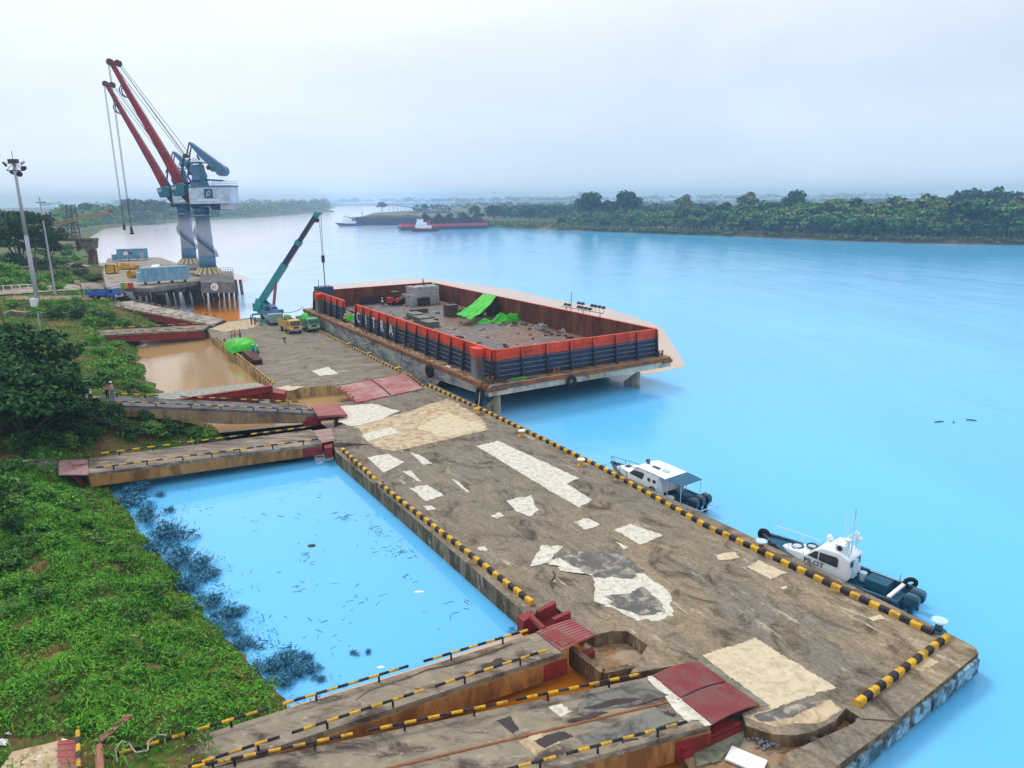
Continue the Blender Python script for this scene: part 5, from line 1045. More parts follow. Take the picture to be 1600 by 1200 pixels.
m = MB(); n = len(prof_); vs = [(x, s * (1.02 if z < 1.5 else 1.02 - .16 * (z - 1.5)), z) for s in (-1, 1) for x, z in prof_]; m.add(vs, [tuple(range(n)), tuple(range(2 * n - 1, n - 1, -1))] + [(i, n + i, n + (i + 1) % n, (i + 1) % n) for i in range(n)]); m.build("wheelhouse", M_BWHITE, pb, bevel=.1)
for s in (-1, 1):
    def wq(x, z, s=s): return (x, s * ((1.02 if z < 1.5 else 1.02 - .16 * (z - 1.5)) + .015), z)
    MB().poly([wq(.95, 1.62), wq(.52, 2.02), wq(.3, 2.06), wq(.3, 1.56)][::s]).build("window", M_GLASS, pb); MB().poly([wq(.22, 1.55), wq(.22, 2.06), wq(-.85, 2.1), wq(-.95, 2.0), wq(-.95, 1.5)][::s]).build("window", M_GLASS, pb)
MB().poly([(1.12, -.8, 1.66), (1.12, .8, 1.66), (.66, .76, 2.08), (.66, -.76, 2.08)]).build("windscreen", M_GLASS, pb)
for yy in (-.45, .4): MB().poly([(-1.57, yy - .25, 1.55), (-1.57, yy - .25, 1.98), (-1.57, yy + .25, 1.98), (-1.57, yy + .25, 1.55)]).build("window", M_GLASS, pb)
m = MB(); m.box((-1.59, 0, 1.35), (.05, .62, 1.15)); m.build("door", M_BPALE, pb)
m = MB(); letters(m, "PILOT", (1.15, 1.05, 1.14), (-1, 0, 0), (0, -.0, 1), .46, 0, .012, 1.05); m.build("lettering", M_NAVY, pb)
m = MB(); letters(m, "RIVER PILOT", (1.9, 1.365, .62), (-1, .03, 0), (0, .2, 1), .28, 0, .02, .95) if False else m.box((1.0, 1.40, .62), (1.8, .03, .16)); m.build("worn_stencil", M_BPALE, pb)
m = MB(); m.cyl((-.5, -.25, 2.42), (-.5, -.25, 2.62), .24, .24, 14); m.ball((-.5, -.25, 2.68), (.30, .30, .2)); m.build("radar_dome", M_BWHITE, pb, True)
m = MB(); m.box((-.85, .35, 2.64), (.62, .72, .46)); m.build("air_conditioner", M_BWHITE, pb, bevel=.05); MB().cyl((-.85, .72, 2.64), (-.85, .735, 2.64), .17, .17, 14).build("fan_grille", M_DARK, pb)
m = MB(); m.ball((.35, -.5, 2.5), (.2, .2, .24)); m.build("search_light", M_BWHITE, pb, True)
m = MB(); m.cyl((-1.25, 0, 2.3), (-1.25, 0, 5.2), .045, .03, 6)
for z, w_ in ((3.1, .9), (3.5, .6)): m.beam((-1.25, -w_, z), (-1.25, w_, z), .06, .06)
for yy in (-.6, .6): m.cyl((-1.25, yy, 2.3), (-1.25, yy * .7, 3.5), .035, n=5); m.cyl((-1.5, yy * 1.3, .9), (-1.4, yy, 2.5), .035, n=5)
m.build("mast", M_BPALE, pb); m = MB()
for x, y, h in ((-.4, -.8, 2.4), (-.7, -.55, 1.9)): m.cyl((x, y, 2.3), (x, y, 2.3 + h), .018, .012, 5)
m.build("antenna", M_BWHITE, pb); m = MB(); m.box((-1.25, -.5, 3.25), (.28, .28, .3)); m.build("navigation_light", M_BWHITE, pb); m = MB(); m.ball((-1.25, .6, 3.3), (.22, .22, .14)); m.build("navigation_light", M_BWHITE, pb); m = MB(); m.cyl((-1.25, -.8, 2.75), (-1.25, -.8, 3.0), .2, .2, 12); m.build("navigation_light", M_BWHITE, pb)
m = MB(); pts = [(-1.25, 0, 5.15), (-1.35, .1, 4.95), (-1.25, .22, 4.7)]; m.add([(-1.25, 0, 5.2), (-1.25, 0, 4.85), (-1.42, .3, 4.5), (-1.38, .28, 4.75)], [(0, 1, 2, 3), (3, 2, 1, 0)]); m.build("flag", M_DARK, pb)
m = MB(); rp = [np.array(q[4]) * [1, .9, 1] + [0, 0, .75] for q in sec[10:16]]; m.tube(rp, .03, 5)
for q in rp[::2]: m.cyl(q, q * [1, 1.05, 1] - [0, 0, .75], .025, n=5)
m.build("bow_rail", M_BWHITE, pb); m = MB(); rp = [np.array(q[0]) * [1, .9, 1] + [0, 0, .7] for q in sec[10:13]]; m.tube(rp, .025, 5)
for q in rp[::2]: m.cyl(q, q * [1, 1.05, 1] - [0, 0, .7], .025, n=5)
m.build("bow_rail", M_BWHITE, pb)
m = MB(); m.box((-2.9, -.35, .75), (1.3, 1.0, .6)); m.build("engine_box", M_BTD, pb, bevel=.04); m = MB(); m.beam((-4.05, -1.15, .95), (-4.05, 1.15, .95), .2, .14); m.build("thwart", M_BWHITE, pb)
m = MB(); m.tube([(-2.0, -1.2, .95), (-3.7, -1.2, .95), (-3.75, -1.2, 1.5), (-3.75, -1.2, .9)], .03, 5); m.build("stern_rail", M_BPALE, pb); m = MB(); m.cyl((-1.9, -.5, .5), (-1.9, -.5, 1.05), .22, .22, 12); m.build("drum", M_BPALE, pb)
for yy in (-.42, .42): outboard(pb, -LPB / 2 - .42, yy, .55, M_BTEAL)
for x in (3.2, .2, -2.2, -3.8):
    m = MB(); q = min(sec, key=lambda s_: abs(s_[0][0] - x)); m.cyl(np.array(q[0]) + [-.18, .06, .02], np.array(q[0]) + [.18, .06, .02], .12, .12, 8); m.build("cleat", M_DARK, pb)
tag(MB().torus((0, 0, 0), .3, .13, (.2, 1, .3)).build("harbour_tyre", M_RUBBER, None, True), "small black tyre on the far gunwale at the stern of the pilot boat", "tyre").location = tuple(pb.matrix_basis @ Vector((-4.3, -1.25, 1.05)))
# --- white cabin boat
cbt, LC = boat_at("cabin_boat", "white cabin boat with dark blue aft awning moored farther along the quay", (1080, 787, -.4), (949, 722, .25), 10, .45); print("cabin boat", LC)
sec = hull_secs(LC, 2.6, -.35, 1.35, .8, 16); add_hull(cbt, sec, M_BPALE, M_BTD, M_BGREEN, (-LC / 2, -1.7, .35))
m = MB(); m.loft([[(x, s * w * k, z) for s, k, z in ((1, 1, .95), (1, .88, .95 + h), (-1, .88, .95 + h), (-1, 1, .95))] for x, w, h in ((.9, 1.2, .75), (2., 1.05, .7), (3.1, .68, .5), (3.7, .3, .35))]); m.build("trunk_cabin", M_BWHITE, cbt, bevel=.06); MB().box((2.5, 0, 1.6), (.5, .45, .06)).build("hatch", M_DARK, cbt)
prof_ = [(-1.8, .7), (-1.8, 2.25), (.2, 2.35), (.9, 2.15), (1.5, 1.6), (1.5, .9)]; n = len(prof_); W_ = 1.24
m = MB(); vs = [(x, s * (W_ - .14 * max(0, z - 1.2)), z) for s in (-1, 1) for x, z in prof_]; m.add(vs, [tuple(range(n)), tuple(range(2 * n - 1, n - 1, -1))] + [(i, n + i, n + (i + 1) % n, (i + 1) % n) for i in range(n)]); m.build("wheelhouse", M_BWHITE, cbt, bevel=.12)
m = MB(); m.loft([[(x, s * 1.22, z + h) for s, h in ((1, 0), (1, .09), (-1, .09), (-1, 0))] for x, z in ((-2.6, 2.28), (-1.2, 2.36), (.3, 2.4), (.95, 2.2))]); m.build("roof", M_BWHITE, cbt, bevel=.03)
for s in (-1, 1):
    def wq(x, z, s=s): return (x, s * (W_ - .14 * max(0, z - 1.2) + .018), z)
    MB().poly([wq(1.3, 1.66), wq(.85, 2.06), wq(-.15, 2.1), wq(-.3, 1.95), wq(-.1, 1.55)][::s]).build("window", M_GLASS, cbt)
    for x in (-.85, -1.4): MB().cyl(wq(x, 1.75), (x, wq(x, 1.75)[1] + s * .03, 1.75), .15, .15, 12).build("porthole", M_GLASS, cbt)
    MB().loft([[wq(-1.8, .75), wq(-1.8, 2.2), (-1.8, s * 1.15, 2.2), (-1.8, s * 1.15, .75)], [wq(-2.5, .75), wq(-1.95, 2.2), (-1.95, s * 1.15, 2.2), (-2.5, s * 1.15, .75)]]).build("side_wing", M_BPALE, cbt)
MB().poly([(1.42, -.95, 1.7), (1.42, .95, 1.7), (.98, .9, 2.1), (.98, -.9, 2.1)]).build("windscreen", M_GLASS, cbt)
m = MB(); m.torus((-1.3, W_ + .06, 1.05), .27, .075, (0, 1, 0), 16, 8); m.build("life_ring", M_BTEAL, cbt, True)
m = MB(); m.loft([[(x, y, z) for y in (-1.2, 1.2)] + [(x, y, z - .05) for y in (1.2, -1.2)] for x, z in ((-2.6, 2.36), (-3.3, 2.33), (-4.1, 2.25))]); m.build("awning", M("dark blue awning", (.03, .12, .20), .7, .1, 2.), cbt)
for x in (-4.05, -2.7):
    for y in (-1.12, 1.12): MB().cyl((x, y, .7), (x, y, 2.28), .03, n=6).build("awning_post", M_BPALE, cbt)
m = MB(); m.box((-1.9, -.35, 1.6), (.25, .7, .5)); m.build("air_conditioner", M_BWHITE, cbt); MB().cyl((-2.03, -.45, 1.6), (-2.05, -.45, 1.6), .18, .18, 14).build("fan_grille", M_DARK, cbt)
m = MB(); m.box((-.7, .2, 2.48), (.7, .25, .1)); m.build("roof_hatch", M_DARK, cbt); m = MB(); m.cyl((.35, .0, 2.4), (.35, .0, 2.85), .13, .13, 10); m.build("horn", M_BTEAL, cbt); m = MB(); m.cyl((-1.6, .1, 2.4), (-1.6, .1, 3.0), .03, n=6); m.box((-1.6, .1, 2.5), (.5, .35, .1)); m.build("aerial", M_BPALE, cbt); m = MB(); m.box((.9, -.5, 2.45), (.2, .2, .2)); m.build("lamp", M_BTEAL, cbt)
m = MB(); rp = [np.array(q[4]) + [0, .05, .55] for q in sec[10:]] + [np.array(q[0]) + [0, -.05, .55] for q in sec[10:][::-1]]; m.tube(rp, .025, 5)
for q in rp[::2]: m.cyl(q, q - [0, 0, .55], .022, n=5)
m.build("bow_rail", M_BTEAL, cbt); m = MB(); m.box((-3.2, -.5, .75), (1.0, .8, .35)); m.build("seat_box", M_BTD, cbt); MB().cyl((-2.7, .85, .75), (-2.7, .85, .82), .4, .4, 16).build("white_cushion", M_BWHITE, cbt)
for yy in (-.7, .0, .7): outboard(cbt, -LC / 2 - .35, yy, .75, M("navy outboard", (.012, .04, .08), .3, .1, 2.))
m = MB()
for s in (-1, 1): m.tube([(-LC / 2 + .3, s * 1.3, .95), (-LC / 2 - 1.3, s * 1.0, .8), (-LC / 2 - 1.3, s * 1.0, .5), (-LC / 2, s * 1.2, .4)], .03, 5)
m.tube([(-LC / 2 - 1.3, -1., .8), (-LC / 2 - 1.3, 1., .8)], .03, 5); m.build("stern_rail", M_BPALE, cbt)
def rope2(a, b, lb, mat=None): return rope(a, b, lb, .12, .022, mat or M_ROPE, "mooring ropes of the small boats")
rope2(P(908, 727, .45), tuple(cbt.matrix_basis @ Vector((LC / 2 - .3, .1, 1.4))), "thin mooring rope from the bow of the cabin boat to the yellow bollard"); rope2(P(1189, 858, .45), tuple(pb.matrix_basis @ Vector((LPB / 2 - .6, .3, 1.4))), "thin mooring rope from the bow of the pilot boat to the rusty bollard")
# --- work boat hidden behind the barge, its lamp rack showing above the bulwark
wb = thing("lamp_boat", "boat mostly hidden beyond the barge with racks of dark lamps showing over the bulwark", "boat", BL(BWID + 3.2, 24.5, WZ + DZ), BA + pi / 2)
add_hull(wb, hull_secs(13, 3.4, -.4, 2.4, 1.5, 12), M("green white hull", (.25, .5, .38), .5), M_PEACH, M_WHITEP); MB().box((-1.5, 0, 2.8), (4., 2.4, 2.6)).build("deckhouse", M_WHITEP, wb, bevel=.08); MB().box((-1.5, 0, 4.15), (4.6, 3., .12)).build("roof", M("mint green roof", (.20, .62, .38), .6), wb)
m = MB(); zt_ = 6.3
for x in (-4.2, 0., 4.5):
    for y in (-1.3, 1.3): m.cyl((x, y, 1.5), (x, y, zt_), .06, n=5)
for y in (-1.3, 1.3): m.beam((-5, y, zt_), (6., y, zt_ - .2), .08, .08); m.beam((-4, y, zt_ - .9), (5., y, zt_ - .9), .06, .06)
m.build("lamp_rack", M("brown rack", (.16, .09, .07), .7), wb)
for x in (-5, -4, -3, -2.2, .2, 1.2):
    for y in (-1.3, 1.3):
        m = MB(); m.cyl((x, y, zt_ + .1), (x, y, zt_ + .9), .03, n=4); m.cyl((x, y, zt_ + .75), (x, y, zt_ + 1.1), .38, .22, 10); m.build("lamp", M_DARK, wb)
MB().cyl((1.5, 0, 1.5), (1.5, 0, 9.), .05, n=5).build("mast", M_DARK, wb)
# ------------------------------------------------------------------ distant river traffic
def river_barge(label, pa, pb_, W_, h, hm, bm, coal, piles):
    a, b = P(*pa, WZ), P(*pb_, WZ); rz = math.atan2((b - a)[1], (b - a)[0]); L_ = np.linalg.norm(b - a); t = thing("coal_barge", label, "barge", (*((a + b) / 2)[:2], WZ), rz)
    m = MB(); m.loft([[(x, -W_ / 2, z0), (x, W_ / 2, z0), (x, W_ / 2, h), (x, -W_ / 2, h)] for x, z0 in ((-L_ / 2, 1.2), (-L_ / 2 + 4, -.5), (L_ / 2 - 4, -.5), (L_ / 2, 1.2))]); m.build("hull", hm, t)
    m = MB(); 
    for s in (-1, 1): m.box((0, s * (W_ / 2 - .3), h + 1.1), (L_ - 2, .3, 2.2))
    for s in (-1, 1): m.box((s * (L_ / 2 - 1.2), 0, h + 1.1), (.3, W_ - .8, 2.2))
    m.build("bulwark", bm, t); r = random.Random(3)
    for (u, w_, hh) in piles:
        m = MB(); secs = []; 
        for k in range(9):
            f = k / 8; secs.append([(u * L_ / 2 + w_ * (1 - f) * cos(q) * (1 + r.uniform(-.05, .05)), W_ * .42 * (1 - f) * sin(q), h + 1.6 + hh * f) for q in [i * 2 * pi / 14 for i in range(14)]])
        m.loft(secs); m.build("coal_heap", coal, t, True)
    return t
M_COAL = M("wet coal", (.018, .02, .024), .7, .4, .4); M_RHULL = M("dark red hull", (.20, .05, .045), .7, .2, .3); M_RBW = M("faded red bulwark", (.55, .09, .08), .6, .1, .3); M_GHULL = M("grey black hull", (.06, .07, .085), .7, .2, .3)
river_barge("red edged barge carrying four dark coal heaps by the far bank", (624, 359.5), (759, 356.5), 18, 2.6, M_GHULL, M_RBW, M_COAL, [(-.42, 12, 9.5), (.13, 11, 8.5), (.48, 13, 9.5), (.76, 12, 7.5), (-.1, 12, 9.)])
river_barge("long dark grey empty barge moored behind the red edged coal barge", (540, 352), (662, 351), 20, 5.2, M_GHULL, M_GHULL, M_COAL, [(.6, 22, 3.), (-.1, 40, 3.)])
def tug(label, px, L_, rz, hm, wm, rm):
    t = thing("tug_boat", label, "boat", P(*px, WZ), rz); W_ = L_ * .3; add_hull(t, hull_secs(L_, W_, -1, 3.2, 2., 10), hm, hm, hm)
    for z, l_, x, mt in ((2.2, .52, -.02, wm), (4.6, .34, .04, wm), (7., .2, .08, wm)): MB().box((x * L_, 0, z + 1.15), (L_ * l_, W_ * .62 * (1 if z < 5 else .8), 2.3)).build("deckhouse", mt, t, bevel=.1)
    MB().box((.08 * L_, 0, 9.4), (L_ * .25, W_ * .6, .3)).build("roof", rm, t); MB().cyl((-.2 * L_, 0, 4), (-.2 * L_, 0, 8.5), .9, .8, 10).build("funnel", rm, t); MB().cyl((.05 * L_, 0, 9), (.05 * L_, 0, 15), .15, .1, 5).build("mast", wm, t)
    for x in (-.05, .05, .13): MB().box((x * L_, -W_ * .315, 5.9), (1.2, .1, .9)).build("window", M_GLASS, t)
    return t
tug("red hulled tug with a white and red deckhouse alongside the coal barge", (661, 361.5), 24, pi, M_RHULL, M_BWHITE, M_RBW); tug("blue hulled white tug at the left end of the long dark barge", (545, 353), 26, pi, M("tug blue", (.03, .09, .22), .5), M_BWHITE, M("tug grey", (.2, .25, .32), .5))
# floating logs
for px, l_, a_, lb in (((1467, 659.5), 1.1, .2, "leftmost of three dark sticks floating on the open river at right"), ((1490, 660), .7, 1., "shortest of three dark sticks floating on the open river at right"), ((1518, 657), 1.0, 2.7, "rightmost of three dark sticks floating on the open river at right")):
    c = P(*px, WZ); tag(MB().tube([c - [cos(a_) * l_ / 2, sin(a_) * l_ / 2, 0], c + [0, 0, .08], c + [cos(a_) * l_ / 2, sin(a_) * l_ / 2, .02]], .06, 6).build("floating_log", M_DARK), lb, "log", "sticks floating on the river")
# ------------------------------------------------------------------ people
def body_mesh(joints, edges, nm):
    me = bpy.data.meshes.new(nm); me.from_pydata([j[0] for j in joints], edges, []); o = bpy.data.objects.new(nm, me); COL.objects.link(o)
    sk = o.modifiers.new("skin", 'SKIN'); sk.use_smooth_shade = True
    for v, j in zip(me.skin_vertices[0].data, joints): v.radius = (j[1], j[1] * (j[2] if len(j) > 2 else 1)); v.use_root = False
    me.skin_vertices[0].data[0].use_root = True
    o.modifiers.new("sub", 'SUBSURF').levels = 1
    bpy.context.view_layer.update()
    out = bpy.data.meshes.new_from_object(o.evaluated_get(bpy.context.evaluated_depsgraph_get())); bpy.data.objects.remove(o); bpy.data.meshes.remove(me)
    return out
def pose(step=0., lean=0., armL=(.0, .15), armR=(.0, .15), crouch=0.):
    "joints: facing +x; arm = (forward swing, sideways)"
    h = .93 - crouch * .45; J = [((0, 0, h), .135, .9), ((lean * .3, 0, h + .22), .145, .8), ((lean * .7, 0, h + .46), .165, .75), ((lean * .85, 0, h + .58), .06), ((lean + .01, 0, h + .70), .095), ((lean + .015, 0, h + .80), .075)]
    E = [(0, 1), (1, 2), (2, 3), (3, 4), (4, 5)]
    for s, st in ((1, step), (-1, -step)):
        b = len(J); kx = .12 * st + crouch * .35; J += [((0, s * .10, h - .06), .10), ((kx + .04, s * .11, h * .52 + crouch * .12), .072), ((st * .28 - (.08 if st < 0 else 0), s * .11, .10), .05), ((st * .28 + .06, s * .115, .05), .048), ((st * .28 + .17, s * .12, .035), .035)]
        E += [(0, b), (b, b + 1), (b + 1, b + 2), (b + 2, b + 3), (b + 3, b + 4)]
    for s, (f, w_) in ((1, armL), (-1, armR)):
        b = len(J); sx, sz = lean * .7, h + .48; J += [((sx, s * .19, sz), .062), ((sx + f * .22, s * (.23 + w_ * .3), sz - .27 + abs(f) * .05), .046), ((sx + f * .48 + .04, s * (.22 + w_ * .5), sz - .50 + abs(f) * .22), .035), ((sx + f * .55 + .05, s * (.22 + w_ * .55), sz - .60 + abs(f) * .26), .038, .6)]
        E += [(2, b), (b, b + 1), (b + 1, b + 2), (b + 2, b + 3)]
    return J, E, h
POSES = {}
for nm, kw in (("stand", dict(armL=(.05, .1), armR=(.1, .1))), ("walk", dict(step=1., armL=(-.5, .05), armR=(.55, .05))), ("point", dict(armL=(.8, .2), armR=(.1, .1), lean=.05)), ("crouch", dict(crouch=.8, lean=.22, armL=(.6, .1), armR=(.5, .1))), ("hold", dict(armL=(.55, -.1), armR=(.55, -.1)))):
    J, E, h = pose(**kw); me = body_mesh(J, E, "person_" + nm); mi = []
    for p in me.polygons:
        x, y, z = p.center
        mi.append(3 if z > h + .53 else 3 if (abs(y) > .2 and z < h + .12 and nm != "crouch") else 0 if z > h + .02 else 2 if z < .1 else 1)
    POSES[nm] = (me, mi, h)
M_SKIN = M("brown skin", (.26, .14, .085), .6, .05, 2., bump=0); M_BOOT = M("dark boots", (.02, .018, .016), .7)
CL = {k: M(k + " cloth", c, .85, .12, 3.) for k, c in dict(orange=(.70, .16, .03), navy=(.03, .045, .10), black=(.02, .02, .025), white=(.70, .70, .68), lime=(.55, .62, .06), blue=(.08, .22, .50), red=(.50, .04, .05), pink=(.60, .28, .30), khaki=(.30, .24, .15), grey=(.22, .23, .25)).items()}
def person(label, loc, rz, pz, top, legs, hat=None, stripe=None, hair=False):
    t = thing("person", label, "person", loc, rz); src, mi, h = POSES[pz]; me = src.copy()
    me.materials.clear()
    for m_ in (CL[top], CL[legs], M_BOOT, M_SKIN): me.materials.append(m_)
    me.polygons.foreach_set("material_index", np.array(mi, np.int32)); me.polygons.foreach_set("use_smooth", np.ones(len(mi), bool)); o = bpy.data.objects.new("body", me); COL.objects.link(o); o.parent = t
    lean = .22 if pz == "crouch" else .05 if pz == "point" else 0.
    m = MB(); m.ball((lean + .01, 0, h + .77), (.125, .115, .12), 0, 12, 4, True)
    if hat: m.cyl((lean + .03, 0, h + .765), (lean + .03, 0, h + .785), .16, .14, 12); m.build("helmet", M(hat + " helmet", dict(white=(.85, .85, .85), yellow=(.8, .55, .05), orange=(.8, .25, .03))[hat], .4), t, True)
    else: m.build("hair", M("black hair", (.012, .010, .010), .6), t, True)
    m = MB()
    for s in (-1, 1): m.ball((lean + .098, s * .035, h + .725), (.012, .016, .012), 0, 6, 4)
    m.build("eyes", M_BOOT, t); MB().ball((lean + .11, 0, h + .69), (.025, .02, .025), 0, 6, 4).build("nose", M_SKIN, t, True)
    if stripe:
        m = MB()
        for z in (h + .14, h + .32): m.loft([[(lean * (z - h) + (.155 + k * .0) * cos(a), (.185) * sin(a), z + dz) for a in [i * pi / 7 for i in range(14)]] for dz, k in ((0, 0), (.05, 0))], caps=False)
        m.build("reflective_band", CL[stripe], t)
    return t
pp = lambda x, y, z=0.: P(x, y, z)
person("person in a lime vest and dark trousers standing before the yellow truck", pp(445, 536), RAD(-80), "stand", "lime", "black", "yellow")
person("person in an orange vest standing left in the pair behind the green cover", pp(363, 532.5), RAD(200), "stand", "orange", "black", "white", "lime")
person("person in an orange vest, right one of the pair behind the green cover", pp(367.5, 532), RAD(20), "hold", "orange", "navy", "orange")
person("person in dark clothes and dark cap standing alone behind the green cover", pp(376, 531), RAD(230), "stand", "grey", "navy")
person("person in white crouching at the kerb left of the green cover", pp(351, 535), RAD(-60), "crouch", "white", "navy", "white")
person("person in a lime vest bending at the right edge of the green cover", pp(395, 542), RAD(-110), "hold", "lime", "black", "yellow")
person("person in blue and white helmet behind the stack of steel beams", pp(397, 556), RAD(-90), "hold", "blue", "navy", "white")
person("person in grey and blue jacket pointing beside the stack of steel beams", pp(404, 558), RAD(-140), "point", "blue", "navy", "white")
person("person in dark clothes standing left of the mobile crane outrigger", pp(393, 507), RAD(0), "stand", "navy", "black")
person("person crouching by the mobile crane outrigger pad", pp(398, 507.5), RAD(0), "crouch", "black", "black")
person("person in a navy shirt with yellow helmet standing between mobile crane and green truck", pp(446, 505), RAD(180), "stand", "navy", "black", "yellow")
person("person in an orange vest and white helmet on the rising bridge, left of the pair", pp(168, 623.5, 3.15), RAD(-20), "stand", "orange", "black", "white", "white")
person("person in a pink vest and blue trousers on the rising bridge, right of the pair", pp(176.5, 623, 3.12), RAD(160), "stand", "pink", "blue", "white")
person("person in navy walking on the red plate under the tree, left walker", pp(133, 632, 3.27), RAD(180), "walk", "navy", "navy")
person("person in dark trousers walking on the red plate under the tree, right walker", pp(143, 630, 3.27), RAD(180), "walk", "white", "navy")
person("person in red working beside the tall grey block stack on the barge", onfloor((649, 470)), RAD(180), "hold", "red", "navy", "white")
person("person in white kneeling on top of the tall grey block stack", BL(*bloc((664, 474), ZF), 6.65), RAD(200), "crouch", "grey", "black")
person("person in white walking alone on the open barge floor near the lettered bulwark", onfloor((598, 480)), RAD(200), "walk", "white", "navy", "white")
person("person in a lime vest sitting in the gap of the near bulwark", BL(1.2, bloc((545, 503), 3.)[1], 3.0), RAD(-60), "crouch", "lime", "black", "white")
# ------------------------------------------------------------------ vegetation
LF_DARK = leafmat("dark tree leaves", [(.004, .022, .008), (.009, .042, .012), (.020, .075, .018), (.045, .12, .028)])
LF_MID = leafmat("green tree leaves", [(.012, .05, .014), (.032, .11, .022), (.07, .19, .035), (.15, .28, .06)])
LF_OLIVE = leafmat("olive tree leaves", [(.025, .06, .016), (.065, .12, .026), (.13, .19, .045), (.22, .25, .08)])
LF_BUSH = leafmat("bright bush leaves", [(.018, .075, .012), (.045, .17, .02), (.095, .29, .03), (.19, .42, .055)])
LF_GRASS = leafmat("grass blades", [(.006, .045, .006), (.024, .135, .012), (.065, .26, .02), (.18, .43, .042)])
LF_DRY = leafmat("dry grass", [(.10, .075, .03), (.18, .12, .04), (.26, .19, .07)])
LF_TEAL = leafmat("flooded dark teal leaves", [(.010, .055, .10), (.022, .11, .18), (.05, .20, .31), (.12, .36, .52)])
LF_PALM = leafmat("palm leaves", [(.02, .07, .02), (.05, .13, .03), (.10, .2, .06)])
M_BARK = M("tree bark", (.10, .075, .055), .95, .3, 3.)
def crown_pts(n, rx, ry, rz, nc, seed, flat=.6, cs=.34, hollow=.5):
    r = np.random.default_rng(seed); d = r.normal(size=(nc, 3)); d /= np.linalg.norm(d, axis=1)[:, None]; d[:, 2] = np.where(d[:, 2] < -.35, -d[:, 2], d[:, 2]); d[0] = (.1, 0, .99); d[1] = (-.25, .2, .93)
    rad = (hollow + (1 - hollow) * r.random(nc)) * (.8 + .28 * r.random(nc)); c = d * rad[:, None]
    k = r.integers(0, nc, n); s = cs * (.6 + .8 * r.random(nc))[k]; q = r.normal(size=(n, 3)); q /= np.linalg.norm(q, axis=1)[:, None]; q *= (r.random(n) ** .45)[:, None]
    q[:, 2] *= flat; p = c[k] + q * s[:, None]
    return p * [rx, ry, rz], q * .9, c * [rx, ry, rz]
def tree(name, label, cat, base, h, r, leaf, n, mat, seed, trunk=.35, group=None, nc=26, ls=.3, ry=None, cs=.34, limbs=True):
    "tapered trunk, limbs to the foliage clumps, crown of loose leaves"
    t = thing(name, label, cat, base, 0, group); ry = ry or r; ch = h * (1 - trunk) / 2; cz = h - ch
    p, nn, cc = crown_pts(n, r, ry, ch, nc, seed, cs=cs); p[:, 2] += cz; rg = np.random.default_rng(seed + 50)
    mesh_quads("crown", leaf_arrays(p, leaf * (.6 + .8 * rg.random(n)), rg, .35, .6, nn), mat, None, t)
    m = MB(); tr = h * .022 + .04; m.cyl((0, 0, -.3), (0, 0, h * trunk), tr * 1.4, tr, 9); m.cyl((0, 0, h * trunk), (r * .05, 0, cz + ch * .4), tr, tr * .35, 8)
    if limbs:
        for c in cc[:10]:
            m.cyl((0, 0, h * trunk * (.75 + .25 * rg.random())), tuple(c * .85 + [0, 0, cz]), tr * .5, tr * .14, 6)
    m.build("trunk", M_BARK, t); return t
zg = lambda x, y: float(land_z(np.array([x]), np.array([y]))[0])
def pxg(x, y):
    "ground point of the left bank seen at x, y"
    z = 2.
    for _ in range(8): q = P(x, y, z); z = .5 * z + .5 * zg(q[0], q[1])
    return np.array([q[0], q[1], zg(q[0], q[1])])
# big dark trees left
tree("broadleaf_tree", "big dark spreading tree at the left edge in front of the rising bridge", "tree", pxg(38, 694), 7.2, 6.7, .22, 24000, LF_DARK, 3, .08, nc=90, cs=.23)
tree("broadleaf_tree", "dark tree behind the big spreading tree at the left edge", "tree", pxg(5, 645), 8.2, 7., .24, 13000, LF_DARK, 4, .12, nc=60, cs=.25)
tree("broadleaf_tree", "small dark leafy tree cut by the left edge above the grass slope", "tree", pxg(-14, 850), 5.2, 2.4, .16, 5000, LF_MID, 5, .2, nc=26)
tree("broadleaf_tree", "large dark rounded tree beyond the tall lamp mast", "tree", P(34, 417, 4.5), 16.5, 10., .5, 13000, LF_DARK, 6, .04, nc=80, cs=.26)
tree("broadleaf_tree", "dark tree adjoining the large rounded tree on its river side", "tree", P(80, 416, 4.5), 12.5, 6., .45, 6500, LF_DARK, 7, .05, nc=44, cs=.28)
tree("broadleaf_tree", "pale hazy tree at the far left edge behind the large rounded tree", "tree", P(-6, 395, 4.5), 12., 6., .45, 3600, LF_MID, 8, .06, nc=30)
def palm(label, base, h, seed):
    t = thing("palm_tree", label, "palm tree", base); r = random.Random(seed); m = MB(); pts = [np.array([.06 * i * i / 8, 0, h * i / 8]) for i in range(9)]
    for i in range(8): m.cyl(pts[i], pts[i + 1], .2 - .008 * i, .19 - .008 * i, 8)
    m.build("trunk", M_BARK, t); top = pts[-1]
    for k in range(15):
        a, e, l_ = k * 2.4, r.uniform(.1, 1.1), r.uniform(2.6, 3.4); f = MB(); P_ = []
        for i in range(8): s = i / 7; P_.append(top + np.array([cos(a) * l_ * s * cos(e * .6), sin(a) * l_ * s * cos(e * .6), l_ * (s * sin(e) - .75 * s * s)]))
        for i in range(7):
            for sd in (-1, 1):
                for u in (0, .5):
                    b = lerp(P_[i], P_[i + 1], u); d = P_[i + 1] - P_[i]; d /= np.linalg.norm(d); sv = np.cross(d, [0, 0, 1]); sv /= np.linalg.norm(sv) + 1e-6; w_ = .75 * (1 - abs(i / 7 - .35)); f.add([b, b + d * .22, b + sv * sd * w_ + d * .35 - [0, 0, .25 * w_]], [(0, 1, 2)])
        f.build("frond", LF_PALM, t)
    return t
palm("coconut palm standing left of the lamp mast below the large tree", pxg(58, 432), 6.2, 3)
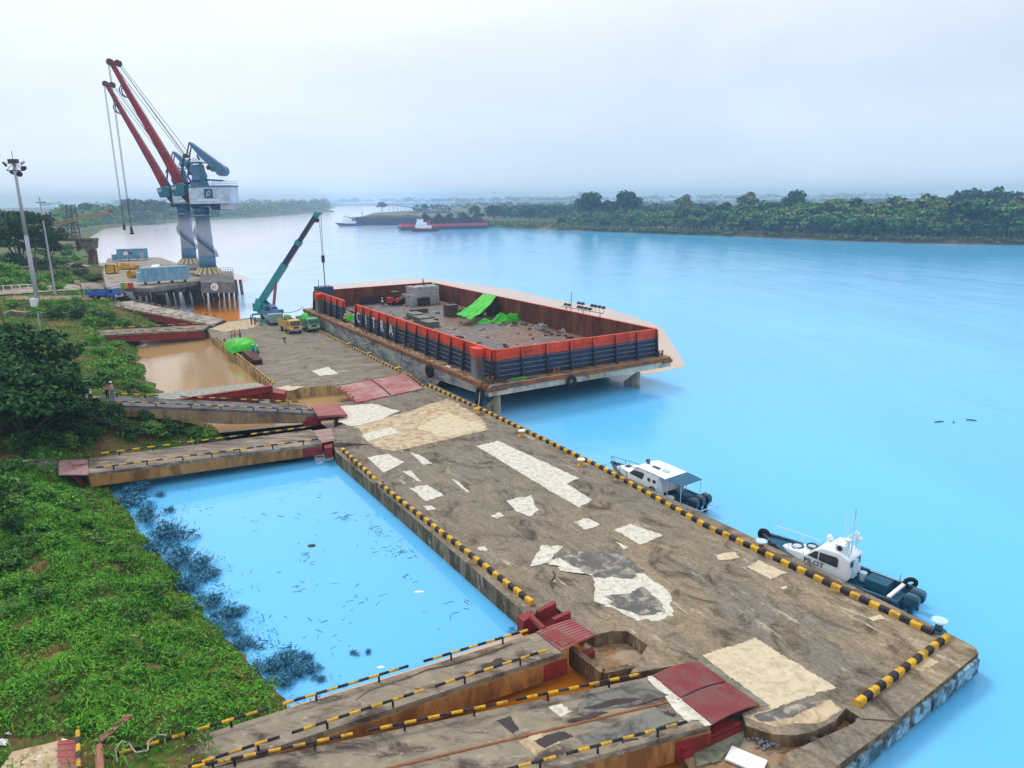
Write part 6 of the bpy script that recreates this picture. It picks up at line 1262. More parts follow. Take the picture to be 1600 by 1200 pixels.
# shrubs on the left bank
protos = []
def shrub_proto(mat, n, leaf, seed, flat=.6):
    t = thing("shrub", "", "shrub", (0, 0, -50)); p, nn, cc = crown_pts(n, 1, 1, .72, 22, seed, cs=.42, hollow=.3); p[:, 2] += .45; p[:, 2] = np.maximum(p[:, 2], .02); rg = np.random.default_rng(seed)
    mesh_quads("foliage", leaf_arrays(p, leaf * (.6 + .8 * rg.random(n)), rg, .4, .55, nn), mat, None, t); m = MB()
    for c in cc[:5]: m.cyl((0, 0, -.1), tuple(c * .8 + [0, 0, .45]), .03, .012, 5)
    m.build("stem", M_BARK, t); return t
protos = [shrub_proto(LF_BUSH, 1700, .085, 21), shrub_proto(LF_MID, 1700, .085, 22), shrub_proto(LF_BUSH, 1500, .095, 23), shrub_proto(LF_DARK, 1700, .085, 24)]
used = set()
def off_road(p):
    d = p - CAM; w_ = d @ FW; x, y = 800 + F * (d @ CR) / w_, 600 - F * (d @ CU) / w_
    yr = 441 + (168 - x) * .072
    return ~(((y > yr) & (y < yr + 11) & (x < 182)) | ((y > 411) & (y < 419) & (x < 170)) | ((y > 463) & (y < 470) & (x < 165) & (x > 20)))
def place(k, loc, sc, label, group):
    pr = protos[k]
    if k not in used:
        used.add(k); pr.location = tuple(map(float, loc)); pr.scale = sc; pr["label"] = label; pr["group"] = group; pr.rotation_euler = (0, 0, random.uniform(0, 6)); return pr
    return dup(pr, loc, random.uniform(0, 6), label, group, sc)
r = random.Random(12)
GB = "rounded shrubs on the left bank"
spots = [(12, 432, 3.2, 0), (34, 440, 2.8, 0), (55, 447, 2.2, 2), (5, 452, 2.4, 0), (80, 440, 2.2, 1), (98, 438, 2.2, 1), (112, 445, 1.8, 2), (128, 432, 2.4, 3), (140, 440, 2., 1), (152, 442, 1.8, 3), (122, 420, 2., 3), (100, 425, 1.8, 1), (135, 408, 2.2, 1), (118, 408, 2., 2), (105, 402, 2.2, 1), (140, 400, 1.8, 3), (92, 452, 1.3, 2), (66, 455, 1.2, 2),
    (100, 488, 1.6, 1), (128, 486, 1.5, 1), (150, 492, 1.6, 0), (172, 500, 1.5, 1), (195, 508, 1.5, 2), (120, 500, 1.8, 3), (88, 498, 1.8, 3), (60, 492, 1.5, 0), (215, 516, 1.1, 1), (140, 508, 1.4, 2), (20, 480, 1.4, 0), (50, 478, 1.2, 2), (75, 480, 1.4, 0), (98, 474, 1.2, 0), (120, 474, 1.2, 0), (145, 480, 1.0, 2), (165, 512, 1.3, 1), (235, 512, 1.0, 0),
    (160, 555, 1.6, 0), (175, 575, 1.7, 0), (192, 592, 1.5, 2), (170, 600, 1.7, 1), (200, 565, 1.3, 1), (215, 590, 1.2, 2), (180, 545, 1.4, 0), (150, 540, 1.5, 2), (205, 612, 1.2, 1), (222, 610, 1.0, 0),
    (150, 665, 1.5, 3), (180, 672, 1.5, 3), (210, 680, 1.4, 3), (240, 682, 1.3, 1), (270, 680, 1.2, 3), (300, 682, 1.1, 1), (325, 688, .9, 2), (140, 690, 1.6, 3), (230, 660, 1.2, 3), (270, 662, 1.1, 1), (120, 680, 1.8, 3), (175, 655, 1.5, 3), (100, 665, 1.8, 3), (80, 700, 1.5, 3), (110, 700, 1.3, 1), (35, 700, 1.4, 1),
    (15, 740, 1.2, 1), (30, 775, 1.2, 1), (5, 800, 1.4, 1), (20, 830, 1.1, 3), (12, 890, 1.2, 1), (40, 860, .9, 1), (70, 780, .9, 0), (110, 800, .8, 1), (60, 830, .8, 0), (150, 850, .8, 1), (100, 880, .8, 0), (170, 900, .7, 2), (200, 880, .7, 0), (240, 930, .7, 1), (130, 930, .7, 0), (220, 970, .7, 1), (280, 960, .6, 1), (310, 1040, .7, 0), (350, 1060, .6, 2), (270, 1030, .6, 1), (60, 940, .7, 1), (180, 1010, .6, 0), (380, 1090, .5, 2), (335, 1000, .5, 1), (95, 790, 1.0, 0), (45, 800, .9, 2), (140, 820, .9, 0), (180, 860, .8, 2), (85, 860, 1.0, 2), (30, 920, .9, 0), (160, 960, .8, 2), (215, 920, .7, 0), (110, 985, .8, 2), (255, 990, .7, 0), (300, 1000, .6, 2), (60, 1000, .8, 0), (200, 1060, .6, 2), (320, 1080, .5, 0), (150, 1070, .6, 0)]
spots += [(30, 690, 2.2, 3), (60, 672, 2.2, 3), (92, 660, 2.0, 3), (105, 685, 1.7, 3), (5, 670, 2.2, 3), (75, 700, 1.6, 3), (125, 655, 1.6, 3), (48, 705, 1.3, 3), (20, 418, 3.5, 3), (50, 420, 3.2, 3), (75, 421, 3., 3), (-5, 420, 3.5, 1), (95, 419, 2.6, 1), (108, 393, 2.5, 1), (70, 402, 3., 1)]
for i, (x, y, s_, k) in enumerate(spots):
    q = pxg(x, y); zone = ("leafy shrub among the greenery near the palm and lamp mast" if y < 460 else "leafy shrub on the bank around the two red bridges" if y < 530 else "leafy shrub on the bank beside the muddy basin" if y < 630 else "leafy shrub in the shade below the rising bridge" if y < 705 else "leafy shrub on the grass slope at lower left")
    place(k, q - [0, 0, .1], (s_ * r.uniform(.85, 1.2), s_ * r.uniform(.85, 1.2), s_ * r.uniform(.8, 1.15)), zone, GB + " " + ("north" if y < 460 else "by the red bridges" if y < 530 else "by the muddy basin" if y < 630 else "below the rising bridge" if y < 705 else "on the slope"))
# flooded shrubs standing in the blue basin
fsh = thing("flooded_shrub", "dark teal half drowned shrub standing in the blue basin water", "shrub", (0, 0, WZ), 0, "half drowned shrubs in the blue basin")
p, nn, cc = crown_pts(950, 1, 1, .55, 30, 77, cs=.32, hollow=.25); p[:, 2] = np.maximum(p[:, 2] + .3, .02); rg = np.random.default_rng(78)
mesh_quads("foliage", leaf_arrays(p, .085 * (.5 + rg.random(len(p))), rg, .2, .35, nn), LF_TEAL, None, fsh); m = MB()
for k in range(26): a, d = r.uniform(0, 6.28), r.uniform(.1, 1.1); m.cyl((cos(a) * .04, sin(a) * .04, -.35), (cos(a) * d * 1.15 + r.uniform(-.1, .1), sin(a) * d * 1.15, r.uniform(.4, 1.1)), .018, .008, 4)
m.build("stem", M("dark teal stem", (.012, .06, .09), .8), fsh)
fs = [(205, 790, 1.5), (228, 812, 1.5), (255, 838, 1.7), (282, 842, 1.2), (245, 865, 1.4), (280, 880, 1.6), (312, 890, 1.3), (330, 900, .9), (300, 920, 1.2), (330, 945, 1.1), (352, 965, 1.0), (345, 985, 1.0), (365, 990, .8), (375, 960, .7), (378, 1012, .7), (418, 1045, 1.0), (445, 1040, 1.1), (470, 1052, .9), (490, 1050, .6), (440, 1068, .9), (222, 768, 1.0), (250, 775, .6), (265, 800, .6), (553, 1022, .35), (575, 1020, .3), (480, 1030, .5), (395, 1010, .5), (210, 770, 1.2), (500, 1062, .5)]
for i, (x, y, s_) in enumerate(fs):
    q = P(x, y, WZ); sc = (s_ * r.uniform(.8, 1.1), s_ * r.uniform(.8, 1.1), s_ * r.uniform(.55, .95))
    if i == 0: fsh.location = tuple(q); fsh.scale = sc
    else: dup(fsh, q, r.uniform(0, 6), None, None, sc)
rg = np.random.default_rng(91); X = rg.uniform(-40, -8, 90000); Y = rg.uniform(28, 58, 90000); d_ = sdist(X, Y, LEFT_POLY); k_ = (d_ < .5) & (d_ > -4.) & (rg.random(90000) < np.clip(.75 + .22 * d_ + .5 * wob(X, Y, 1.2, 3.), 0, 1) * .55); fw_ = np.stack([X[k_], Y[k_], WZ + .02 + .22 * rg.random(int(k_.sum()))], 1)
tag(mesh_quads("flooded_weeds", leaf_arrays(fw_, .075 * (.5 + rg.random(len(fw_))), rg, .3, .32), LF_TEAL), kind="stuff")
# floating twigs
tw = MB(); tm = M("wet dark twigs", (.035, .12, .18), .6, .4, 5.)
def twig(x, y, l_):
    a = r.uniform(0, 6.28); c = P(x, y, WZ + .015); tw.tube([c, c + [cos(a) * l_ / 2, sin(a) * l_ / 2 + r.uniform(-.06, .06), .02], c + [cos(a) * l_, sin(a) * l_, 0]], r.uniform(.007, .018), 4)
for x, y, n_, sp in ((535, 809, 22, 12), (620, 860, 26, 30), (590, 830, 14, 18), (475, 870, 8, 12), (495, 705, 30, 18), (505, 715, 20, 12), (640, 905, 6, 20), (410, 1010, 18, 14), (560, 930, 10, 40), (400, 800, 8, 40), (480, 790, 14, 80), (520, 980, 14, 60), (700, 950, 10, 40), (800, 985, 14, 8), (470, 900, 12, 70), (600, 820, 12, 80), (440, 1030, 20, 40), (350, 900, 18, 40), (310, 800, 12, 40)):
    for _ in range(n_): twig(x + r.gauss(0, sp * .5), y + r.gauss(0, sp * .3), r.uniform(.12, .6))
tag(tw.build("floating_twigs", tm), kind="stuff")
tag(MB().ball(P(487, 853, WZ), (.3, .22, .12), 0, 10, 6).build("floating_debris", M_DARK, None, True), "dark round lump floating in the middle of the blue basin", "debris"); tag(MB().ball(P(655, 925, WZ), (.35, .12, .06), 0, 10, 6).build("floating_debris", M_WHITEP, None, True), "larger white scrap floating in the blue basin right of centre", "debris"); tag(MB().ball(P(595, 1043, WZ), (.22, .12, .06), 0, 10, 6).build("floating_debris", M_WHITEP, None, True), "smaller white scrap floating in the blue basin near the bottom bridge", "debris")
# grass and weeds
rg = np.random.default_rng(5)
def scatter(n, x0_, x1_, y0_, y1_, dmin=.2, dens=None):
    X = rg.uniform(x0_, x1_, n); Y = rg.uniform(y0_, y1_, n); d = sdist(X, Y, LEFT_POLY); k = d > dmin
    if dens is not None: k &= rg.random(n) < dens(X, Y)
    X, Y = X[k], Y[k]
    out = np.zeros(len(X), bool); pxs = None
    return np.stack([X, Y, land_z(X, Y)], 1)
def blades(name, pts, hgt, mat, wd=.05, bend=.5):
    n = len(pts); a = rg.uniform(0, 2 * pi, n); h = hgt * (.4 + .9 * rg.random(n)) * np.clip(.85 + .6 * wob(pts[:, 0], pts[:, 1], 1.4, .7) + .35 * wob(pts[:, 0], pts[:, 1], 4.1, 2.), .25, 2.3); d = np.stack([np.cos(a), np.sin(a), np.zeros(n)], 1); s = np.stack([-np.sin(a), np.cos(a), np.zeros(n)], 1) * (wd * (.6 + .8 * rg.random(n)))[:, None]
    mid = pts + d * (h * bend * .35)[:, None] + np.stack([np.zeros(n), np.zeros(n), h * .7], 1); tip = pts + d * (h * bend)[:, None] + np.stack([np.zeros(n), np.zeros(n), h * (.95 - .3 * bend)], 1)
    v = np.stack([pts - s, mid - s * .9, tip, mid + s * .9], 1); return tag(mesh_quads(name, v, mat), kind="stuff")
cl = lambda X, Y: np.clip(.9 + .6 * wob(X, Y, 1.1, .5) + .35 * wob(X, Y, 3.1, 2.), .08, 1)
bare = lambda X, Y: np.where((Y < 25) & (X < -9 - (Y - 20) * .3), .12, 1.)
pt = scatter(260000, -42, -6, 14, 60, .0, lambda X, Y: cl(X, Y) * bare(X, Y)); blades("grass", pt, .46, LF_GRASS, .032, .75)
pt = scatter(26000, -42, -6, 14, 60, .0, lambda X, Y: (sdist(X, Y, LEFT_POLY) < 2.2) * .8 + .05); blades("dry_grass", pt, .55, LF_DRY, .035, .8)
# broad leaved weeds in drifts
pt = scatter(110000, -42, -6, 14, 60, .3, lambda X, Y: np.clip(.05 + 1.0 * wob(X, Y, .7, 3.) + .5 * wob(X, Y, 2.3, 1.), 0, 1) * bare(X, Y)); pt[:, 2] += .12 + .35 * rg.random(len(pt)); tag(mesh_quads("weeds", leaf_arrays(pt, .075 * (.6 + .8 * rg.random(len(pt))), rg, .6, .5), LF_BUSH), kind="stuff")
pt = scatter(110000, -110, -24, 60, 170, .1, lambda X, Y: np.clip(.6 + .7 * wob(X, Y, .6), .1, 1)); pt = pt[off_road(pt)]; pt[:, 2] += .25 * rg.random(len(pt)); blades("grass", pt, .5, LF_GRASS, .07, .7)
pt = scatter(26000, -42, -6, 14, 60, .5, lambda X, Y: np.clip(-.35 + 1.1 * wob(X, Y, .9, 5.) + .6 * wob(X, Y, 3., 4.), 0, 1) * bare(X, Y)); pt[:, 2] += .2 + .45 * rg.random(len(pt)); tag(mesh_quads("weeds", leaf_arrays(pt, .15 * (.5 + rg.random(len(pt))), rg, .8, .5), LF_MID), kind="stuff")
# ------------------------------------------------------------------ far bank trees
fp = []
def ftree(kind, h, r_, mat, seed, n=1000, trunk=.25, leaf=.75, nc=18):
    t = tree("broadleaf_tree", "", "tree", (0, 0, -60), h, r_, leaf, n, mat, seed, trunk, None, nc, cs=.36, limbs=True); return t
fproto = [ftree(0, 10, 4.6, LF_MID, 101), ftree(1, 10, 4.2, LF_DARK, 102), ftree(2, 10, 5.2, LF_OLIVE, 103), ftree(3, 10, 4.4, LF_MID, 104, nc=24), ftree(4, 10, 5., LF_DARK, 231, n=1500, nc=46), ftree(5, 10, 3.6, LF_OLIVE, 106, trunk=.3), ftree(6, 10, 4.8, LF_MID, 107), ftree(7, 10, 3.2, LF_DARK, 108, trunk=.35)]
fused = set()
def off_road(p):
    d = p - CAM; w_ = d @ FW; x, y = 800 + F * (d @ CR) / w_, 600 - F * (d @ CU) / w_
    yr = 441 + (168 - x) * .072
    return ~(((y > yr) & (y < yr + 11) & (x < 182)) | ((y > 411) & (y < 419) & (x < 170)) | ((y > 463) & (y < 470) & (x < 165) & (x > 20)))
def fplace(k, loc, h, label, group=None, wx=1.):
    pr = fproto[k]; s_ = h / 10.; sc = (s_ * wx, s_ * wx, s_)
    if k not in fused:
        fused.add(k); pr.location = tuple(map(float, loc)); pr.scale = sc; pr["label"] = label; pr.rotation_euler = (0, 0, r.uniform(0, 6))
        if group: pr["group"] = group
        return pr
    n_ = dup(pr, loc, r.uniform(0, 6), label, group, sc)
    if not group and "group" in n_: del n_["group"]
    return n_
SH = np.array(RIGHT_SHORE)
def shore_at(px):
    "shore point seen at column px and the inland direction"
    for a, b in zip(RIGHT_SHORE, RIGHT_SHORE[1:]):
        xa, xb = V((*a, WZ))[0], V((*b, WZ))[0]
        if (xa - px) * (xb - px) <= 0:
            t_ = (px - xa) / (xb - xa + 1e-9); return lerp(a, b, t_)
    return np.array(RIGHT_SHORE[0])
GF = "broadleaf trees massed along the opposite bank"
cnt = 0
for px in np.arange(884, 1700, 11.):
    edge = np.interp(px, [880, 1000, 1080, 1300, 1450, 1600], [3.8, 6, 8.5, 10.5, 11, 11.5])
    for row, (dd, hs, p_) in enumerate(((9, .75, 1.), (20, 1.05, .95), (36, 1.25, .8), (58, 1.35, .6))):
        if r.random() > p_ or (px < 960 and row > 1 and r.random() < .6): continue
        q = shore_at(px + r.uniform(-8, 8)); inl = q / np.linalg.norm(q); b = q + inl * (dd + r.uniform(-4, 5)); cnt += 1
        fplace(r.choice((0, 1, 2, 3, 4, 6, 0, 3, 5)), (*b, 1.1), edge * hs * r.uniform(.62, 1.4) + 1, "leafy tree within the massed woods lining the opposite bank", GF, r.uniform(.9, 1.35))
def ft(k, px, ybase, ytop, label, wx=1., z=1.3, group=None):
    b = P(px, ybase, z); return fplace(k, b, max(2., HT(b, ytop)), label, group, wx)
ft(4, 922, 352, 302, "round dense tree standing above the scrub at the left end of the woods", .95); ft(4, 978, 352, 300, "tall broad dark tree right of the round tree above the scrub", .9); ft(7, 951, 350, 312, "slim tree between the two tall dark trees at the left of the woods", 1.)
ft(4, 1240, 352, 299, "lone dark crown rising above the middle of the far woods", .75); ft(4, 1512, 350, 297, "dark rounded crown rising at the right of the far woods", 1.); ft(1, 1552, 350, 297, "pale edged crown rising beside the dark rounded one at right", 1.1); ft(7, 1488, 348, 301, "narrow dark crown left of the two rounded ones at right", 1.); ft(4, 1580, 352, 301, "dark crown at the right edge of the far woods", 1.)
ft(5, 1166, 352, 304, "thin nearly bare tree in the middle of the far woods", 1.2); ft(5, 1068, 352, 308, "pale thin tree standing right of the tall dark pair", 1.)
ft(4, 597, 331, 316, "lone round tree on the far point right of the wide water", 1.1, 1.6); ft(7, 664, 335, 318, "narrow pointed tree on the far point by the conveyor", 1.1); ft(0, 742, 345, 321, "tree with a high loose crown left of the dense pair on the scrub bank", .8); ft(4, 772, 345, 321, "dense dark tree on the scrub bank right of the coal barge", 1.1); ft(1, 722, 344, 332, "low dark bush like tree above the coal barge end", 1.4); ft(4, 750, 344, 333, "wide low dark tree beside the dense dark tree", 1.6); ft(1, 706, 342, 333, "small tree just left of the low dark one by the coal barge", 1.)
ft(1, 828, 345, 325, "broad dark tree midway along the scrub bank", 1.5); ft(3, 852, 345, 328, "smaller tree right of the broad dark one on the scrub bank", 1.); ft(1, 882, 347, 331, "spreading dark tree at the right of the scrub bank", 1.3); ft(7, 866, 345, 327, "thin upright tree near the right of the scrub bank", .9)
# left far bank trees
def fl(k, px, yb, yt, label, wx=1.): return ft(k, px, yb, yt, label, wx, 2.)
fl(4, 138, 349, 319, "hazy dome shaped tree on the far bank behind the lattice tower", 1.2); fl(4, 212, 347, 312, "hazy dome shaped tree behind the crane hook ropes", 1.2); fl(1, 96, 350, 335, "low hazy round tree left of the lattice tower", 1.3); fl(4, 242, 346, 313, "hazy tall tree just left of the crane cabs", 1.1); fl(1, 258, 346, 316, "hazy tree right behind the crane cabs", 1.2)
def forest(name, pts, mat, leaf, n=60, seed=1):
    "distant woods too far to count: loose crowns of leaves in one mesh"
    rr = np.random.default_rng(seed); V_ = []
    for (x, y, z, rad, h) in pts:
        p_, nn_, _ = crown_pts(n, rad, rad, h * .55, 7, int(rr.integers(1e6)), cs=.5); p_ += [x, y, z + h * .5]; V_.append(leaf_arrays(p_, leaf * (.6 + .8 * rr.random(n)), rr, .3, .7, nn_))
    return tag(mesh_quads(name, np.concatenate(V_), mat), kind="stuff")
pts = []
for px in np.arange(880, 1720, 5.):   # scrub along the water's edge
    q = shore_at(px); inl = q / np.linalg.norm(q)
    for k in range(2): b = q + inl * r.uniform(2, 8) + [r.uniform(-3, 3), 0]; pts.append((*b, -.3, r.uniform(1.6, 2.8), r.uniform(1.6, 3.2)))
forest("bank_scrub", pts, LF_OLIVE, .5, 70, 1)
pts = []
for px in np.arange(700, 905, 2.5):
    q = shore_at(px); inl = q / np.linalg.norm(q)
    for k in range(4): b = q + inl * r.uniform(4, 60); pts.append((*b, .2, r.uniform(2.5, 4.5), r.uniform(2., 4.)))
forest("bank_scrub", pts, LF_OLIVE, .75, 60, 2)
pts = []
for px in np.arange(880, 1720, 4.):
    q = shore_at(px); inl = q / np.linalg.norm(q)
    for dd in (75, 100, 140, 190): b = q + inl * (dd + r.uniform(-10, 12)); pts.append((*b, 1., r.uniform(4, 7), np.interp(px, [880, 1050, 1300, 1600], [8, 10, 12, 14]) * r.uniform(.6, 1.05)))
forest("background_woods", pts, LF_MID, 1.1, 60, 3)
pts = []
for k in range(900): px, yy = r.uniform(-80, 1680), r.uniform(317, 329); q = P(px, yy + (800 - px) * .009 - 1, 2.); 
for k in range(650):   # plain beyond the right bank
    a = r.uniform(-.55, .75); Y = r.uniform(1300, 3400); X = Y * a
    if sdist(np.array([X]), np.array([Y]), RIGHT_SHORE + [(-150, 4200), (2800, 4200), (2800, 350)])[0] < 15: continue
    pts.append((X, Y, 1., r.uniform(9, 22), r.uniform(7, 14)))
for px in np.arange(770, 1700, 3.):   # wooded belt behind the scrub
    q = shore_at(px); inl = q / np.linalg.norm(q)
    for dd in (240, 320, 420, 540): b = q + inl * (dd + r.uniform(-30, 30)); pts.append((*b, 1., r.uniform(7, 11), r.uniform(7, 13)))
forest("wooded_belt", pts, LF_DARK, 2.2, 60, 9); pts = []
for k in range(260):
    X = r.uniform(-2400, 2400); pts.append((X, 3650 + r.uniform(0, 900), 5., r.uniform(30, 60), r.uniform(18, 34)))
forest("distant_woods", pts, LF_MID, 5.5, 34, 4)
pts = []
FLP = FAR_LEFT + [(-900, 4200), (-2800, 4200), (-2800, 600), (-700, 420), (-270, 415)]
for k in range(2600):
    t_ = r.random(); i = r.randrange(len(FAR_LEFT) - 2); q = lerp(FAR_LEFT[i], FAR_LEFT[i + 1], r.random()); dd = r.uniform(6, 200) ** 1.0; b = q + q / np.linalg.norm(q) * dd + np.array([-r.uniform(0, 40), 0])
    if sdist(np.array([b[0]]), np.array([b[1]]), FLP)[0] < 5: continue
    Y = b[1]; pts.append((*b, 1.6, r.uniform(3, 6) * (1 + Y / 900), r.uniform(4, 9) * (1 + dd / 150) * (.7 + Y / 2500)))
    if len(pts) > 900: break
forest("far_bank_woods", pts, LF_MID, 1.7, 55, 5)
# ------------------------------------------------------------------ yard, road, poles, distant buildings
M_ROAD = M("dusty concrete road", (.36, .32, .27), .9, .2, .5, (.22, .17, .12), .4, .5)
M_TRACK = M("dirt track", (.30, .22, .14), .95, .25, .5, (.16, .12, .07), .5, .5)
def drape(name, q, mat, nx=30, ny=4, up=.14):
    rows = []
    for j in range(ny + 1):
        row = []
        for i in range(nx + 1):
            u, v = i / nx, j / ny; x = lerp(lerp(q[0], q[1], u), lerp(q[3], q[2], u), v); row.append(pxg(*x) + [0, 0, up])
        rows.append(row)
    return struct(sheet_mesh(rows).build(name, mat, None, True))
drape("road", [(-30, 455), (168, 441), (176, 451), (-30, 464)], M_ROAD, 40, 4, .22); drape("road", [(20, 416), (165, 411), (170, 416), (20, 421)], M_ROAD, 30, 3, .22); drape("dirt_track", [(10, 464), (150, 463), (172, 470), (10, 470)], M_TRACK, 30, 3, .2)
drape("concrete_apron", [(48, 722), (94, 718), (94, 744), (60, 738)], M_GGREY, 8, 6, .22); drape("concrete_apron", [(20, 1180), (95, 1163), (110, 1230), (-20, 1235)], M_PEACH, 10, 6, .18)
drape("bare_earth", [(60, 690), (100, 690), (95, 722), (55, 722)], M_TRACK, 8, 6, .14)
def container(label, a, b_, z, h, mat, dep=2.5, cabin=False, up=.7):
    A, B = P(*a, z), P(*b_, z); d = (B - A) / np.linalg.norm(B - A); rz = math.atan2(d[1], d[0]); l = np.linalg.norm(B - A); c = (A + B) / 2 + np.array([-d[1], d[0], 0]) * dep / 2
    t = thing("container_cabin" if cabin else "shipping_container", label, "container", c, rz); m = MB(); m.box((0, 0, up + h / 2), (l, dep, h)); m.build("body", mat, t)
    n = int(l / .42)
    if not cabin:
        for s in (-1, 1):
            m = MB()
            for i in range(n): m.box((-l / 2 + (i + .5) * l / n, s * (dep / 2 + .03), up + h / 2), (.2, .07, h - .35))
            m.build("corrugation", mat, t)
    m = MB()
    for s in (-1, 1):
        for zz in (up + .08, up + h - .06): m.box((0, s * (dep / 2 + .04), zz), (l + .06, .12, .16))
        for e in (-1, 1): m.box((e * (l / 2 - .05), s * (dep / 2 + .04), up + h / 2), (.16, .14, h))
    m.build("frame", mat, t); m = MB()
    for x in (-.42, -.14, .14, .42): m.box((x * l, 0, up / 2), (.25, dep * .8, up))
    m.build("skid", M_DARK, t)
    if cabin:
        m = MB(); m.box((-l * .22, -dep / 2 - .05, up + h * .58), (1.3, .08, 1.1)); m.build("window", M_WHITEP, t); m = MB(); m.box((l * .30, -dep / 2 - .05, up + 1.05), (1., .08, 2.)); m.build("door", M("pale grey blue door", (.34, .46, .55), .5), t); m = MB(); m.box((-l * .06, -dep / 2 - .05, up + h * .55), (.8, .1, .6)); m.build("vent", M_DARK, t)
        m = MB(); m.box((-l / 2 - .8, 0, up + .7), (1.5, dep * .8, 1.7)); m.build("generator_box", mat, t)
    else:
        m = MB(); m.box((-l / 2 - .35, 0, up + 1.1), (.7, dep * .9, 2.)); m.build("cooling_unit", M("pale blue unit", (.26, .46, .62), .5), t)
    return t
M_CONT = M("weathered blue container", (.12, .34, .54), .6, .25, .6, (.30, .46, .56), .8, .55, (2.5, 2.5, .3), rust=(.30, .16, .08)); M_CONT2 = M("light blue cabin", (.17, .38, .56), .55, .12, .6, (.10, .20, .30), .7, .45)
container("weathered light blue corrugated container on the quay edge below the cranes", (223, 446), (297, 441), ZQ, 3.0, M_CONT, 2.6); container("light blue container cabin with white window at the back of the yard", (184, 408), (232, 406), ZQ, 3.1, M_CONT2, 2.6, True, .5)
yb = thing("yellow_tank", "yellow square box with dark frame standing in the yard", "tank", P(173.5, 428, ZQ)); m = MB(); m.box((0, 1, 1.2), (2.2, 2.2, 2.2)); m.build("box", M_YEL, yb, bevel=.05); m = MB()
for x in (-1.13, 1.13):
    for z in (.12, 2.3): m.box((x, -.12, (.12 + 2.3) / 2), (.14, .14, 2.3)); m.box((0, -.12, z), (2.3, .14, .14))
m.build("frame", M_DARK, yb)
def scrap(label, px, seed, n, w_):
    rr = random.Random(seed); t = thing("yellow_machinery", label, "machinery", P(*px, ZQ)); m = MB(); m.box((0, 0, .55), (w_ * .8, 1.5, .7)); 
    for _ in range(n): x = rr.uniform(-w_ / 2, w_ / 2); m.box((x, rr.uniform(-1, 1), rr.uniform(.4, 1.3)), (rr.uniform(.4, 1.3), rr.uniform(.3, .8), rr.uniform(.3, 1.0)), rz=rr.uniform(0, 3))
    m.build("frame", M_YEL, t); m = MB()
    for _ in range(8): x = rr.uniform(-w_ / 2, w_ / 2); y = rr.uniform(-1, 1); m.cyl((x, y, .3), (x, y + .3, .3), .3, .3, 10)
    m.build("roller", M_RUSTY, t); m = MB()
    for _ in range(5): x = rr.uniform(-w_ / 2, w_ / 2); m.cyl((x, 0, .5), (x + rr.uniform(-.8, .8), rr.uniform(-.6, .6), 2.0), .07, n=6)
    m.build("arm", M_RUSTY, t)
scrap("spread out yellow and rusty machinery parts behind the yellow truss pile in the yard", (200, 421), 2, 12, 5.5); scrap("compact yellow machine with short legs nearer the blue container", (208, 434), 5, 7, 2.6)
tag(MB().prism(pxy([(236, 421), (249, 420), (250, 417), (238, 417.5)], ZQ), ZQ, ZQ + .7).build("white_cover", M_WHITEP, None, bevel=.1), "small white covered object behind the blue corrugated container", "cover")
for k, (px, mt, lb) in enumerate((((193, 452), M_TGRN, "green drum at the left of the three by the quay edge"), ((199, 452), M_YEL, "yellow drum in the middle of the three by the quay edge"), ((205, 452), M_REDV, "red drum at the right of the three by the quay edge"))):
    t = thing("drum", lb, "drum", P(px[0], px[1] - 1.5, ZQ), 0, "coloured drums by the quay edge"); MB().cyl((0, 0, 0), (0, 0, 1.2), .5, .5, 14).build("shell", mt, t); m = MB()
    for z in (.02, .42, .8, 1.18): m.torus((0, 0, z), .5, .03, n=14, k=5)
    m.build("hoop", mt, t)
# lamp mast
lb = pxg(60, 480); lh = HT(lb, 250); lm = thing("lamp_mast", "tall pale lamp mast with a ring of floodlights at the left", "lamp mast", lb); M_MAST = M("pale violet grey mast", (.40, .40, .46), .5, .08, .5)
m = MB(); m.cyl((0, 0, 0), (0, 0, lh * .5), .42, .33, 14); m.cyl((0, 0, lh * .5), (0, 0, lh), .33, .22, 14); m.build("pole", M_MAST, lm, True)
m = MB(); m.torus((0, 0, lh - 1.8), 1.25, .06, n=20, k=5)
for a in range(4): m.beam((0, 0, lh - .5), (1.25 * cos(a * pi / 2 + .5), 1.25 * sin(a * pi / 2 + .5), lh - 1.8), .09, .09)
m.box((0, 0, lh - .2), (1.5, .8, .7)); m.cyl((0, 0, lh), (0, 0, lh + 1.6), .05, n=5); m.build("head_frame", M_DARK, lm)
for a, dz in ((pi * .95, -.2), (.25, -.9), (-.5, -1.9), (2.3, -1.6), (.9, .05)):
    q0 = np.array([1.45 * cos(a), 1.45 * sin(a) - .2, lh - .4 + dz]); m = MB(); m.cyl(q0, q0 + [.25 * cos(a), .25 * sin(a) - .15, -.18], .42, .5, 12); m.beam((cos(a) * .3, sin(a) * .3, lh - .6), q0, .08, .08); m.build("floodlight", M_MAST if a == .9 else M_DARK, lm)
m = MB(); m.box((.1, -1.0, 1.05), (1.2, .8, 1.5)); m.build("control_cabinet", M_WHITEP, lm, bevel=.03); m = MB(); m.box((-1.1, -.6, 1.0), (.9, .7, 1.2)); m.build("control_cabinet", M_GGREY, lm, bevel=.03)
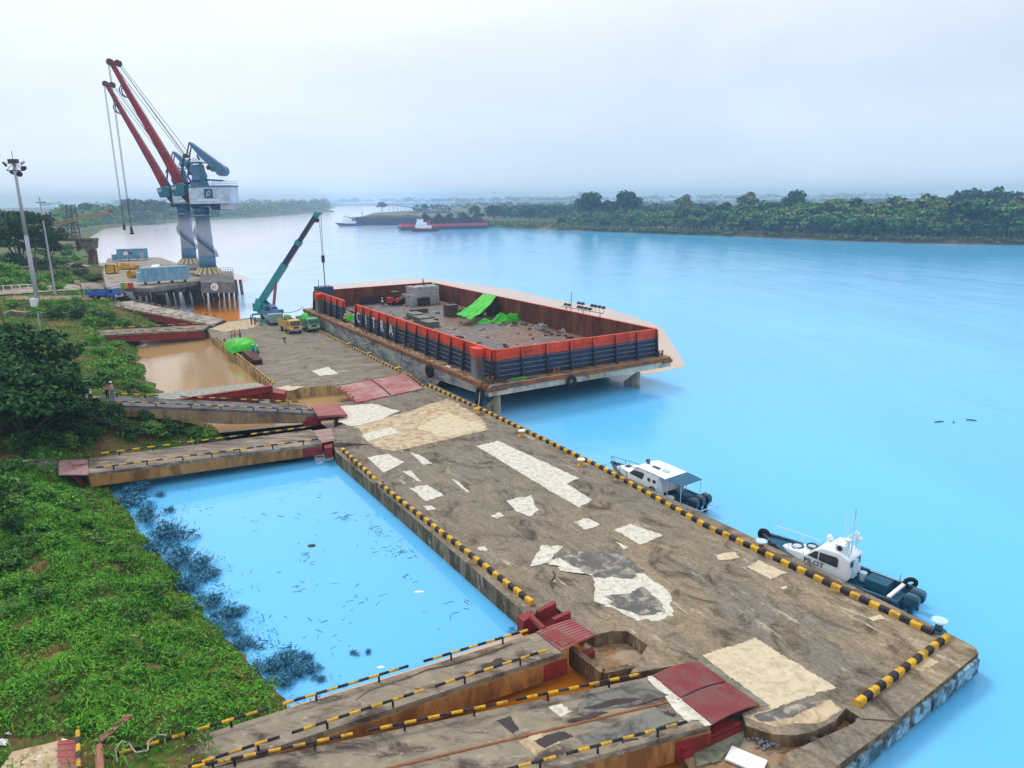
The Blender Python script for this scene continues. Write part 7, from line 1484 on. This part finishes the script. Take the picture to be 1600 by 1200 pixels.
def upole(label, base, ytop, r0=.17, arms=True, mat=None):
    h = HT(base, ytop); t = thing("utility_pole", label, "pole", base); MB().cyl((0, 0, 0), (0, 0, h), r0, r0 * .6, 8).build("pole", mat or M_MAST, t)
    if arms:
        m = MB()
        for z, w_ in ((h - 1., .9), (h - 3.4, 2.4), (h - 4.2, 1.2)): m.beam((-w_, 0, z), (w_ * 1.3, 0, z), .12, .12)
        m.build("crossarm", M_DARK, t); m = MB()
        for x in (-1.6, -.8, .8, 1.6): m.cyl((x, 0, h - 3.4), (x, 0, h - 2.9), .12, .12, 6)
        m.box((.4, -.2, h - 3.9), (.7, .5, .9)); m.build("transformer", M_DARK, t)
    return t
upole("slim pale utility pole with dark crossarms right of the lamp mast", pxg(87, 462), 308, .2); upole("short pale stub post below the lamp mast", pxg(63, 514), 488, .14, False); M_WOOD = M("grey brown timber pole", (.13, .09, .065), .9, .3, 2.)
for (a, b_, lb_) in (((13, 528), (1, 470), "taller of two leaning dark timber poles at the left edge"), ((5, 523), (-2, 490), "shorter of two leaning dark timber poles at the left edge")):
    q = pxg(*a); h = HT(q, b_[1]); tp = q + [-.6, 0, h]; tag(MB().cyl(q - [0, 0, .2], tp, .15, .11, 8).build("timber_pole", M_WOOD), lb_, "pole")
# signs, guard rail, walls
sg = thing("notice_sign", "beige notice board on a dark leaning post by the road", "sign", pxg(131, 467)); h = HT(pxg(131, 467), 437); m = MB(); m.cyl((0, 0, 0), (-.35, 0, h), .09, .08, 7); m.build("post", M_DARK, sg); m = MB(); m.box((-.75, -.12, h - .5), (1.2, .06, .9)); m.build("board", M_PEACH, sg)
hs = thing("hazard_board", "yellow and brown striped hazard board by the road", "sign", pxg(68, 452)); m = MB(); m.box((0, 0, 1.), (1.3, .08, 1.)); m.build("board", M_PEACH, hs); m = MB()
for i in range(3): x = -.42 + i * .42; m.add([(x - .14, -.05, .52), (x + .02, -.05, .52), (x + .22, -.05, 1.48), (x + .06, -.05, 1.48)], [(0, 1, 2, 3)])
m.build("stripe", M("ochre stripe", (.5, .28, .03), .6), hs); m = MB(); m.cyl((0, .05, 0), (0, .05, .6), .06); m.build("post", M_DARK, hs)
rf = thing("road_fence", "low white rail fence along the road at the left edge", "fence", pxg(25, 453)); m = MB(); pts = [pxg(x, 455 - (x) * .045) for x in range(-20, 60, 13)]
for p in pts: m.cyl(p - [0, 0, .1], p + [0, 0, 1.2], .1, .1, 6)
m.build("posts", M_WHITEP, rf, world=True); m = MB(); m.tube([p + [0, 0, 1.1] for p in pts], .06, 5); m.build("rail", M_WHITEP, rf, world=True)
rw = thing("ruined_wall", "low ruined dark wall with a pale coping in the greenery below the lamp mast", "wall", pxg(60, 494)); m = MB(); pts = [pxg(x, 494 + 2 * sin(x * .2)) for x in range(8, 165, 12)]
for a, b_ in zip(pts, pts[1:]): m.beam(a + [0, 0, .35], b_ + [0, 0, .35], .35, .9)
m.build("masonry", M_QW, rw, world=True); m = MB()
for a, b_ in list(zip(pts, pts[1:]))[:4]: m.beam(a + [0, 0, .84], b_ + [0, 0, .84], .45, .08)
m.build("coping", M_PEACH, rw, world=True)
# red plates and scrap at the near bank
def near(px, z=.15): q = pxg(*px); return q + [0, 0, z]
rp = thing("bank_plate", "faded red ribbed plate with a striped edge rail on the bank at the bottom left", "plate", near((106, 1185))); c4 = [near((92, 1166), .28), near((120, 1164), .28), near((123, 1225), .28), near((90, 1227), .28)]
plate(rp, c4, 6, .0, name="plate"); rail(rp, near((124, 1157), -.05), near((126, 1228), -.05), .55, .085, .5)
pk = MB(); a, b_ = near((153, 1163), .12), near((202, 1131), .35); pk.beam(a, b_, .34, .09); pk.beam(lerp(a, b_, .93), lerp(a, b_, 1.04), .16, .14); tag(pk.build("red_plank", M_REDPL), "fallen faded red steel plank lying on the bank at lower left", "plank")
tag(MB().cyl(near((155, 1170), .1), near((158, 1240), .15), .16, .16, 10).build("rusty_pipe", M("pinkish rusty pipe", (.36, .16, .11), .8, .2, 2.)), "pinkish rusty pipe lying below the fallen red plank at lower left", "pipe")
cb_ = MB(); cb_.tube([near((x, y), .12 + .2 * abs(sin(i))) for i, (x, y) in enumerate([(184, 1195), (182, 1180), (192, 1167), (203, 1166), (208, 1178), (214, 1186), (232, 1178), (233, 1166), (248, 1158), (262, 1155)])], .03, 5); tag(cb_.build("loose_cable", M("pale cable", (.42, .38, .34), .8, .1, 3.)), "pale cable looping over bare earth beside the striped rail at lower left", "cable")
cl_ = MB(); q0 = [lerp(P(890, 993 + 0, .55), P(840, 1008, .55), .5)]; pts = [P(x, y, .52) for x, y in [(556, 1094), (575, 1080), (610, 1068), (640, 1058), (668, 1046), (700, 1040), (740, 1028), (770, 1018), (800, 1005)]]; cl_.tube(pts, .03, 5); tag(cl_.build("loose_cable", M("brown cable", (.16, .09, .05), .8)), "thin brown cable lying along the edge of the narrow single lane bridge", "cable")
r = random.Random(31)
for i, (px, s_) in enumerate([((5, 1162), .3), ((60, 1190), .18), ((40, 709), .35), ((46, 724), .4), ((15, 1150), .15), ((100, 1162), .15)]):
    m = MB(); c = near(px, .1); m.add([c + [r.uniform(-s_, s_), r.uniform(-s_, s_), r.uniform(0, s_ * .7)] for _ in range(8)], [(0, 1, 2, 3), (4, 5, 6, 7), (1, 5, 6, 2), (0, 3, 7, 4), (2, 6, 7, 3), (0, 4, 5, 1)])
    tag(m.build("plastic_litter", M_WHITEP), ["larger white litter at the left edge near the bottom", "small white litter by the pale slab at the bottom left", "upper white bag by the land end of the level bridge", "lower white bag by the land end of the level bridge", "tiny white litter above the larger one at the left edge", "tiny white litter touching the faded red bank plate"][i], "litter")
# old jetty, conveyor and lattice tower beyond the trees
jt = thing("old_jetty", "old brown jetty with a hopper on leaning columns beyond the shrubs", "jetty", P(120, 400, 3)); zj = 9.; bj = P(140, 413, 4.)
def jy(x, y): return PY(x, y, bj[1])
m = MB(); m.beam(jy(92, 374), jy(150, 374.5), 3., .9); m.build("deck", M("weathered brown timber", (.17, .12, .10), .9, .3, .6), jt, world=True); m = MB(); a = [jy(x, y) for x, y in ((127, 376), (148, 375), (148, 388), (139, 392), (129, 384))]; m.add([q + [0, -1.5, 0] for q in a] + [q + [0, 2, 0] for q in a], [(0, 1, 2, 3, 4), (9, 8, 7, 6, 5)] + [(i, (i + 1) % 5, 5 + (i + 1) % 5, 5 + i) for i in range(5)]); m.build("hopper", M("mossy grey hopper", (.16, .16, .13), .9, .3, .6), jt, world=True)
for x0_, y0_, x1_, y1_ in ((141, 390, 140, 413), (145, 390, 145.5, 413), (149, 390, 152, 413), (120, 376, 122, 392), (124, 376, 126, 390)): m = MB(); m.cyl(jy(x0_, y0_), jy(x1_, y1_), .45, .45, 8); m.build("column", M("reddish column", (.20, .10, .08), .9, .2, .6), jt, world=True)
cv = thing("conveyor_boom", "long ochre conveyor boom reaching out over the river bank", "conveyor", jy(100, 376)); m = MB()
A, B = jy(78, 354), jy(171, 332.5)
for dz in (0, 1.3): m.beam(A + [0, 0, dz * .6], B + [0, 0, dz * .4], .5, .4)
for i in range(24): m.beam(lerp(A, B, i / 24), lerp(A, B, (i + 1) / 24) + [0, 0, lerp(.78, .5, i / 24)], .12, .12)
m.build("truss", M("ochre truss", (.44, .31, .18), .8, .2, .6), cv, world=True); m = MB(); m.beam(B + [0, 0, .4], B + [0, 0, .3] + (B - A) / np.linalg.norm(B - A) * 1., 1., .8); m.beam(B + [.6, 0, .2], B + [.6, 0, -3.], .5, .8); m.build("chute", M("rusty chute", (.28, .10, .04), .8), cv, world=True)
lt_ = thing("lattice_tower", "grey lattice tower rising behind the conveyor boom", "tower", jy(112, 376)); m = MB(); bt = [jy(106, 376), jy(120, 376)]; tp = [jy(103.5, 320), jy(110.5, 320)]
for dy in (0, 2.2):
    for k in (0, 1): m.beam(bt[k] + [0, dy, 0], tp[k] + [0, dy, 0], .24, .24)
    for i in range(9):
        a0, a1, b0, b1 = (lerp(bt[k], tp[k], (i + j) / 9) + [0, dy, 0] for k in (0, 1) for j in (0, 1)); m.beam(a0, b1, .11, .11); m.beam(b0, a1, .11, .11); m.beam(a1, b1, .13, .13)
m.build("lattice", M("grey lattice steel", (.12, .125, .15), .6), lt_, world=True)
# ------------------------------------------------------------------ far side buildings
def far_box(name, label, cat, px0, px1, ybot, ytop, dep, wm, rm, z=2., wins=(3, 5)):
    a, b_ = P(px0, ybot, z), P(px1, ybot, z); b_ = b_ * (a[1] / b_[1]) if False else PY(px1, ybot, a[1]); w_ = b_[0] - a[0]; h = HT(a, ytop); t = thing(name, label, cat, ((a[0] + b_[0]) / 2, a[1], z)); MB().box((0, dep / 2, h / 2), (w_, dep, h)).build("wall", wm, t); MB().box((0, dep / 2, h + h * .03), (w_ * 1.02, dep * 1.02, h * .06)).build("roof", rm, t)
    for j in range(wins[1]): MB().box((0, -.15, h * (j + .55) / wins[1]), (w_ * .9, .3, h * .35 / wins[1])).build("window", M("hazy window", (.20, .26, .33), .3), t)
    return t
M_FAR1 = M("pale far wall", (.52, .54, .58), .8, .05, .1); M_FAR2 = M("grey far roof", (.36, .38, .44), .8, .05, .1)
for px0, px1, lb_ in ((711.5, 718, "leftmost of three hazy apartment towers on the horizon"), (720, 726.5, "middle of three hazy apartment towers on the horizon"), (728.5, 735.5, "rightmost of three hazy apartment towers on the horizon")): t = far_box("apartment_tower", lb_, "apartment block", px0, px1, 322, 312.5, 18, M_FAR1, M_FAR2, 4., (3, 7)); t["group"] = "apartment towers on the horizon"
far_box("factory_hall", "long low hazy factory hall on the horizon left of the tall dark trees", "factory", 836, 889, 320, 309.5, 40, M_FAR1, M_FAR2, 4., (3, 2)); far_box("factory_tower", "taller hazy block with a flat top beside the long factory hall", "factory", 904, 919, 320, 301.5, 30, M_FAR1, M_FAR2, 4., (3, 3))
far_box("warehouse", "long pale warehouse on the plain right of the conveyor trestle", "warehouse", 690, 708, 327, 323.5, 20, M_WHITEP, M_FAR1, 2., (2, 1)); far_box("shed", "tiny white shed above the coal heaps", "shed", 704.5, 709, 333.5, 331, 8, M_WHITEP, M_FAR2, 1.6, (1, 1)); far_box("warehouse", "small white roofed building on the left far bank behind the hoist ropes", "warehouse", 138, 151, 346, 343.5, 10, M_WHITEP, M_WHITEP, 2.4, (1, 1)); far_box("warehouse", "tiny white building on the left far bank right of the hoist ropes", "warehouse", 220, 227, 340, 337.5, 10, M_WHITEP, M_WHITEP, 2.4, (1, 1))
tr_ = thing("conveyor_trestle", "long thin inclined conveyor trestle on the far point", "conveyor", P(630, 331, 2.)); D_ = P(630, 331, 2.)[1]; m = MB(); m.beam(PY(606, 319, D_), PY(652, 325, D_), 3., 1.6); m.build("gallery", M_FAR2, tr_, world=True)
m = MB()
for i in range(8): q = lerp(PY(608, 319.3, D_), PY(652, 325, D_), i / 7); m.beam(q, (q[0], q[1], 1.6), .8, .8, up=(1, 0, 0))
m.build("trestle_leg", M_FAR2, tr_, world=True)
for px, yb_, w_, h_, lb_ in ((664, 332, 30, 7, "low dark coal stockpile on the far point right of the pointed tree"), (692, 333, 34, 8, "dark coal stockpile above the red edged barge"), (806, 332, 30, 9, "dark peaked coal stockpile on the plain before the factory hall")):
    m = MB(); c = P(px, yb_, 1.4); m.loft([[c + [w_ * (1 - f) * cos(q) * (1 + .06 * sin(3 * q)), w_ * .6 * (1 - f) * sin(q), h_ * f * .98] for q in [i * 2 * pi / 16 for i in range(16)]] for f in (0, .3, .6, .85, .97)]); tag(m.build("coal_stockpile", M_COAL, None, True), lb_, "stockpile")
for px, yb_, yt_, lb_ in ((566, 338, 327, "thin post at the river end of the far point"), (699, 333, 322, "slim mast on the far point near the coal stockpiles"), (798, 338, 319, "slim mast right of the dense dark tree on the scrub bank")): upole(lb_, P(px, yb_, 1.5), yt_, .7, False, M_FAR2)
bd_ = MB(); c = PY(772, 301, 420); bd_.ball(c, (.35, .12, .12), 0, 8, 5); bd_.add([c, c + [-.2, .0, .1], c + [-.75, .1, .55], c + [.1, 0, .05]], [(0, 1, 2, 3)]); bd_.add([c, c + [.2, .0, .1], c + [.65, .1, .6], c + [-.1, 0, .05]], [(0, 1, 2, 3)]); tag(bd_.build("bird", M_DARK), "small dark bird flying in the sky above the apartment towers", "bird")
